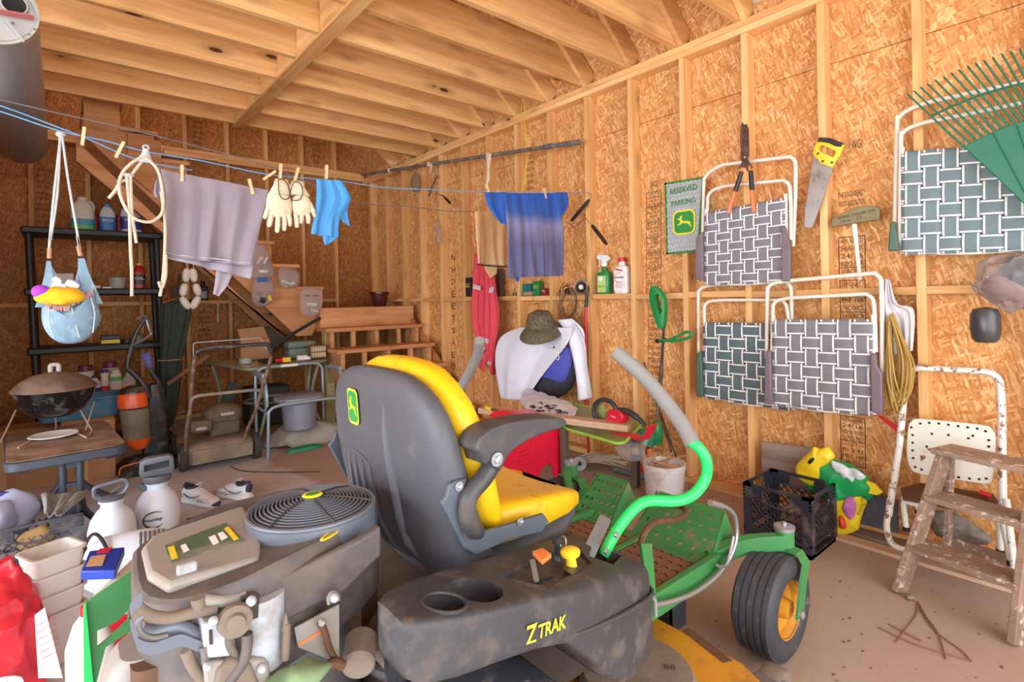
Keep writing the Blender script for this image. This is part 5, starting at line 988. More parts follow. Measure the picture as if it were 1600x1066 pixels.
# old push mower
P('mower_grey', (128, 116, 102), .6, .1, .15, 10, ((160, 144, 122), .5, 8)); P('rust_tube', (112, 84, 68), .65, .2, .25, 24, ((150, 130, 116), .4, 20)); P('engine_old', (86, 74, 58), .65, .1, .2, 14, ((120, 104, 82), .5, 9)); P('tire_old', (62, 58, 52), .85, 0, .2, 30)
om = thing('push_mower', 'old rusty walk-behind mower with a grimy engine', 'lawn mower', (.95, 4.6, 0)); 
part('deck', MB().loft([rrect((.895, 4.66, z), (1, -.03, 0), (.03, 1, 0), a, b, .06) for z, a, b in ((.05, .235, .27), (.16, .235, .27), (.18, .21, .25), (.185, .12, .16))]), M['mower_grey'], om)
part('deck_skirt', MB().bb((.70, 4.372, .05), (1.10, 4.388, .15)), M['mower_grey'], om, bevel=.004)
for x, y, r in ((.655, 4.47, .10), (1.135, 4.44, .10), (.66, 4.9, .09), (1.135, 4.88, .09)):
    w_ = part('wheel', MB().lathe([(r*.55, -.022), (r*.95, -.022), (r, -.012), (r, .012), (r*.95, .022), (r*.55, .022)], (x, y, r), (1, 0, 0), 28), M['tire_old'], om); part('hub', MB().lathe([(.001, -.026), (r*.55, -.02), (r*.5, .02), (.001, .026)], (x, y, r), (1, 0, 0), 18), M['can_grey'], w_)
part('engine_block', MB().bb((.85, 4.56, .185), (1.06, 4.78, .30)), M['engine_old'], om, bevel=.02); part('engine_cover', crumple(MB().loft([sellipse((.955, 4.66, z), (a_, 0, 0), (0, a_*.9, 0), 3.5, 24) for z, a_ in ((.30, .13), (.36, .135), (.40, .11), (.42, .07))]), .006, 20), M['engine_old'], om)
part('air_filter', MB().bb((.72, 4.52, .24), (.86, 4.64, .33)), M['engine_old'], om, bevel=.015); part('plate_label', MB().bb((.92, 4.535, .345), (1.01, 4.539, .365)), M['can_grey'], om); part('plate_label', MB().bb((.75, 4.515, .265), (.82, 4.519, .285)), M['can_grey'], om)
yb_, yt_ = 4.40, 4.08
def hl(px, py, t): return W(px, py, Y=yb_*(1-t)+yt_*t)
part('handle_bar', MB().tube(smoothpath([hl(290, 705, 0), hl(292, 670, .15), hl(297, 640, .35), hl(300, 600, .6), hl(304, 562, .9), hl(308, 552, .96)], 4), .0135, 8), M['rust_tube'], om)
part('handle_bar', MB().tube(smoothpath([hl(381, 690, 0), hl(388, 668, .15), hl(400, 640, .35), hl(412, 600, .6), hl(422, 565, .9), hl(423, 556, .96)], 4), .0135, 8), M['rust_tube'], om)
part('grip_bar', MB().tube(smoothpath([hl(306, 555, .95), hl(312, 548, 1), hl(330, 544, 1), hl(370, 541, 1), hl(412, 538, 1), hl(421, 542, 1), hl(424, 552, .96)], 4), .0145, 10), M['vac_black'], om)
part('bail_wire', MB().tube(roundpath([hl(303, 580, .8), hl(302, 536, 1), hl(408, 528, 1), hl(416, 545, .95)], .02), .003, 6), M['can_grey'], om)
part('cross_bar', MB().tube(roundpath([hl(297, 636, .4), hl(300, 622, .5), hl(312, 618, .5), hl(402, 609, .5), hl(408, 612, .5)], .03), .0115, 8), M['mower_grey'], om)
part('pull_cord', MB().tube(smoothpath([hl(309, 625, .5), hl(300, 640, .3), hl(282, 645, .3), hl(272, 658, .1), hl(275, 672, .0), hl(290, 678, 0), hl(312, 674, 0)], 4), .003, 6), M['vac_black'], om)
# small hand tools hanging on the back wall
one('putty_knife', MB().tube(WL([(280, 428), (279, 446)], Y=6.47), .014, 8).bb(W(270, 465, Y=6.47), W(284, 447, Y=6.47)+Vector((0, .01, 0))), M['engine_old'], 'grimy scraper hanging left of the floats', 'scraper')
c = W(319, 468, Y=6.49); c.z = 1.239; c.y = 6.56; cb_ = thing('black_oil_can', 'small black oil bottle standing on the back wall blocking', 'bottle', c); s = spx(c); part('body', MB().bb(c+Vector((-7*s, -.03, 0)), c+Vector((7*s, .03, 22*s))), M['black_plastic'], cb_, bevel=.01); part('cap', MB().lathe([(.02, 22*s), (.02, 30*s)], c, (0, 0, 1), 12), M['black_plastic'], cb_); part('front_label', MB().bb(c+Vector((-5*s, -.0315, 4*s)), c+Vector((5*s, -.0305, 14*s))), M['can_grey'], cb_)
one('door_spring', MB().tube([W(340.5+1.5*sin(k*1.6), 473+k*.75, Y=6.49) for k in range(42)], .004, 5), M['pvc'], 'thin white coiled spring hanging on the back wall', 'spring')
# ================================================================ ZERO-TURN MOWER (forward = +x)
P('jd_yellow', (232, 184, 18), .42, 0, .03, 6, ((160, 120, 36), .14, 26)); P('seat_grey', (78, 78, 83), .55, 0, .08, 8, ((104, 92, 84), .16, 12), bump=.15, bscale=160); P('fender', (56, 54, 56), .5, 0, .12, 8, ((96, 84, 76), .30, 16), bump=.15, bscale=140)
P('jd_green', (58, 128, 68), .45, 0, .08, 8, ((130, 112, 84), .22, 14)); P('lever_green', (36, 196, 96), .3, 0, .03); P('foam_grip', (128, 124, 120), .85, 0, .05, bump=.2, bscale=120); P('arm_grey', (62, 60, 62), .45, 0, .08, 10, ((96, 84, 76), .30, 12)); P('bracket_grey', (84, 92, 100), .45, .1, .06)
P('cowl', (84, 77, 76), .5, 0, .12, 9, ((112, 98, 88), .45, 12)); P('cowl_light', (150, 144, 136), .5, 0, .08, 7, ((150, 132, 112), .30, 9)); P('screen_grey', (104, 108, 118), .4, .1, .08); P('engine_metal', (128, 130, 136), .45, .4, .08, 8, ((120, 104, 90), .40, 9)); P('mud', (122, 106, 92), .85, 0, .15, 14, bump=.4, bscale=40)
P('deck_yellow', (200, 138, 34), .5, 0, .08, 5, ((140, 92, 46), .35, 8)); P('mat_brown', (126, 86, 54), .7, 0, .1, 10); P('tire', (56, 57, 62), .6, 0, .12, 14, ((120, 108, 100), .16, 30)); P('rust_brown', (98, 66, 44), .75, 0, .2, 14); P('engine_dark', (58, 46, 40), .7, 0, .2, 14); P('boot_pale', (150, 168, 184), .5, 0, .08); P('silver', (176, 176, 178), .35, .7, .06); P('white_head', (176, 180, 186), .5, 0, .1, 10, ((140, 124, 108), .3, 14)); P('decal_green', (72, 96, 70), .5, 0, .1, 14, ((150, 140, 124), .4, 12)); P('key_black', (48, 48, 52), .4); P('knob_orange', (240, 132, 66), .45)
mw = thing('riding_mower', 'green and yellow zero-turn riding mower, dusty, seen from behind', 'mower', (1.0, 1.22, 0))
YC = 1.22
def oval(xc, z, t_, hw, e=3.2, y=YC, n=44): return sellipse((xc, y, z), (t_, 0, 0), (0, hw, 0), e, n)
# seat back: shell behind, yellow cushion in front
SR = [(.50, .19, .80, .05), (.53, .235, .765, .075), (.58, .262, .72, .08), (.66, .282, .678, .075), (.76, .292, .648, .058), (.84, .293, .630, .05), (.90, .286, .620, .045), (.95, .268, .612, .04), (.985, .238, .607, .036), (1.01, .198, .604, .03), (1.026, .15, .602, .022), (1.034, .09, .601, .012)]
rows = SR
shell = part('seat_shell', MB().loft([oval(x, z, t_, hw) for z, hw, x, t_ in rows]), M['seat_grey'], mw)
rows = [(.64, .22, .78, .03), (.66, .255, .765, .05), (.74, .280, .73, .060), (.84, .284, .707, .060), (.91, .276, .692, .058), (.965, .250, .680, .055), (1.005, .213, .672, .050), (1.034, .168, .668, .042), (1.050, .118, .665, .030), (1.057, .06, .664, .014)]
cu = part('back_cushion', MB().loft([oval(x, z, t_, hw, 2.8) for z, hw, x, t_ in rows]), M['jd_yellow'], mw, label='bright yellow seat back cushion')
# recessed panel with ribs on the shell, and emblem
def shellp(y, z, d=0):
    zz = [(r[0], r[2]-r[3]) for r in SR]
    for (z0, x0), (z1, x1) in zip(zz[:-1], zz[1:]):
        if z0 <= z <= z1: return Vector((x0+(x1-x0)*(z-z0)/(z1-z0)-d+.035*max(0, abs(y-YC)/.29)**3.4, y, z))
    return Vector((zz[0][1], y, z))
for i, yy in enumerate((1.39, 1.345, 1.30, 1.255)): part('shell_rib', MB().tube([shellp(yy-.03*k/6, .80-.26*k/6, .0) for k in range(7)], [.003, .009, .011, .011, .011, .010, .004], 8, flat=.7), M['seat_grey'], shell)
part('shell_rib', MB().tube([shellp(1.15-.04*k/6, .97-.40*k/6, -.006) for k in range(7)], [.004, .016, .02, .02, .02, .018, .004], 10, flat=.6), M['seat_grey'], shell)
part('panel_edge', MB().tube(smoothpath([shellp(1.425, .66), shellp(1.43, .78), shellp(1.415, .812), shellp(1.28, .80), shellp(1.26, .785)], 4), .006, 6), M['seat_grey'], shell)
ey = 1.31; ec = shellp(ey, .93, .004); eu = (shellp(ey, .95, .004)-shellp(ey, .90, .004)).normalized(); er = (shellp(ey-.04, .93, .004)-shellp(ey+.03, .93, .004)).normalized(); emblem(shell, ec, er, eu, .032, .046)
# seat pan
pan = []
for x, hw, zt, zb in ((.72, .20, .70, .58), (.76, .235, .72, .585), (.84, .25, .715, .59), (.94, .25, .70, .60), (1.02, .24, .69, .605), (1.08, .215, .675, .61), (1.115, .16, .655, .615), (1.13, .08, .645, .625)):
    pan.append([p for p in sellipse((x, YC, (zt+zb)/2), (0, hw, 0), (0, 0, (zt-zb)/2), 3.2, 40)])
for ring in pan:
    for p in ring:
        u = (p.y-YC)/.25
        if p.z > .64: p.z += .02*abs(u)**3-.022*(1-min(1, abs(u))**2)
part('seat_cushion', MB().loft(pan), M['jd_yellow'], mw, label='yellow seat cushion with scuffed side')
pan2 = [sellipse((x, YC, (zt+zb)/2), (0, hw, 0), (0, 0, (zt-zb)/2), 3, 40) for x, hw, zt, zb in ((.70, .2, .60, .50), (.78, .235, .612, .505), (.90, .24, .622, .515), (1.0, .235, .632, .54), (1.08, .2, .636, .575), (1.115, .12, .635, .61))]
part('seat_pan', MB().loft(pan2), M['seat_grey'], mw)
# arm rest and its bracket, right side, and the left one
def arms(side):
    s_ = 1 if side < 0 else -1
    def WP(pts, y=.918): 
        return [Vector((p.x, YC+s_*(p.y-YC) if side > 0 else p.y, p.z)) for p in WL(pts, Y=y)]
    d = Vector((0, .012*(1 if side < 0 else -1), 0))
    br = part('armrest_bracket', MB().prism(WP([(690, 787), (698, 775), (703, 757), (715, 751), (730, 748), (728, 762), (731, 790), (742, 822), (755, 832), (790, 822), (850, 803), (858, 815), (848, 832), (800, 843), (770, 856), (745, 868), (724, 856), (708, 822)]), d), M['bracket_grey'], mw, bevel=.003)
    part('armrest_stalk', MB().tube(smoothpath(WP([(752, 835), (736, 822), (729, 795), (736, 770), (755, 748), (768, 728), (776, 712)], .908), 4), [.010, .014, .018, .020, .020, .020, .020, .020, .020]+[.020]*16, 12), M['arm_grey'], mw)
    part('armrest_pad', MB().prism(smoothpath(WP([(746, 705), (748, 690), (762, 674), (790, 662), (830, 655), (872, 653), (886, 658), (884, 668), (855, 676), (820, 692), (795, 712), (782, 738), (766, 722), (758, 728), (754, 712)], .880), 2, True), Vector((0, .07*(1 if side < 0 else -1), 0))), M['arm_grey'], mw, bevel=.014, seg=3)
    for a, y_, r in (((776, 718), .878, .012), ((717, 760), .917, .008), ((731, 832), .917, .008), ((812, 815), .917, .007)):
        p = WP([a], y_)[0]; b = part('bolt', MB().lathe([(r*1.25, 0), (r*1.25, .003), (r*.7, .003), (r*.7, .009), (r*.35, .010)], p, (0, side, 0), 14), M['silver'], br)
arms(-1); arms(1)
# seat base plate, spring and body
part('seat_base', MB().prism([(.47, .96, .475), (.52, .91, .475), (1.10, .95, .475), (1.13, 1.0, .475), (1.13, 1.46, .475), (.55, 1.48, .475), (.47, 1.42, .475)], (0, 0, .022)), M['mud'], mw, bevel=.008)
part('base_lip', MB().tube(roundpath([(.465, 1.40, .468), (.465, .97, .468), (.53, .905, .468), (1.13, .945, .468)], .04), .012, 8), M['fender'], mw)
part('suspension_spring', MB().tube([W(657, 930, Y=.95)+Vector((.018*cos(k*.7), .018*sin(k*.7), .02-.0022*k)) for k in range(38)], .0045, 6), M['rust_brown'], mw)
part('body_floor', MB().bb((.50, .96, .30), (1.25, 1.48, .44)), M['engine_dark'], mw, bevel=.02)
part('inner_fender', MB().loft([[Vector((x, y, z)) for x, y in ((.46, .90), (.47, .96), (.56, .99), (.62, .97), (.60, .90))] for z in (.20, .45, .56)]), M['fender'], mw)
# right console (fender) with controls, and its mirror twin
def con_top(x): return .806-.208*x
secs = [(.372, .735, .775, .66), (.380, .712, .795, .640), (.40, .700, .815, .625), (.46, .692, .845, .612), (.54, .690, .865, .600), (.62, .690, .880, .585), (.70, .690, .895, .560), (.76, .690, .91, .50), (.82, .692, .93, .43), (.87, .695, .945, .395), (.92, .700, .955, .385), (.985, .712, .965, .395), (1.01, .728, .955, .405), (1.022, .75, .93, .415)]
def console(m):
    def Y(y): return y if m < 0 else 2*YC-y-.05
    rings = []
    for x, y0, y1, zb in (secs if m < 0 else [(.76, .74, .88, .60), (.775, .72, .89, .56)]+secs[8:]):
        zt = con_top(x)-(.02 if x < .375 or x > 1.015 else .006 if x < .39 or x > 1.0 else 0); yc, hy = (y0+y1)/2, (y1-y0)/2; ring = sellipse((x, yc, (zt+zb)/2), (0, hy, 0), (0, 0, (zt-zb)/2), 7, 44)
        for p in ring: p.y -= .012*(1-(p.z-zb)/(zt-zb))**2*(1 if p.y < yc else 0); p.y = Y(p.y)
        rings.append(ring)
    mb = MB().loft(rings); return part('console', mb, M['fender'], mw, angle=50)
def con(px, py, up=0):
    d = ray(px, py); t_ = (.806-EYE)/(d.z+.208*d.x); return EYEP+d*t_+Vector((0, 0, up))
cn = console(-1); console(1)
c1, c2 = con(697, 944), con(754, 931); c1.y = max(c1.y, .735); c2.y = max(c2.y, .745)
cut(cn, MB().lathe([(.034, -.07), (.036, .05)], c1, (0, 0, 1), 28)); cut(cn, MB().lathe([(.042, -.09), (.051, .05)], c2+Vector((.005, .012, 0)), (0, 0, 1), 28))
cut(cn, MB().prism([p+Vector((0, 0, -.007)) for p in (con(782, 902), con(852, 862), con(902, 856), con(925, 880), con(858, 917))], (0, 0, .05)))
cut(cn, MB().prism([p+Vector((0, 0, -.06)) for p in (con(918, 868), con(925, 853), con(972, 868), con(958, 882))], (0, 0, .12)))
t0 = W(854, 985, Y=.684); ru = W(888, 975, Y=.684)-W(820, 1003, Y=.684)
text('Z', W(830, 992, Y=.6835), ru, (0.1, 0, 1), M['sign_yellow'], cn, width=.026, height=.034, bold=.02); text('TRAK', W(863, 979, Y=.6835), ru, (.1, 0, 1), M['sign_yellow'], cn, width=.070, height=.024, bold=.02)
part('side_crease', MB().tube(smoothpath([(.66, .688, .585), (.76, .6875, .565), (.88, .690, .550), (.98, .702, .540), (1.018, .735, .535)], 4), [.001]+[.005]*14+[.004]*2, 8), M['fender'], cn)
part('cup_rim', MB().tube([c1+Vector((.036*cos(g), .036*sin(g), -.208*.036*cos(g))) for g in [2*pi*k/28 for k in range(28)]], .0035, 6, True), M['fender'], cn)
# controls
def upright(name, px, py, prof, mt, **k): return part(name, MB().lathe(prof, con(px, py), (-.1, 0, 1), 20), M[mt], cn, **k)
k1 = upright('clutch_knob', 893, 885, [(.012, 0), (.010, .018), (.010, .022), (.020, .026), (.021, .032), (.015, .037), (.001, .039)], 'yellow_plastic', label='yellow mushroom clutch knob')
part('knob_plate', MB().prism([con(878, 890), con(896, 880), con(912, 888), con(894, 900)], (0, 0, .002)), M['key_black'], cn)
ky = upright('ignition_key', 873, 874, [(.014, 0), (.013, .006), (.007, .012), (.006, .034), (.010, .036), (.010, .046), (.004, .05)], 'key_black'); part('key_ring', MB().tube([con(880, 862, .02)+Vector((.002*sin(g), .009*cos(g), .014*sin(g))) for g in [2*pi*k/16 for k in range(16)]], .0014, 5, True), M['silver'], ky)
th = part('throttle_lever', MB().bar(con(838, 908), con(832, 890, .018), .010, .006), M['silver'], cn); part('throttle_grip', MB().prism([con(832, 884, .02), con(848, 878, .02), con(862, 888, .02), con(848, 900, .02)], (0, 0, .010)), M['knob_orange'], th, bevel=.002)
part('throttle_slot', MB().bar(con(826, 913, -.005), con(864, 897, -.005), .004, .002), M['dark_hole'], cn)
part('lever_boot', MB().prism([con(914, 862, -.01), con(928, 868, -.01), con(956, 833, .035), con(944, 826, .035)], (0, .014, .0)), M['boot_pale'], cn, bevel=.003)
# steering levers
R1 = [W(943, 868, Y=.82), W(962, 832, Y=.81), W(988, 798, Y=.79), W(1012, 783, Y=.77), W(1055, 783, Y=.73), W(1083, 773, Y=.705), W(1102, 748, Y=.69), W(1104, 722, Y=.685), W(1094, 702, Y=.695), W(1079, 690, Y=.715)]
G1 = [W(1082, 695, Y=.712), W(1066, 664, Y=.745), W(1035, 622, Y=.80), W(1000, 583, Y=.86), W(960, 549, Y=.917)]
def mir(p): return Vector((p.x, 2*YC-p.y, p.z))
for f, lab in ((lambda p: p, 'bright green bent steering lever with grey foam grip'), (mir, None)):
    lv = part('steering_lever', MB().tube(smoothpath([f(p) for p in R1], 5), .0135, 12), M['lever_green'], mw, label=lab); part('grip', MB().tube(smoothpath([f(p) for p in G1], 4), [.0195]*16+[.018], 14), M['foam_grip'], lv)
    for a in ((947, 862), (963, 836)): part('bolt', MB().lathe([(.008, 0), (.006, .005)], f(W(*a, Y=.80)), (0, -1, 0) if f is not mir else (0, 1, 0), 10), M['silver'], lv)
# foot platform
pf = part('foot_platform', MB().prism([(1.02, .945, .285), (1.66, .945, .285), (1.66, 1.50, .285), (1.02, 1.50, .285)], (0, 0, .012)), M['jd_green'], mw)
for y in (.945, 1.215, 1.485): part('platform_beam', MB().bb((1.02, y-.014, .245), (1.70, y+.014, .318 if y != 1.215 else .306)), M['jd_green'], mw, bevel=.005)
part('cross_member', MB().bb((1.62, .95, .23), (1.68, 1.49, .284)), M['jd_green'], mw, bevel=.005)
for y0, y1 in ((.965, 1.195), (1.235, 1.465)):
    mt_ = part('foot_mat', MB().bb((1.05, y0, .2975), (1.60, y1, .304)), M['mat_brown'], mw, bevel=.002); mb = MB()
    for i in range(13):
        for j in range(6):
            c = Vector((1.08+i*.042, y0+.02+j*.037+(i % 2)*.012, .304)); 
            if c.y < y1-.012: mb.tube([c+Vector((.010*cos(g), .012*sin(g), .0)) for g in (-1.4, -.7, 0, .7, 1.4)], .0028, 5)
    part('mat_tread', mb, M['engine_dark'], mt_, kind='stuff')
for y0, y1 in ((.935, 1.27), (1.36, 1.57)):
    q = [Vector((1.655, y0+.01, .297)), Vector((1.655, y1, .297)), Vector((1.80, y1-.03, .425)), Vector((1.80, y0+.04, .425))]; n = Vector((-.66, 0, .75)).normalized()
    fp = part('front_panel', MB().prism(q, n*-.006), M['jd_green'], mw); ho = MB()
    for i in range(6):
        for j in range(4):
            u, v = (i+.5+(j % 2)*.35)/6.4, (j+.6)/4.4; p = (q[0]*(1-u)+q[1]*u)*(1-v)+(q[3]*(1-u)+q[2]*u)*v
            if u < .95: ho.lathe([(.0082, -.02), (.0082, .02)], p, n, 10)
    cut(fp, ho)
    for yy in (y0+.012, y1-.002): part('panel_cheek', MB().prism([(1.655, yy, .297), (1.80, yy-.018 if yy > (y0+y1)/2 else yy+.02, .425), (1.83, yy, .32), (1.70, yy, .27)], (0, .004, 0)), M['jd_green'], mw)
part('brake_pedal_arm', MB().tube(smoothpath([W(1000, 852, Y=.99), W(1008, 832, Y=1.0), W(1025, 816, Y=1.02), W(1058, 812, Y=1.04), W(1072, 802, Y=1.05), W(1064, 792, Y=1.10), W(1040, 790, Y=1.14)], 4), .010, 8), M['rust_brown'], mw)
hd = part('foot_lift_bar', MB().tube(smoothpath(WL([(1112, 786), (1130, 791), (1146, 803), (1151, 825), (1149, 848), (1138, 876), (1116, 904), (1084, 927), (1050, 940), (1022, 946)], Y=.905), 4), .0075, 10), M['silver'], mw); part('pedal_tip', MB().tube(WL([(1110, 786), (1128, 791)], Y=.905), .0105, 10), M['silver'], hd)
part('lift_loop', MB().tube(smoothpath(WL([(1146, 838), (1141, 862), (1135, 882), (1127, 886), (1120, 883)], Y=.90), 4), .005, 8), M['silver'], mw)
part('latch_rod', MB().tube(WL([(1018, 930), (1023, 938), (1024, 962)], Y=.78), .006, 8), M['silver'], mw)
part('lug_strip', MB().prism(WL([(1002, 850), (1019, 850), (1025, 928), (1013, 926)], Y=.93), (0, .01, 0)), M['jd_green'], mw)
# caster arms, forks and wheels
for m in (-1, 1):
    f = (lambda p: Vector(p)) if m < 0 else (lambda p: mir(Vector(p))+Vector((0, .16, 0)))
    part('caster_arm', MB().loft([[f((x, y+dy, z+dz)) for dy, dz in ((-.022, -.026), (.022, -.026), (.022, .026), (-.022, .026))] for x, y, z in smoothpath([(1.60, 1.0, .27), (1.70, .97, .29), (1.76, .90, .335), (1.81, .84, .352), (1.86, .803, .352), (1.885, .80, .352)], 4)]), M['jd_green'], mw, bevel=.003)
    pv = part('caster_hub', MB().lathe([(.031, 0), (.031, .085), (.028, .088)], f((1.885, .80, .305)), (0, 0, 1), 24), M['jd_green'], mw); part('grease_cap', MB().lathe([(.033, .083), (.034, .095), (.02, .098), (.008, .098), (.008, .108), (.001, .11)], f((1.885, .80, .305)), (0, 0, 1), 24), M['silver'], pv)
    wc_ = Vector(f((1.80, .81, .165)))
    fk = part('caster_fork', MB().loft([[f(Vector(p)+Vector((dx, 0, 0))+Vector((0, n_[0], n_[1]))*h_) for dx, h_ in ((-.024, -1), (.024, -1), (.024, 1), (-.024, 1))] for p, n_ in zip([(1.80, .722, .155), (1.83, .722, .25), (1.865, .724, .305), (1.872, .745, .33), (1.876, .80, .333), (1.872, .875, .33), (1.865, .897, .305), (1.83, .898, .25), (1.80, .898, .155)], [(.004, 0), (.004, 0), (.004, .002), (.003, .003), (0, .004), (-.003, .003), (-.004, .002), (-.004, 0), (-.004, 0)])]), M['jd_green'], mw)
    part('axle_bolt', MB().lathe([(.014, 0), (.014, .008), (.006, .012)], f((1.80, .718, .165)), (0, -1 if m < 0 else 1, 0), 14), M['silver'], fk)
    a, R_ = .068, .165; prof = [(.088, -.055), (.10, -.064), (.125, -.070), (.148, -.064), (.158, -.055)]
    for k in range(5): y_ = -.046+k*.023; prof += [(R_-.001, y_-.008), (R_, y_+.006), (R_-.005, y_+.009), (R_-.005, y_+.0135)]
    prof = prof[:-2]+[(.158, .057), (.148, .065), (.125, .070), (.10, .064), (.088, .055)]
    tw = part('caster_tire', MB().lathe(prof, wc_, (0, 1, 0), 56, cap=False), M['tire'], mw, angle=30)
    rm = part('wheel_rim', MB().lathe([(.090, -.058), (.093, -.060), (.086, -.052), (.078, -.03), (.06, -.02), (.035, -.022), (.030, -.06), (.018, -.062), (.001, -.062)], wc_, (0, 1, 0) if m < 0 else (0, -1, 0), 40, cap=False), M['deck_yellow'], tw, label='yellow wheel rim')
    part('wheel_rim', MB().lathe([(.090, .058), (.093, .060), (.086, .052), (.078, .03), (.001, .02)], wc_, (0, 1, 0), 40, cap=False), M['deck_yellow'], tw)
# rear drive wheels
for y in (.80, 1.64):
    tw = part('drive_tire', MB().lathe([(.12, -.085), (.2, -.10), (.245, -.09), (.255, -.06), (.255, .06), (.245, .09), (.2, .10), (.12, .085)], (.56, y, .255), (0, 1, 0), 48), M['tire'], mw)
    part('wheel_rim', MB().lathe([(.001, -.03), (.08, -.05), (.12, -.086), (.12, .086), (.08, .05), (.001, .03)], (.56, y, .255), (0, 1, 0), 32, cap=False), M['deck_yellow'], tw)
part('side_frame', MB().bb((.36, .92, .25), (1.25, .95, .40)), M['engine_dark'], mw, bevel=.004)
# mower deck
dk = part('cutting_deck', MB().prism([(.76, .66, .07), (1.38, .64, .07), (1.42, .72, .07), (1.43, 1.72, .07), (1.38, 1.80, .07), (.80, 1.80, .07)], (0, 0, .115)), M['deck_yellow'], mw, bevel=.012, label='dusty yellow cutting deck')
dl = W(1115, 1005, Z=.187); part('warning_decal', MB().prism(WL([(1066, 986), (1076, 981), (1145, 1033), (1130, 1036)], Z=.186), (0, 0, .001)), M['rust_brown'], dk, flat=True)
part('belt_cover', MB().lathe([(.15, .0), (.15, .03), (.14, .045), (.001, .05)], (1.13, .86, .185), (0, 0, 1), 36), M['mud'], mw); text('88', (1.19, .80, .2365), (.64, -.77, 0), (.77, .64, 0), M['engine_dark'], mw, width=.03, height=.02)
for y in (1.0, 1.06, 1.18): part('deck_bracket', MB().bb((1.50, y-.006, .10), (1.58, y+.006, .275)), M['key_black'], mw)
part('chute_plate', MB().bb((1.50, .995, .10), (1.506, 1.18, .25)), M['key_black'], mw)
gw = W(1202, 1046, Y=.70); aw = part('gauge_wheel', MB().lathe([(.03, -.03), (.05, -.03), (.055, -.02), (.055, .02), (.05, .03), (.03, .03)], (1.56, .70, .062), (0, 1, 0), 28), M['mud'], mw); part('gauge_bracket', MB().prism([(1.42, .66, .12), (1.55, .655, .10), (1.58, .66, .05), (1.52, .66, .04), (1.40, .66, .08)], (0, .08, 0)), M['engine_metal'], mw, bevel=.006)
# engine
plan = [(.094, 1.24), (.088, 1.08), (.12, 1.0), (.17, .968), (.24, .955), (.36, .99), (.46, 1.04), (.535, 1.11), (.548, 1.20), (.52, 1.28), (.43, 1.325), (.28, 1.335), (.15, 1.31), (.105, 1.285)]
pc = Vector((.33, 1.17, 0))
def pl(sc, z, tilt=0): return [pc+(Vector((x, y, 0))-pc)*sc+Vector((0, 0, z-(max(0, .26-x))*tilt)) for x, y, _ in [tuple(p) for p in smoothpath([(a, b, 0) for a, b in plan], 3, True)]]
en = part('engine_cowl', MB().loft([pl(.985, .565), pl(1.0, .57), pl(1.0, .723, .14), pl(.985, .745, .16), pl(.96, .753, .17)]), M['cowl'], mw, label='dusty grey brown engine cowl', angle=32)
part('engine_block', MB().loft([pl(.78, .22), pl(.82, .564)]), M['engine_metal'], mw)
part('skirt', MB().prism([(.47, 1.06, .42), (.545, 1.14, .42), (.545, 1.14, .568), (.47, 1.06, .568)], Vector((-.02, .02, 0))), M['rust_brown'], mw)
part('cowl_seam', MB().tube(smoothpath(WL([(385, 815), (400, 842), (406, 868), (404, 890)], Z=.723), 4), .0022, 6), M['engine_dark'], en)
part('air_filter_cover', MB().prism([p-Vector((0, 0, .0)) for p in WL([(240, 850), (382, 802), (408, 848), (405, 888), (262, 932), (230, 912), (221, 872)], Z=.728)], (0, 0, .020)), M['cowl_light'], en, bevel=.008, label='pale dusty air filter cover')
dc = part('cowl_decal', MB().prism(WL([(258, 853), (352, 818), (382, 846), (268, 880)], Z=.7485), (0, 0, .0012)), M['decal_green'], en, flat=True, label='worn dark green decal with yellow and white lettering')
for (a, b, c_, d_), mt in ((((262, 856), (272, 853), (278, 872), (268, 875)), 'yellow_ink'), (((282, 853), (290, 850), (296, 860), (287, 864)), 'white_ink'), (((326, 840), (336, 836), (342, 848), (333, 852)), 'white_ink'), (((340, 834), (348, 831), (356, 840), (346, 845)), 'white_ink'), (((350, 826), (357, 823), (373, 842), (366, 845)), 'yellow_ink')): part('decal_lettering', MB().prism(WL([a, b, c_, d_], Z=.7502), (0, 0, .0006)), M[mt], dc, flat=True)
part('wing_knob', MB().box(W(292, 888, Z=.754), (.030, .014, .018)), M['white_head'], en, bevel=.004)
sc_ = Vector((.402, 1.142, 0)); part('screen_housing', MB().lathe([(.129, .705), (.129, .750), (.128, .762), (.120, .766)], sc_, (0, 0, 1), 56, cap=False), M['screen_grey'], en)
part('screen_floor', MB().lathe([(.12, .735), (.001, .755)], sc_, (0, 0, 1), 40, cap=False), M['key_black'], en)
def dome(r): return .765+.022*(1-(r/.125)**2)
sn = None
for k in range(13):
    r = .024+k*.0078; o_ = part('screen_ring', MB().tube([sc_+Vector((r*cos(g), r*sin(g), dome(r))) for g in [2*pi*i/44 for i in range(44)]], .0019, 5, True), M['screen_grey'], en)
part('screen_rim', MB().tube([sc_+Vector((.125*cos(g), .125*sin(g), .766)) for g in [2*pi*i/56 for i in range(56)]], .0048, 8, True), M['screen_grey'], en)
for k in range(6): part('screen_spoke', MB().tube([sc_+Vector((r*cos(k*pi/3+.35+r*1.5), r*sin(k*pi/3+.35+r*1.5), dome(r)+.0015)) for r in (.01, .04, .07, .1, .124)], .0026, 6), M['key_black'], en)
cap_ = part('screen_cap', MB().lathe([(.026, .782), (.024, .790), (.001, .792)], sc_, (0, 0, 1), 26), M['key_black'], en); part('cap_emblem', MB().lathe([(.021, .7905), (.018, .7925), (.001, .793)], sc_, (0, 0, 1), 26), M['sign_yellow'], cap_); part('emblem_field', MB().lathe([(.015, .7932), (.001, .7938)], sc_, (0, 0, 1), 22, sx=1, sy=.7), M['green_ink'], cap_)
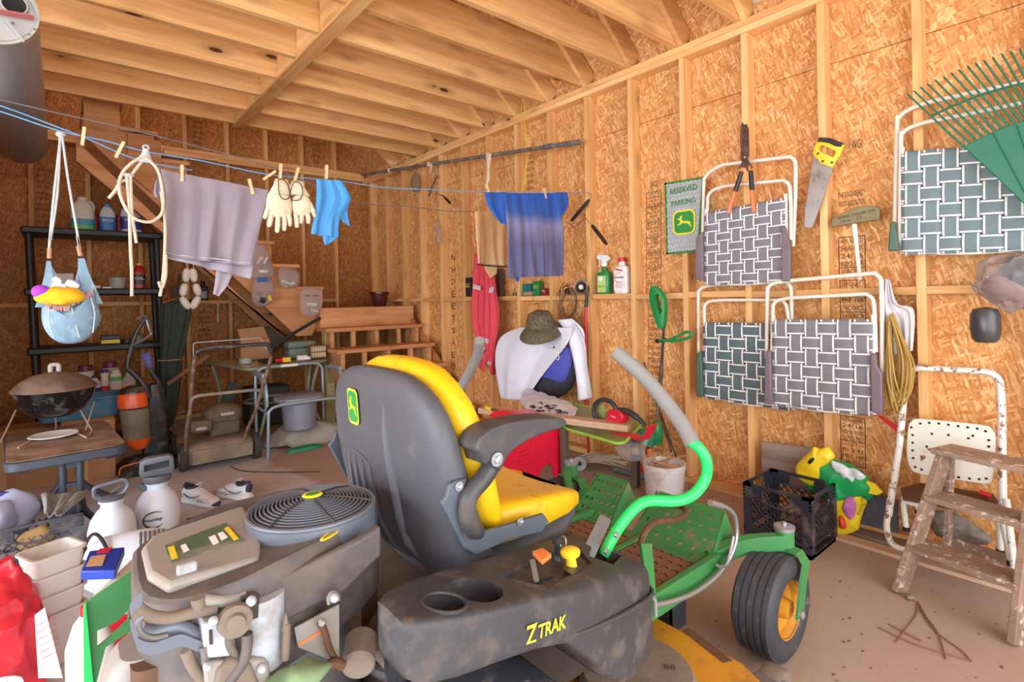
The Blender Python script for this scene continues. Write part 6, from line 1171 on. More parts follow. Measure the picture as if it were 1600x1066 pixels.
oc = Vector((.385, 1.006, .7535)); part('oval_sticker', MB().prism(sellipse(oc, Vector((.022, .012, 0)), Vector((-.003, .008, 0)), 2, 28), (0, 0, .0015)), M['sign_yellow'], en, flat=True, label='small yellow oval sticker'); part('sticker_lines', MB().bar(oc+Vector((-.014, -.009, .002)), oc+Vector((.014, .006, .002)), .001, .0004).bar(oc+Vector((-.014, -.005, .002)), oc+Vector((.012, .009, .002)), .001, .0004), M['ink'], en, kind='stuff')
ye = .935
def T(name, pts, r, mt, y=ye, seg=10, flat=1, sm=4): return part(name, MB().tube(smoothpath(WL(pts, Y=y), sm), r, seg, flat=flat), M[mt], mw)
part('side_shroud', MB().prism(WL([(392, 925), (450, 900), (560, 845), (596, 822), (597, 868), (540, 925), (470, 960), (405, 992), (380, 960)], Y=.965), (0, .02, 0)), M['cowl'], mw, bevel=.006)
part('cylinder_head_cover', MB().prism(WL([(316, 975), (360, 968), (372, 1026), (320, 1031)], Y=ye), (0, .05, 0)), M['white_head'], mw, bevel=.004); part('head_slot', MB().prism(WL([(327, 986), (332, 985), (333, 1007), (328, 1008)], Y=ye-.003), (0, .004, 0)), M['engine_dark'], mw)
part('head_flange', MB().prism(WL([(318, 1036), (414, 1030), (421, 1038), (424, 1080), (322, 1080)], Y=ye-.004), (0, .03, 0)), M['cowl_light'], mw, bevel=.004); part('valve_cover', MB().prism(WL([(335, 1075), (340, 1048), (362, 1030), (392, 1036), (408, 1075)], Y=ye-.012), (0, .02, 0)), M['mud'], mw, bevel=.006)
part('barrel', MB().lathe([(.04, 0), (.042, .12)], W(405, 1035, Y=.98), (0, 0, 1), 24), M['white_head'], mw)
cb_ = part('pulse_pump', MB().lathe([(.024, 0), (.026, .006), (.024, .016), (.015, .018), (.013, .026), (.001, .028)], W(367, 966, Y=ye-.002), (-.15, -1, .1), 28), M['mud'], mw)
part('mount_plate', MB().prism(WL([(376, 934), (398, 925), (407, 930), (404, 966), (388, 972)], Y=ye+.004), (0, .006, 0)), M['engine_dark'], mw, bevel=.002)
for a, r in (((392, 939), .008), ((333, 970), .007), ((409, 1044), .007), ((324, 1041), .006), ((522, 934), .008), ((502, 972), .006)): part('bolt', MB().lathe([(r, 0), (r, .005), (r*.6, .009)], W(*a, Y=ye-.008), (-.1, -1, .1), 12), M['white_head'], mw)
T('fuel_hose', [(358, 982), (358, 1004), (364, 1018), (372, 1028)], .006, 'cowl'); T('fuel_hose', [(386, 990), (386, 1012), (380, 1034), (368, 1052), (352, 1074)], .0085, 'cowl', .925)
T('intake_tube', [(212, 946), (222, 956), (240, 964), (268, 966), (300, 958), (338, 951)], .0088, 'mud', .955); T('intake_tube', [(316, 938), (340, 940), (364, 938), (384, 930)], .0095, 'cowl_light', .96); T('hose_clamp', [(309, 934), (311, 950)], .010, 'mud', .955)
T('muffler_pipe', [(218, 986), (236, 990), (254, 984), (276, 980), (300, 990), (318, 994)], [.012]*21, 'screen_grey', .965)
part('engine_guard', MB().loft([[p+Vector((0, dy, dz)) for dy, dz in ((-.002, -.009), (.002, -.009), (.002, .009), (-.002, .009))] for p in smoothpath(WL([(222, 934), (206, 950), (203, 968), (211, 995), (218, 1008), (240, 1013), (262, 1006), (284, 1000), (306, 1008), (322, 1014)], Y=.945), 4)]), M['screen_grey'], mw)
T('guard_lip', [(224, 962), (216, 974), (222, 990), (240, 997), (262, 993)], .004, 'engine_metal', .95)
part('muffler', MB().loft([sellipse(W(a, b, Y=1.06), (.06, 0, 0), (0, .045, 0), 4, 20) for a, b in ((270, 1010), (272, 1090))]), M['rust_brown'], mw); T('exhaust_strut', [(290, 1016), (300, 1040), (318, 1066)], .008, 'mud', .95); T('exhaust_strut', [(318, 1010), (326, 1060)], .006, 'engine_metal', .94)
part('fuel_tank', MB().loft([rrect(W(220, py, Y=1.10), (1, 0, 0), (0, 1, 0), a_, .05, .03) for py, a_ in ((1006, .03), (1016, .042), (1050, .055), (1110, .062))]), M['cowl_light'], mw, label='cream plastic tank')
T('choke_lever', [(448, 974), (447, 1000), (446, 1030)], .007, 'mud', .935); part('lever_tip', MB().lathe([(.008, 0), (.001, .028)], W(447, 984, Y=.935), (0, 0, 1), 12), M['mud'], mw)
T('oil_filler_tube', [(500, 972), (508, 990), (514, 1012), (524, 1032)], .006, 'rust_brown', .94); T('oil_filler_tube', [(512, 1040), (524, 1036), (536, 1040)], .009, 'rust_brown', .93)
part('shroud_panel', MB().prism(WL([(460, 982), (530, 945), (530, 1036), (466, 1012)], Y=.958), (0, .004, 0)), M['cowl_light'], mw); part('red_stripe', MB().prism(WL([(466, 1006), (508, 982), (509, 986), (467, 1010)], Y=.9565), (0, .001, 0)), M['knob_orange'], mw, flat=True)
part('starter_motor', MB().lathe([(.026, 0), (.03, .004), (.03, .06), (.02, .07)], W(560, 1042, Y=.93), (.5, .9, .2), 24), M['mud'], mw); part('side_box', MB().prism(WL([(548, 1000), (592, 986), (596, 1030), (562, 1036)], Y=1.0), (0, .03, 0)), M['rust_brown'], mw, bevel=.003); part('light_bracket', MB().prism(WL([(594, 944), (604, 943), (605, 978), (595, 980)], Y=.97), (0, .01, 0)), M['white_head'], mw)
T('lifting_eye', [(514, 944), (513, 934), (519, 926), (527, 929), (529, 938)], .0035, 'cowl_light', .94)
part('linkage_rod', MB().tube(WL([(676, 912), (698, 922)], Y=.93), .0025, 6), M['silver'], mw)
for a, b in ((652, 690), (706, 740), (748, 770)): part('hydro_bracket', MB().prism(WL([(a, 1036), (b, 1036), (b, 1110), (a, 1110)], Y=.86), (0, .012, 0)), M['mud' if a != 706 else 'engine_metal'], mw, bevel=.004)
# rear green frame plate with a cut-out
gp = part('rear_frame_plate', MB().prism(WL([(133, 943), (218, 884), (224, 928), (206, 985), (165, 1012), (150, 1070), (139, 1070), (136, 1000)], Y=1.40), (0, .006, 0)), M['jd_green'], mw); cut(gp, MB().prism([p+Vector((0, -.05, 0)) for p in WL([(152, 986), (184, 971), (204, 950), (205, 964), (182, 986), (152, 1012)], Y=1.40)], (0, .1, 0)))
part('plate_flange', MB().prism(WL([(130, 946), (134, 942), (146, 1070), (131, 1070)], Y=1.398), (0, -.012, 0)), M['lever_green'], gp)
P('leaf_cloth', (126, 150, 108), .8, 0, .2, 20); part('loose_rag', crumple(MB().ball(W(468, 1058, Y=.90), (.055, .03, .018), 22, 12), .016, 24), M['leaf_cloth'], mw)
# ================================================================ RIGHT SIDE FLOOR
P('crate_black', (42, 44, 54), .42, 0, .08, 12, ((110, 92, 80), .25, 12)); P('crate_grey', (70, 74, 82), .5, 0, .08, 12, ((130, 120, 110), .35, 12))
def crate(loc, ang, Lx, Ly, Hz, mt, label, nd=9):
    root = thing('milk_crate', label, 'crate', loc); L0 = Vector(loc); R_ = Matrix.Rotation(ang, 3, 'Z')
    def G(x, y, z): return L0+R_ @ Vector((x, y, z))
    def B(mb, a, b): c = (Vector(a)+Vector(b))/2; return mb.box(L0+R_ @ c, [abs(b[i]-a[i]) for i in range(3)], R_.to_4x4().to_3x3())
    hx, hy = Lx/2, Ly/2; t_ = .010
    part('base', B(MB(), (-hx, -hy, 0), (hx, hy, .012)), mt, root)
    for sx in (-1, 1):
        for sy in (-1, 1): part('corner_post', B(MB(), (sx*hx, sy*hy, .0), (sx*(hx-.035), sy*(hy-.035), Hz)) if False else MB().prism([G(sx*hx, sy*hy, 0), G(sx*(hx-.04), sy*hy, 0), G(sx*(hx-.04), sy*(hy-t_), 0), G(sx*(hx-t_), sy*(hy-t_), 0), G(sx*(hx-t_), sy*(hy-.04), 0), G(sx*hx, sy*(hy-.04), 0)], (0, 0, Hz)), mt, root)
    for side in range(4):
        ww = Lx if side % 2 == 0 else Ly; off = (hy if side % 2 == 0 else hx)
        def Q(u, z, d=0):
            o = off-d
            return {0: G(u, -o, z), 1: G(o, u, z), 2: G(-u, o, z), 3: G(-o, -u, z)}[side]
        def bar(mb, u0, z0, u1, z1, w_=.006, d=.004): return mb.bar(Q(u0, z0, d), Q(u1, z1, d), w_, w_, up=(Q(0, 0, 0)-Q(0, 0, .1)))
        h = ww/2; rim = part('side_rim', MB(), mt, root) if False else None
        # upper band in two rails, with a handle opening framed by a loop
        mb = MB()
        for z0, z1, d0 in ((Hz-.014, Hz, 0), ): mb.prism([Q(-h, z0), Q(h, z0), Q(h, z0, t_), Q(-h, z0, t_)], (0, 0, z1-z0))
        part('top_rail', mb, mt, root)
        hw_ = .062
        for sgn in (-1, 1): part('rim_band', MB().prism([Q(sgn*hw_, Hz-.062, .001), Q(sgn*h, Hz-.062, .001), Q(sgn*h, Hz-.062, t_-.002), Q(sgn*hw_, Hz-.062, t_-.002)], (0, 0, .048)), mt, root)
        mb = MB()
        for k in range(int(ww/.03)): u = -h+.02+k*.03; 
        for zz in (Hz-.03, Hz-.046, Hz-.062):
            for sgn in (-1, 1): bar(mb, sgn*hw_, zz, sgn*h, zz, .006, 0)
        part('rim_ribs', mb, mt, root, kind='stuff')
        part('handle_loop', MB().tube([Q(hw_*cos(g), Hz-.055-.030*sin(g), .003) for g in [pi*k/14 for k in range(15)]]+[Q(-hw_, Hz-.02, .003)] , .006, 6), mt, root)
        part('lower_band', MB().prism([Q(-h, .05, .001), Q(h, .05, .001), Q(h, .05, t_-.002), Q(-h, .05, t_-.002)], (0, 0, .012)), mt, root); part('lower_band', MB().prism([Q(-h, 0, 0), Q(h, 0, 0), Q(h, 0, t_), Q(-h, 0, t_)], (0, 0, .02)), mt, root)
        mb = MB(); z0, z1 = .06, Hz-.062; dz = z1-z0
        for k in range(-4, nd+1):
            for sg2 in (-1, 1):
                a = (k)*ww/nd*1.0; u0, u1 = a-h, a-h+dz; v0, v1 = z0, z1
                if u1 < -h+.03 or u0 > h-.03: continue
                if u0 < -h+.03: v0 += (-h+.03-u0); u0 = -h+.03
                if u1 > h-.03: v1 -= (u1-(h-.03)); u1 = h-.03
                if v1-v0 < .015: continue
                bar(mb, u0*sg2, v0, u1*sg2, v1, .005, .005)
        part('lattice', mb, mt, root, kind='stuff')
    return root
# black crate: front corner at (2.578,.985)
ang = atan2(-.263, .10); u = Vector((cos(ang), sin(ang), 0)); v = Vector((-u.y, u.x, 0)); cc = Vector((2.578, .985, 0))-u*.155+v*.15
crate((2.70, 1.118, 0), 0, .31, .31, .275, M['crate_black'], 'black plastic milk crate standing on the floor by the right wall')
P('leaf_brown', (116, 76, 52), .8, 0, .2, 30)
# potting soil bag
P('bag_green', (28, 156, 84), .35, 0, .05, bump=.15, bscale=10); P('bag_yellow', (236, 206, 36), .35, 0, .04); P('bag_pink', (190, 110, 172), .5, 0, .2, 30); P('bag_white', (200, 206, 206), .4); P('bag_red', (214, 60, 40), .4)
sb = thing('potting_soil_bag', 'green and yellow potting soil bag slumped behind the crate', 'bag', W(1340, 825, X=2.93)); X = 2.90
part('lower_sack', crumple(puff(WL([(1296, 760), (1325, 758), (1352, 760), (1354, 764), (1353, 785), (1349, 808), (1343, 826), (1339, 831), (1320, 834), (1300, 833), (1296, 830), (1297, 795)], X=X), (1, 0, 0), .045, k=2), .012, 14), M['bag_yellow'], sb, angle=18)
part('upper_sack', crumple(puff(WL([(1258, 745), (1266, 718), (1280, 712), (1300, 716), (1325, 725), (1348, 735), (1360, 750), (1366, 764), (1360, 782), (1338, 788), (1312, 786), (1285, 782), (1262, 765)], X=X-.01), (1, 0, 0), .05), .022, 12), M['bag_green'], sb, angle=18)
part('top_fold', crumple(puff(WL([(1244, 742), (1248, 724), (1258, 712), (1266, 706), (1272, 699), (1280, 702), (1290, 698), (1300, 704), (1304, 716), (1296, 726), (1290, 738), (1292, 752), (1276, 760), (1256, 754)], X=X-.02), (1, 0, 0), .035), .008, 20), M['bag_yellow'], sb, angle=18)
part('torn_corner', MB().prism(WL([(1354, 752), (1366, 756), (1379, 770), (1370, 774), (1352, 770)], X=X-.03), (.012, 0, 0)), M['bag_yellow'], sb)
part('flower_print', crumple(puff(WL([(1322, 780), (1334, 776), (1338, 792), (1332, 812), (1322, 806), (1317, 794)], X=X-.048), (1, 0, 0), .012), .012, 20), M['bag_pink'], sb); part('tear', crumple(puff(WL([(1300, 722), (1310, 723), (1322, 731), (1336, 735), (1350, 744), (1346, 749), (1336, 746), (1332, 752), (1322, 746), (1318, 750), (1312, 738), (1306, 736)], X=X-.056), (1, 0, 0), .014), .014, 24), M['bag_white'], sb); part('oval_mark', puff(WL([(1262, 722), (1268, 716), (1273, 716), (1271, 722), (1265, 726)], X=X-.05), (1, 0, 0), .012), M['black_plastic'], sb); part('red_print', puff(WL([(1312, 806), (1320, 812), (1322, 826), (1312, 824)], X=X-.04), (1, 0, 0), .02), M['bag_red'], sb)
text('Potting Mix', W(1347, 790, X=X-.055), (0, -.25, 1), (0, 1, .25), M['black_ink'], sb, width=.10, height=.022)
# boards at the wall base
one('grey_backing_board', MB().prism(WL([(1190, 690), (1284, 702), (1284, 770), (1190, 755)], X=3.0), (.012, 0, 0)), M['grey_board'], 'weathered grey board standing behind the black crate', 'board')
one('blue_grey_plank', MB().prism(WL([(1330, 768), (1402, 782), (1402, 834), (1330, 815)], X=3.018), (.015, 0, 0)), pbr('slate board', (78, 80, 92), .6, 0, .12, 10, ((120, 104, 98), .4, 10)), 'dark blue grey plank leaning at the wall base', 'plank')
one('floor_plank', MB().bar((2.98, 1.0, .012), (2.99, -.4, .012), .09, .022), M['grey_board'], 'worn floor plank lying along the right wall base', 'plank', bevel=.002)
one('floor_plank', MB().bar((2.87, 1.05, .010), (2.86, -.3, .010), .07, .018), M['plank'], 'second, narrower plank lying on the floor in front', 'plank', bevel=.002)
one('fieldstone', crumple(MB().ball(W(1492, 826, X=3.0), (.035, .11, .065), 26, 16), .028, 14), pbr('field stone', (142, 130, 118), .85, 0, .3, 40, bump=.6, bscale=50), 'rough grey stone behind the wooden step ladder', 'stone')
# rusty white folding step chair
t = NT('chipped white enamel'); v_ = t.coords(); n = t.noise(v_, 26, 5, .7); t.link(t.mix(t.ramp(n, [(.54, BW[0]), (.59, BW[1])]), lin((222, 218, 208)), lin((136, 84, 54))), t.b.inputs['Base Color']); t.b.inputs['Roughness'].default_value = .5; M['chipped'] = t.m
t = NT('enamel lightly chipped'); v_ = t.coords(); n = t.noise(v_, 18, 5, .7); t.link(t.mix(t.ramp(n, [(.66, BW[0]), (.69, BW[1])]), lin((226, 222, 206)), lin((136, 84, 54))), t.b.inputs['Base Color']); t.b.inputs['Roughness'].default_value = .4; M['enamel_white'] = t.m
ss = thing('folding_step_chair', 'rusty white enamel folding step chair against the wall', 'chair', W(1480, 860, X=2.85))
def mixX(px, py, x): return W(px, py, X=x)
part('back_frame', MB().tube(smoothpath(roundpath([mixX(1388, 806, 2.80), mixX(1406, 690, 2.90), mixX(1412, 620, 2.95), mixX(1416, 574, 2.99), mixX(1562, 582, 2.99), mixX(1565, 640, 2.95), mixX(1567, 820, 2.90)], .06, 5), 1), .0145, 10), M['chipped'], ss)
part('floor_loop', MB().tube(smoothpath([mixX(1400, 740, 2.86), mixX(1388, 800, 2.80), mixX(1386, 828, 2.76), mixX(1396, 852, 2.745), mixX(1430, 862, 2.74), mixX(1500, 882, 2.74), mixX(1560, 898, 2.74), mixX(1582, 892, 2.75), mixX(1583, 870, 2.78), mixX(1572, 780, 2.86)], 4), .0125, 10), M['chipped'], ss)
bk = part('backrest', MB().prism(smoothpath(WL([(1418, 672), (1424, 658), (1440, 655), (1530, 664), (1550, 672), (1556, 690), (1553, 740), (1546, 756), (1525, 755), (1440, 742), (1422, 732), (1416, 710)], X=2.93), 3, True), (.012, 0, 0)), M['enamel_white'], ss, bevel=.004)
for i, (a, b) in enumerate([(1424, 668), (1438, 662), (1452, 661), (1467, 662), (1482, 664), (1497, 666), (1512, 668), (1527, 670), (1540, 674), (1545, 688), (1545, 698), (1546, 728), (1541, 748), (1530, 749), (1515, 748), (1498, 746), (1440, 734), (1430, 730), (1427, 716), (1426, 704), (1426, 692), (1426, 680), (1456, 678), (1482, 680), (1448, 698), (1513, 685), (1520, 681)]): part('hole', MB().lathe([(.0052, 0), (.0050, .0012)], W(a, b, X=2.93-.0002), (-1, 0, 0), 10), M['dark_hole'], bk, flat=True)
st_ = part('seat', MB().prism(WL([(1408, 762), (1440, 754), (1552, 772), (1566, 790), (1560, 806), (1410, 778)], Z=W(1480, 780, X=2.88).z), (0, 0, -.012)), M['rust_brown'], ss, bevel=.003); part('seat_apron', MB().prism(WL([(1408, 775), (1450, 783), (1450, 797), (1409, 786)], X=2.84), (.006, 0, 0)), M['chipped'], ss)
for a, b, x0, x1 in (((1411, 785), (1416, 826), 2.86, 2.86), ((1562, 815), (1563, 862), 2.90, 2.90), ((1568, 820), (1580, 880), 2.88, 2.80), ((1434, 790), (1436, 800), 2.9, 2.9)):
    l_ = part('leg', MB().tube([mixX(*a, x0), mixX(*b, x1)], .012, 10), M['enamel_white'], ss); q = mixX(*b, x1); part('foot_cap', MB().tube([q+Vector((0, 0, .008)), q-Vector((0, 0, .010))], .0145, 10), M['black_plastic'], l_)
# wooden step ladder
ld = thing('step_ladder', 'paint worn wooden step ladder at the right edge', 'step ladder', (2.5, .45, 0)); LM = M['ladder']
def lp_(px, py, t): return None
FL, FR = Vector((2.53, .635, 0)), Vector((2.44, .285, 0)); TL, TRr = Vector((2.72, .52, .545)), Vector((2.66, .20, .545))
TL = W(1478, 705, X=2.70); TRr = W(1618, 735, X=2.62)
for a, b in ((FL, TL), (FR, TRr)): part('front_rail', MB().bar(a, b, .075, .024, up=(.3, 1, 0)), LM, ld, bevel=.003)
for k, (t0_, dd) in enumerate(((.98, .10), (.66, .09), (.31, .09))):
    a, b = FL.lerp(TL, t0_), FR.lerp(TRr, t0_); e = (b-a).normalized(); n_ = Vector((e.y, -e.x, 0)); n_ = -n_ if n_.x < 0 else n_
    ex = .03 if k == 0 else .0
    part('step', MB().prism([a-e*ex-n_*.045, b+e*ex-n_*.045, b+e*ex+n_*(dd-.0), a-e*ex+n_*(dd-.0)], (0, 0, .022)), LM, ld, bevel=.003)
for a, t_ in ((TL, 0), (TRr, 1)):
    q = Vector((2.90, .553, 0)) if not t_ else Vector((2.84, .20, 0)); part('rear_leg', MB().bar(q, a+Vector((.07, 0, -.03)), .035, .022, up=(.3, 1, 0)), LM, ld, bevel=.003)
part('rear_brace', MB().bar(Vector((2.885, .545, .12)), Vector((2.825, .21, .12)), .012, .05), LM, ld); part('spreader', MB().bar(FL.lerp(TL, .72)+Vector((.03, -.01, 0)), Vector((2.86, .54, .43)), .004, .018), M['bracket_grey'], ld)
one('yellow_leaf', crumple(MB().ball(FL+Vector((-.035, -.04, .012)), (.018, .018, .010), 12, 6), .006, 60), M['olive'], 'small yellow green leaf at the ladder foot', 'leaf')
one('red_tool_handle', MB().tube([W(1530, 770, X=3.0), W(1548, 775, X=3.0)], .012, 8), M['red_plastic'], 'red handle visible under the step chair backrest', 'handle')
# sticks and litter on the floor
P('twig', (134, 92, 70), .8)
for pts, lab in (([(1434, 940), (1432, 960), (1416, 982), (1400, 1004)], 'dry forked twig on the floor, left branch'), ([(1434, 940), (1448, 965), (1466, 990), (1478, 1030)], 'dry curved twig on the floor, middle branch'), ([(1434, 945), (1460, 985), (1500, 1015), (1518, 1034)], 'dry curved twig on the floor, right branch'), ([(1372, 980), (1420, 1003), (1470, 1020), (1520, 1033)], 'long pine needle lying nearly straight across the floor'), ([(1388, 975), (1420, 992), (1440, 1002)], 'short pine needle beside the forked twig')):
    one('twig', MB().tube(smoothpath(WL(pts, Z=.004), 4), .0022, 5), M['twig'], lab, 'twig', 'dry twigs and needles on the floor')
lit = MB()
for k in range(90):
    a, b = rnd.uniform(1040, 1590), rnd.uniform(865, 1066)
    if a < 1300 and b > 960 and a > 1130: continue
    p = W(a, b, Z=.001)
    if 1.45 < p.x < 3.0 and p.y > -.6: r = rnd.uniform(.0015, .006); lit.lathe([(r, 0), (r*.6, .002)], p, (0, 0, 1), 6, sx=rnd.uniform(.5, 2), sy=rnd.uniform(.3, 1))
for k in range(160):
    p = Vector((rnd.uniform(2.2, 3.0), rnd.uniform(1.5, 3.2), .0005)); r = rnd.uniform(.003, .009); lit.lathe([(r, 0), (r*.6, .004)], p, (0, 0, 1), 6, sx=rnd.uniform(.5, 2), sy=rnd.uniform(.3, 1))
o = part('floor_litter', lit, M['leaf_brown'], None, flat=True); tag(o, 'small dry leaf bits and dirt scattered on the concrete', 'litter', kind='stuff')
# pail with stirring sticks
P('pail_white', (214, 206, 204), .45, 0, .04, 8, ((170, 130, 110), .3, 8)); c = Vector((2.66, 1.80, 0)); s = spx(c)
pa = thing('paint_pail', 'white plastic pail full of stirring sticks beside the deck', 'pail', c); Hp = .23
part('bucket', MB().lathe([(.098, 0), (.102, .01), (.118, Hp-.03), (.122, Hp-.028), (.122, Hp), (.115, Hp), (.1, .02), (.001, .015)], c, (0, 0, 1), 36, cap=False), M['pail_white'], pa)
part('fill', MB().lathe([(.112, Hp-.035), (.001, Hp-.03)], c, (0, 0, 1), 30, cap=False), M['rag_tan'], pa)
for (a, b) in (((-.09, -.05), (.12, .03)), ((-.05, .08), (.15, -.06)), ((.02, -.09), (-.06, .10)), ((-.1, .03), (.05, .09))): part('stirring_stick', MB().bar(c+Vector((a[0], a[1], Hp-.025)), c+Vector((b[0], b[1], Hp+.025)), .02, .003), M['plank'], pa)
def onpail(px, py): return W(px, py, Y=None, D=dep(c)-.115)
for a, mt in (((1035, 738), 'black_ink'), ): 
    for k in range(6): p = W(1036+k*1.9, 752, D=dep(c)-.10); part('label_print', MB().box(p, (.0015, .0015, .075 if k % 2 else .06)), M['black_ink'], pa, flat=True)
for k, px in enumerate((1076, 1080, 1093, 1097)): p = W(px, 762, D=dep(c)-.117); part('label_print', MB().box(p, (.002, .002, .05)), M['black_ink'], pa, flat=True)
# lime edged tray table with things on it
P('lime', (142, 196, 66), .45); P('lime_dull', (150, 152, 96), .5, 0, .08, trans=.1); P('legwood', (92, 78, 66), .7)
ty = thing('lime_tray_table', 'low table with translucent olive top and lime green edge', 'table', (2.5, 2.3, 0)); q = [W(850, 622, Z=.42), W(1008, 655, Z=.42), W(972, 696, Z=.40), W(878, 668, Z=.40)]; q[1] = Vector((2.80, 2.02, .42)); q[0] = Vector((2.86, 3.0, .42))
out = smoothpath(roundpath([(q[0]+q[3])/2, q[0], q[1], q[2], q[3], (q[0]+q[3])/2], .08, 5)[:-1], 1, True); part('top', MB().prism(out, (0, 0, -.006)), M['lime_dull'], ty); part('rim', MB().tube(out, .009, 8, True), M['lime'], ty)
for p, h in ((Vector((2.33, 2.28, 0)), .40), (Vector((2.74, 2.06, 0)), .41), (Vector((2.80, 2.9, 0)), .41)): part('leg', MB().bb(p-Vector((.02, .02, 0)), p+Vector((.02, .02, h))), M['legwood'], ty, bevel=.003)
pk = one('sawn_plank', MB().bar(W(752, 640, Z=.475), W(984, 668, Z=.455), .085, .036), M['plank'], 'long pinkish sawn plank lying across the tray table', 'plank', bevel=.003)
wp = thing('wrapped_packet', 'white paper packet of black hardware on the tray table', 'packet', W(862, 642, Z=.43)); 
part('paper', crumple(crumple(puff(WL([(816, 616), (824, 608), (846, 616), (872, 624), (900, 636), (898, 648), (880, 653), (850, 646), (824, 640), (815, 630)], Z=.46), (0, 0, 1), .026), .014, 12), .008, 40, 2), M['cloth_white'], wp, angle=18)
mb = MB()
for k in range(26): p = W(828+k*2.3+rnd.uniform(-3, 3), 634+k*.35+rnd.uniform(-6, 6), Z=.482); mb.tube([p, p+Vector((rnd.uniform(-.03, .03), rnd.uniform(-.03, .03), .004))], .005, 6)
part('dark_print', mb, M['black_plastic'], wp, kind='stuff')
# hedge trimmer
P('tool_red', (206, 30, 52), .35); X = 2.44
hg = thing('hedge_trimmer', 'red and black cordless hedge trimmer on the tray table', 'hedge trimmer', W(975, 680, X=X)); 
part('front_handle', MB().tube(smoothpath(WL([(934, 655), (928, 645), (930, 632), (940, 625), (952, 627), (960, 634), (964, 642)], X=X), 4), .0135, 10), M['key_black'], hg); part('shield', puff(WL([(922, 640), (928, 630), (940, 630), (946, 640), (945, 654), (934, 658), (924, 652)], X=X+.04), (1, 0, 0), .008), M['lime_dull'], hg)
part('body', MB().prism(smoothpath(WL([(948, 645), (954, 640), (966, 642), (972, 650), (971, 660), (962, 664), (948, 660)], X=X-.02), 2, True), (.07, 0, 0)), M['tool_red'], hg, bevel=.006)
part('rear_handle', MB().tube(smoothpath(WL([(962, 642), (978, 642), (992, 650), (1002, 658), (1008, 666)], X=X+.01), 4), [.018]*10+[.013]*7, 10), M['key_black'], hg); part('guard', MB().prism(WL([(952, 676), (985, 680), (1003, 684), (1009, 672), (1014, 664), (1020, 664), (1008, 688), (1000, 689), (960, 682)], X=X-.02), (.05, 0, 0)), M['tool_red'], hg, bevel=.003)
text('Homelite', W(958, 651, X=X-.022), (0, -1, -.15), (0, 0, 1), M['white_ink'], hg, width=.035, height=.010)
# red folding stool panel
P('stool_red', (222, 24, 56), .35, 0, .04); Y = 2.32
sr = thing('red_folding_stool', 'bright red plastic folding stool with handle hole and raised text', 'stool', W(830, 757, Y=Y)); pts = WL([(760, 705), (796, 663), (806, 655), (845, 650), (866, 652), (874, 662), (879, 757), (871, 757), (866, 730), (856, 724), (846, 735), (842, 757), (745, 757)], Y=Y)
for p in pts: p.z = max(p.z, .002)
part('panel', MB().prism(pts, (0, .03, 0)), M['stool_red'], sr, bevel=.005); part('top_step', MB().prism(WL([(796, 664), (806, 655), (866, 652), (874, 662)], Y=Y), (0, .2, .02)), M['stool_red'], sr, bevel=.005)
part('panel_rib', MB().tube(WL([(834, 690), (836, 750)], Y=Y-.002), .003, 6), M['stool_red'], sr)
for k, s_ in enumerate(('WARNING', 'KEEP BODY CENTERED', 'DO NOT STAND', 'MAX 300 LB')): text(s_, W(818, 705+k*7, Y=Y-.0005), (1, 0, .06), (0, 0, 1), M['tin_red'], sr, width=.07 if k == 0 else .09, height=.010 if k == 0 else .006)
tl_ = thing('nozzle_wrench', 'dark curved metal tool with yellow end on the plank', 'tool', W(780, 655, Z=.50)); part('bar', MB().tube(smoothpath(WL([(764, 639), (778, 643), (786, 652), (794, 660)], Z=.505), 4), .009, 8), M['blade_old'], tl_); part('yellow_tip', MB().tube(WL([(760, 637), (766, 640)], Z=.506), .013, 8), M['yellow_plastic'], tl_)
# red handled pole and dark rods leaning on the wall
rp_ = thing('red_pole', 'slim red pole with black grip leaning on a stud', 'pole', W(914, 592, X=2.98)); part('shaft', MB().tube(WL([(916, 478), (915, 600)], X=2.98)+[Vector((2.93, 2.62, .02))], .011, 10), M['red_plastic'], rp_); part('grip', MB().tube(WL([(917, 459), (916, 480)], X=2.98), .0135, 10), M['black_plastic'], rp_)
for k, (a, b, lab) in enumerate((((1006, 566), (1048, 700), 'dark thin rod leaning on wall right of the trimmer'), ((1008, 575), (1056, 712), 'second dark rod leaning just right of the first'))): one('leaning_rod', MB().tube([W(*a, X=3.01), W(*b, X=2.97), Vector((2.93, W(*b, X=2.97).y-.04, .012))], .007, 8), M['blade_old'], lab, 'rod')
# floor clutter below the tray
P('mop_cord', (196, 178, 160), .9); mp = thing('string_mop', 'old string mop head lying on the floor under the tray', 'mop', W(930, 728, Z=0)); c0 = W(905, 722, Z=.04); c1_ = W(965, 722, Z=.04)
for k in range(34):
    t_ = rnd.random(); a = c0+Vector((rnd.uniform(-.02, .02), rnd.uniform(-.04, .04), rnd.uniform(0, .03))); b = c1_+Vector((rnd.uniform(-.05, .05), rnd.uniform(-.12, .10), rnd.uniform(-.03, .05))); m_ = a.lerp(b, .5)+Vector((rnd.uniform(-.03, .03), rnd.uniform(-.04, .04), .02)); part('strand', MB().tube(smoothpath([a, m_, b], 4), .0055, 5), M['mop_cord'], mp)
P('pipe_slate', (104, 104, 108), .5)
for k, (a, b, lab) in enumerate((((985, 713), (1040, 728), 'grey pipe length on the floor behind the mop head'), ((960, 733), (1020, 748), 'grey pipe length on the floor in front of red packet'))):
    one('grey_pipe', MB().tube([W(*a, Z=.022), W(*b, Z=.022)], .021, 12), M['pipe_slate'], lab, 'pipe')
one('red_packet', crumple(puff(WL([(993, 736), (1003, 724), (1024, 728), (1022, 742), (1008, 744)], Z=.03), (0, 0, 1), .02), .006, 20), M['label_red'], 'small crumpled red packet on the floor by the pail', 'packet')
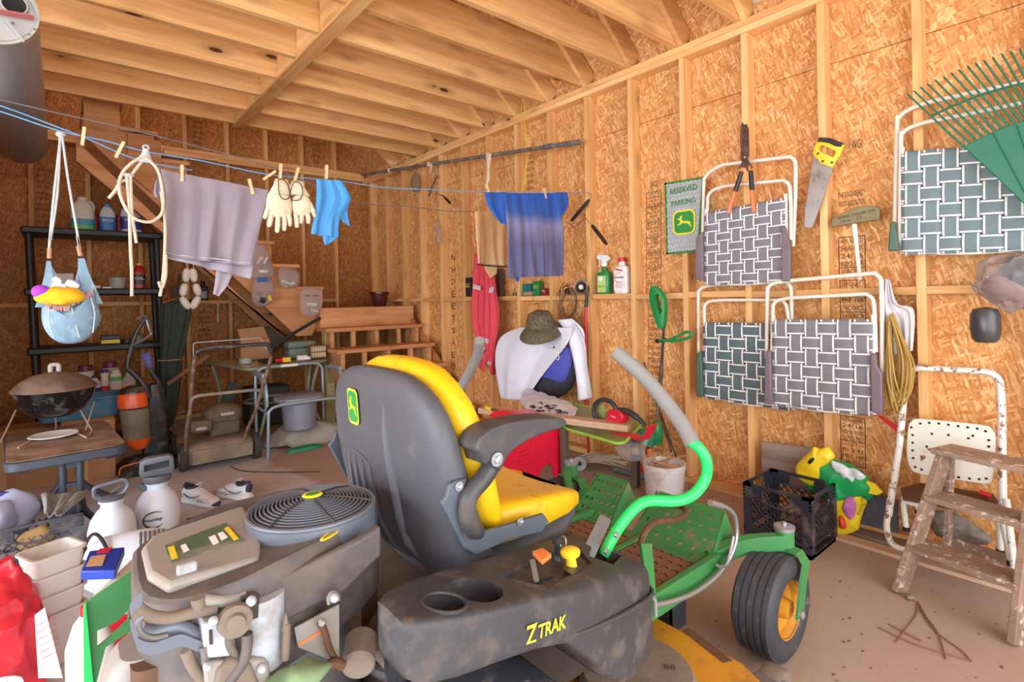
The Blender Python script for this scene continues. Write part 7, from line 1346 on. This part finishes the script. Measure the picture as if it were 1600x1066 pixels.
cw = Vector((2.72, 2.52, .05)); wh = thing('small_cart_wheel', 'small grey rimmed cart wheel below the tray', 'wheel', (2.72, 2.52, 0)); part('tire', MB().lathe([(.035, -.012), (.048, -.012), (.05, 0), (.048, .012), (.035, .012)], cw, (.75, .6, 0), 26), M['can_grey'], wh); part('hub', MB().lathe([(.001, -.014), (.034, -.010), (.034, .010), (.001, .014)], cw, (.75, .6, 0), 20), M['key_black'], wh)
one('red_post', MB().tube([Vector((2.66, 2.62, .0)), Vector((2.66, 2.62, .30))], .012, 10), M['red_plastic'], 'short red post beside the small cart wheel', 'post')
one('clear_jug', crumple(MB().ball(W(985, 700, X=2.62)+Vector((0, 0, -.02)), (.07, .09, .06), 22, 12), .01, 14), M['poly'], 'clear plastic bag bundle under the trimmer guard', 'bag')
one('small_wood_block', MB().box(W(992, 704, X=2.60), (.03, .03, .04)), M['plank'], 'little tan wood block beside the trimmer guard', 'block')
# ================================================================ LEFT FOREGROUND
P('poly_white', (222, 232, 244), .3, 0, .02, 6); P('spray_grey', (98, 100, 108), .4, 0, .06)
def sprayer(base, R, Hb, label, style):
    c = Vector(base); sp_ = thing('pump_sprayer', label, 'sprayer', c)
    part('tank', MB().lathe([(R*.80, 0), (R*.90, .01), (R, Hb*.30), (R*.98, Hb*.50), (R*.86, Hb*.70), (R*.62, Hb*.84), (R*.46, Hb*.90), (R*.45, Hb), (R*.55, Hb*1.005), (R*.55, Hb*1.03)], c, (0, 0, 1), 40), M['poly_white'], sp_)
    return sp_, c
base = Vector((.375, 3.36, 0)); R = .102; Hb = .265
s1, c = sprayer(base, R, Hb, 'white pump sprayer with black swoosh logo and dark cap', 0)
v0 = (EYEP-c); v0.z = 0; v0.normalize(); rt = Vector((-v0.y, v0.x, 0)); rt = rt if rt.dot(_r) > 0 else -rt
lc = c+v0*(R*.985)+Vector((0, 0, Hb*.40)); nn_ = v0
text('Roundup', lc-rt*.02+v0*.004, rt, Vector((0, 0, 1)), M['black_ink'], s1, width=.075, height=.022, bold=.02)
part('logo_swoosh', MB().tube([lc-rt*.015+rt*(.048*cos(g))+Vector((0, 0, .040*sin(g)))-v0*(.012*abs(cos(g))**2-.006) for g in [radians(a) for a in range(50, 330, 14)]], [.001, .0015, .002, .0025]+[.003]*8+[.004]*5+[.003, .0015, .001], 6), M['black_ink'], s1)
ct = c+Vector((0, 0, Hb*1.03)); part('cap_collar', MB().lathe([(R*.60, 0), (R*.64, .02), (R*.62, .035)], ct, (0, 0, 1), 32), M['spray_grey'], s1)
ph = part('pump_handle', MB().prism([ct+rt*a+Vector((0, 0, b))-v0*.03 for a, b in ((-.070, .035), (.070, .035), (.078, .06), (.074, .12), (.05, .135), (-.05, .13), (-.074, .115), (-.078, .06))], v0*.06), M['spray_grey'], s1, bevel=.008); bake(ph); cut(ph, MB().prism([ct+rt*a+Vector((0, 0, b))-v0*.1 for a, b in ((-.055, .065), (.055, .072), (.055, .108), (-.055, .098))], v0*.2))
part('cap_fill', MB().prism([ct+rt*a+Vector((0, 0, b))-v0*.012 for a, b in ((-.055, .065), (.055, .072), (.055, .108), (-.055, .098))], v0*.02), M['key_black'], s1); part('hose', MB().tube(smoothpath([c-rt*.06+Vector((0, 0, Hb*.95)), c-rt*.10+Vector((0, 0, Hb*1.05)), c-rt*.17+Vector((0, 0, Hb*1.02)), c-rt*.24+Vector((0, 0, Hb*.78))], 5), .005, 6), M['spray_grey'], s1); part('hose_nut', MB().tube([c-rt*.05+Vector((0, 0, Hb*.90)), c-rt*.075+Vector((0, 0, Hb*1.0))], .016, 12), M['spray_grey'], s1)
base = Vector((.175, 3.22, 0)); R = .098; Hb = .26
s2, c = sprayer(base, R, Hb, 'plain white pump sprayer with open grey handle', 1); ct = c+Vector((0, 0, Hb*1.03)); part('cap_collar', MB().lathe([(R*.50, 0), (R*.54, .012), (R*.40, .02)], ct, (0, 0, 1), 30), M['spray_grey'], s2)
part('pump_handle', MB().tube(roundpath([ct+rt*a+Vector((0, 0, b)) for a, b in ((-.03, .01), (-.066, .02), (-.068, .068), (.05, .086), (.070, .06), (.05, .022), (.02, .012))], .015), .010, 8), M['spray_grey'], s2); part('front_label', MB().prism([c+v0*(R*1.0)+rt*a+Vector((0, 0, b)) for a, b in ((-.06, Hb*.30), (-.005, Hb*.30), (-.005, Hb*.42), (-.06, Hb*.42))], v0*.001), M['spray_grey'], s2, flat=True)
# third sprayer, further front, lying
c = W(212, 872, Z=.13); s3 = thing('lying_sprayer', 'white sprayer tank lying on its side with dark printed band', 'sprayer', (c.x, c.y, 0)); ax = (rt*.9+v0*.2).normalized()
part('tank', MB().lathe([(.02, -.17), (.08, -.165), (.112, -.12), (.120, -.02), (.118, .06), (.10, .12), (.06, .155), (.03, .16), (.03, .18)], Vector((c.x, c.y, .122)), ax, 36), M['poly_white'], s3)
for k in range(6): part('printed_band', MB().tube([Vector((c.x, c.y, .122))+ax*(.02+k*.016)+(Vector((0, 0, 1))*cos(g)+v0*sin(g))*.1205 for g in [.15+.13*j for j in range(7)]], .0045, 4), M['spray_grey'], s3)
part('hose', MB().tube([Vector((c.x, c.y, .122))+ax*(-.13+.0*g)+(Vector((0, 0, 1))*cos(g)+v0*sin(g))*.128+ax*.10*sin(g/2) for g in [-1.2+.2*j for j in range(14)]], .007, 8), M['key_black'], s3)
P('cable_black', (40, 38, 42), .5)
one('floor_cable', MB().tube(smoothpath(WL([(292, 812), (310, 808), (345, 805), (300, 815), (276, 828)], Z=.006), 5), .005, 6), M['cable_black'], 'black cable looping on the floor behind the engine', 'cable')
one('floor_cable', MB().tube(smoothpath(WL([(360, 729), (380, 736), (430, 738), (500, 737)], Z=.003), 5), .003, 6), M['cable_black'], 'thin dark cord lying across the open floor', 'cord')
# trainers
P('shoe_white', (226, 226, 230), .55, 0, .04); P('shoe_navy', (48, 54, 78), .5); P('shoe_grey', (150, 152, 158), .6)
def shoe(loc, ang, label, mir_=1):
    t_ = thing('trainer_shoe', label, 'shoe', loc, 'pair of white trainers'); L0 = Vector(loc); R_ = Matrix.Rotation(ang, 3, 'Z')
    def G(x, y, z): return L0+R_ @ Vector((x, y*mir_, z))
    def ring(x, hw, zb, zt, e=2.6, yc=0): return [G(x, yc+hw*math.copysign(abs(cos(g))**(2/e), cos(g)), (zb+zt)/2+(zt-zb)/2*math.copysign(abs(sin(g))**(2/e), sin(g))) for g in [2*pi*k/24 for k in range(24)]]
    part('sole', MB().loft([ring(x, w_, 0.001, z, 5, y) for x, w_, z, y in ((-.135, .018, .03, 0), (-.125, .033, .034, 0), (-.07, .037, .034, 0), (0, .034, .028, -.003), (.06, .043, .027, -.004), (.11, .040, .03, -.002), (.138, .022, .034, 0), (.145, .010, .036, 0))]), M['shoe_white'], t_)
    part('upper', MB().loft([ring(x, w_, .024, z, 2.3, y) for x, w_, z, y in ((-.132, .012, .075, 0), (-.122, .029, .098, 0), (-.09, .034, .100, 0), (-.045, .034, .096, 0), (.0, .034, .088, -.002), (.04, .039, .070, -.003), (.08, .040, .056, -.003), (.115, .033, .048, -.001), (.135, .016, .042, 0))]), M['shoe_white'], t_)
    part('collar', MB().tube([G(-.078+.045*cos(g), .026*sin(g), .100+.006*cos(2*g)-.004*cos(g)) for g in [2*pi*k/22 for k in range(22)]], .0075, 8, True), M['shoe_navy'], t_); part('opening', MB().prism([G(-.078+.040*cos(g), .022*sin(g), .101) for g in [2*pi*k/18 for k in range(18)]], (0, 0, .002)), M['key_black'], t_, flat=True)
    for k in range(5): x = -.022+k*.019; z = .096-.0068*k*.9; part('lace', MB().tube([G(x, -.022, z-.006), G(x+.004, 0, z+.003), G(x-.003, .022, z-.006)], .003, 6), M['shoe_white'], t_)
    part('lace_bow', MB().tube([G(-.03+.016*cos(g), .02*sin(g)+.01, .106+.010*abs(sin(g))) for g in [2*pi*k/16 for k in range(16)]], .0022, 5, True), M['shoe_white'], t_)
    for sgn in (-1, 1):
        part('swoosh_stripe', MB().tube(smoothpath([G(-.10, sgn*.036, .062), G(-.05, sgn*.0375, .045), (G(0, sgn*.037, .052)), G(.035, sgn*.036, .066)], 4), .0045, 6, flat=.5), M['shoe_navy'], t_); part('panel_line', MB().tube(smoothpath([G(.02, sgn*.040, .030), G(.06, sgn*.041, .045), G(.10, sgn*.034, .046)], 4), .0028, 6), M['shoe_grey'], t_)
    part('toe_guard', MB().loft([ring(x, w_, .004, z, 3, 0) for x, w_, z in ((.118, .034, .026), (.138, .025, .034), (.148, .012, .034))]), M['shoe_navy'], t_); part('heel_tab', MB().loft([ring(x, w_, .05, z, 3, 0) for x, w_, z in ((-.138, .010, .088), (-.126, .026, .10))]), M['shoe_navy'], t_)
shoe((.625, 3.66, .001), radians(-62), 'left white trainer with navy trim, laces undone, on the floor'); shoe((.80, 3.63, .001), radians(118), 'right white trainer seen from its heel beside the other', -1)
# grey crate with bagged things
u_ = Vector((.058+.214, 0.008, 0)).normalized()
crate((-.118, 3.335, 0), radians(2), .36, .25, .235, M['crate_grey'], 'grey plastic milk crate full of bags at far left')
P('rag_wet', (142, 144, 142), .8, 0, .15, 20, bump=.3, bscale=30)
one('grey_rag', cloth([W(64, 772, Y=3.40), W(68, 790, Y=3.28), W(70, 806, Y=3.19)], [W(148, 768, Y=3.40), W(128, 778, Y=3.30), W(95, 805, Y=3.19)], (0, -.5, .8), .02, 3, noise=.6), M['rag_wet'], 'damp grey rag draped over the corner of the grey crate', 'rag', solid=.004)
P('bag_film', (186, 190, 214), .25, 0, .1, 10, trans=.35, ior=1.2); P('bread_tan', (222, 184, 120), .7)
for px, py, y, r, mt, lab, cat in ((22, 800, 3.42, (.09, .07, .10), 'bag_film', 'tall clear bag with blue top standing in the grey crate', 'bag'), (-6, 812, 3.36, (.08, .07, .08), 'bag_film', 'second clear bag at the very left of the grey crate', 'bag'), (55, 842, 3.33, (.07, .05, .045), 'bread_tan', 'tan wrapped parcel seen through the grey crate handle', 'parcel'), (100, 842, 3.36, (.06, .05, .05), 'bag_film', 'clear bag behind the lattice of the grey crate', 'bag')):
    one('plastic_bag' if cat == 'bag' else 'parcel', crumple(MB().ball(W(px, py, Y=y), r, 24, 14), .022, 14), M[mt], lab, cat)
one('zip_edge', MB().bar(W(0, 772, Y=3.42), W(20, 770, Y=3.42), .02, .018), M['lab_navy'], 'blue zip edge on top of the tall clear bag', 'zip')
# nested white tubs
P('tub_white', (214, 206, 198), .35, 0, .05, 6, ((196, 168, 146), .3, 6)); c = Vector((-.035, 2.40, 0))
for k, lab in enumerate(('innermost and topmost of the nested white square tubs', 'second tub down in the white nested stack', 'third tub down in the white nested stack', 'bottom tub of the white nested stack')):
    z = .195-.065*k; t_ = thing('white_tub', lab, 'tub', c+Vector((0, 0, z)), 'nested white tubs'); rr = lambda a, zz: rrect(c+Vector((0, 0, z+zz)), (.92, .38, 0), (-.38, .92, 0), a, a*.92, a*.28)
    part('wall', MB().loft([rr(.050, 0), rr(.072, .175), rr(.078, .177), rr(.078, .184), rr(.070, .184), rr(.048, .006)]), M['tub_white'], t_)
# red kibble bag
P('bag_redfoil', (206, 40, 56), .32, 0, .06, 8, bump=.9, bscale=22); c = Vector((-.225, 2.22, 0)); 
kb = thing('red_pet_food_bag', 'crumpled red pet food bag with white printed panel at lower left', 'bag', c)
RW = ((0, .15, .09, 0), (.04, .165, .10, 0), (.18, .17, .10, 0), (.28, .165, .09, 0), (.34, .15, .075, 0), (.375, .12, .045, .0), (.40, .11, .03, .0), (.43, .09, .012, .0))
RW2 = [tuple(RW[i][j]+(RW[i+1][j]-RW[i][j])*t_ for j in range(4)) for i in range(len(RW)-1) for t_ in (0, .2, .4, .6, .8)]+[RW[-1]]
part('sack', crumple(crumple(MB().loft([sellipse(c+Vector((dx, 0, z)), (a_, .03, 0), (-.03, b_, 0), 2.6, 90) for z, a_, b_, dx in RW2]), .026, 11), .013, 26, 5), M['bag_redfoil'], kb, angle=22)
vk = (EYEP-c); vk.z = 0; vk.normalize(); rk_ = Vector((-vk.y, vk.x, 0)); rk_ = rk_ if rk_.dot(_r) > 0 else -rk_
fc = c+vk*.125+Vector((0, 0, .12)); part('white_panel', MB().prism(sellipse(fc+rk_*.03, rk_*.085, Vector((0, 0, .038)), 2, 30), vk*.008), M['white_ink'], kb, flat=True)
text('DUAL', fc+rk_*.055+vk*.010+Vector((0, 0, .012)), rk_, (0, 0, 1), M['black_ink'], kb, width=.07, height=.014); text('KIBBLES', fc+rk_*.045+vk*.010+Vector((0, 0, -.012)), rk_, (0, 0, 1), M['black_ink'], kb, width=.08, height=.014)
part('price_patch', MB().prism([fc+rk_*a+Vector((0, 0, b))-vk*.004 for a, b in ((-.03, .20), (.02, .205), (.02, .25), (-.03, .245))], vk*.006), M['white_ink'], kb, flat=True)
lf = thing('printed_leaflet', 'white leaflet with small print between red bag and tubs', 'leaflet', (-.03, 2.17, 0)); q = WL([(54, 962), (70, 950), (98, 1060), (60, 1060)], Y=2.12); part('sheet', MB().prism(q, (0, .003, 0)), M['white_ink'], lf, flat=True)
for k in range(6): text('FEEDING GUIDE', W(70+k*2.2, 972+k*10, Y=2.118), (1, 0, .25), (0, 0, 1), M['tin_red'], lf, width=.045, height=.006)
# white carton, blue packet, red cap
wc_ = thing('white_carton', 'white cardboard carton behind the engine with things on top', 'carton', (.12, 2.10, 0)); a, b = Vector((.06, 1.88, 0)), Vector((.26, 2.22, .36))
part('carton', MB().prism([(.035, 1.92, 0), (.13, 1.86, 0), (.29, 2.10, 0), (.19, 2.20, 0)], (0, 0, .365)), M['white_paint'], wc_, bevel=.003); part('red_side_stripe', MB().prism([(.034, 1.918, 0), (.034, 1.918, .33), (.13, 1.858, .33), (.13, 1.858, 0)], (-.001, -.0015, 0)), M['cap_red'], wc_, flat=True)
bpk = thing('blue_packet', 'blue food packet with orange picture lying on white carton', 'packet', W(160, 885, Z=.367)); q = WL([(126, 894), (140, 862), (195, 856), (180, 892)], Z=.395)
part('pack', crumple(MB().prism([p-Vector((0, 0, .027)) for p in q], (0, 0, .030)), .0015, 20), pbr('blue wrap', (34, 62, 168), .3, 0, .05, 8), bpk, bevel=.004); part('picture', MB().prism([p+Vector((0, 0, .0045)) for p in WL([(134, 888), (142, 872), (166, 869), (160, 886)], Z=.395)], (0, 0, .001)), M['cardboard_lt'], bpk, flat=True)
part('logo_patch', MB().prism([p+Vector((0, 0, .0045)) for p in WL([(150, 867), (156, 860), (176, 858), (170, 866)], Z=.395)], (0, 0, .001)), M['label_red'], bpk, flat=True)
jc = W(152, 926, Z=.40)+Vector((-.02, -.06, 0)); jr = thing('red_capped_jug', 'white jug with a red screw cap in front of the blue packet', 'jug', (jc.x, jc.y-.02, 0)); c = Vector((jc.x, jc.y-.02, 0)); part('body', MB().loft([sellipse(c+Vector((0, 0, z)), (r, 0, 0), (0, r*.8, 0), 4, 26) for z, r in ((0, .05), (.30, .052), (.36, .035), (.385, .018))]), M['tub_white'], jr); part('cap', MB().lathe([(.019, .38), (.020, .405), (.017, .408)], c, (0, 0, 1), 20), M['cap_red'], jr)
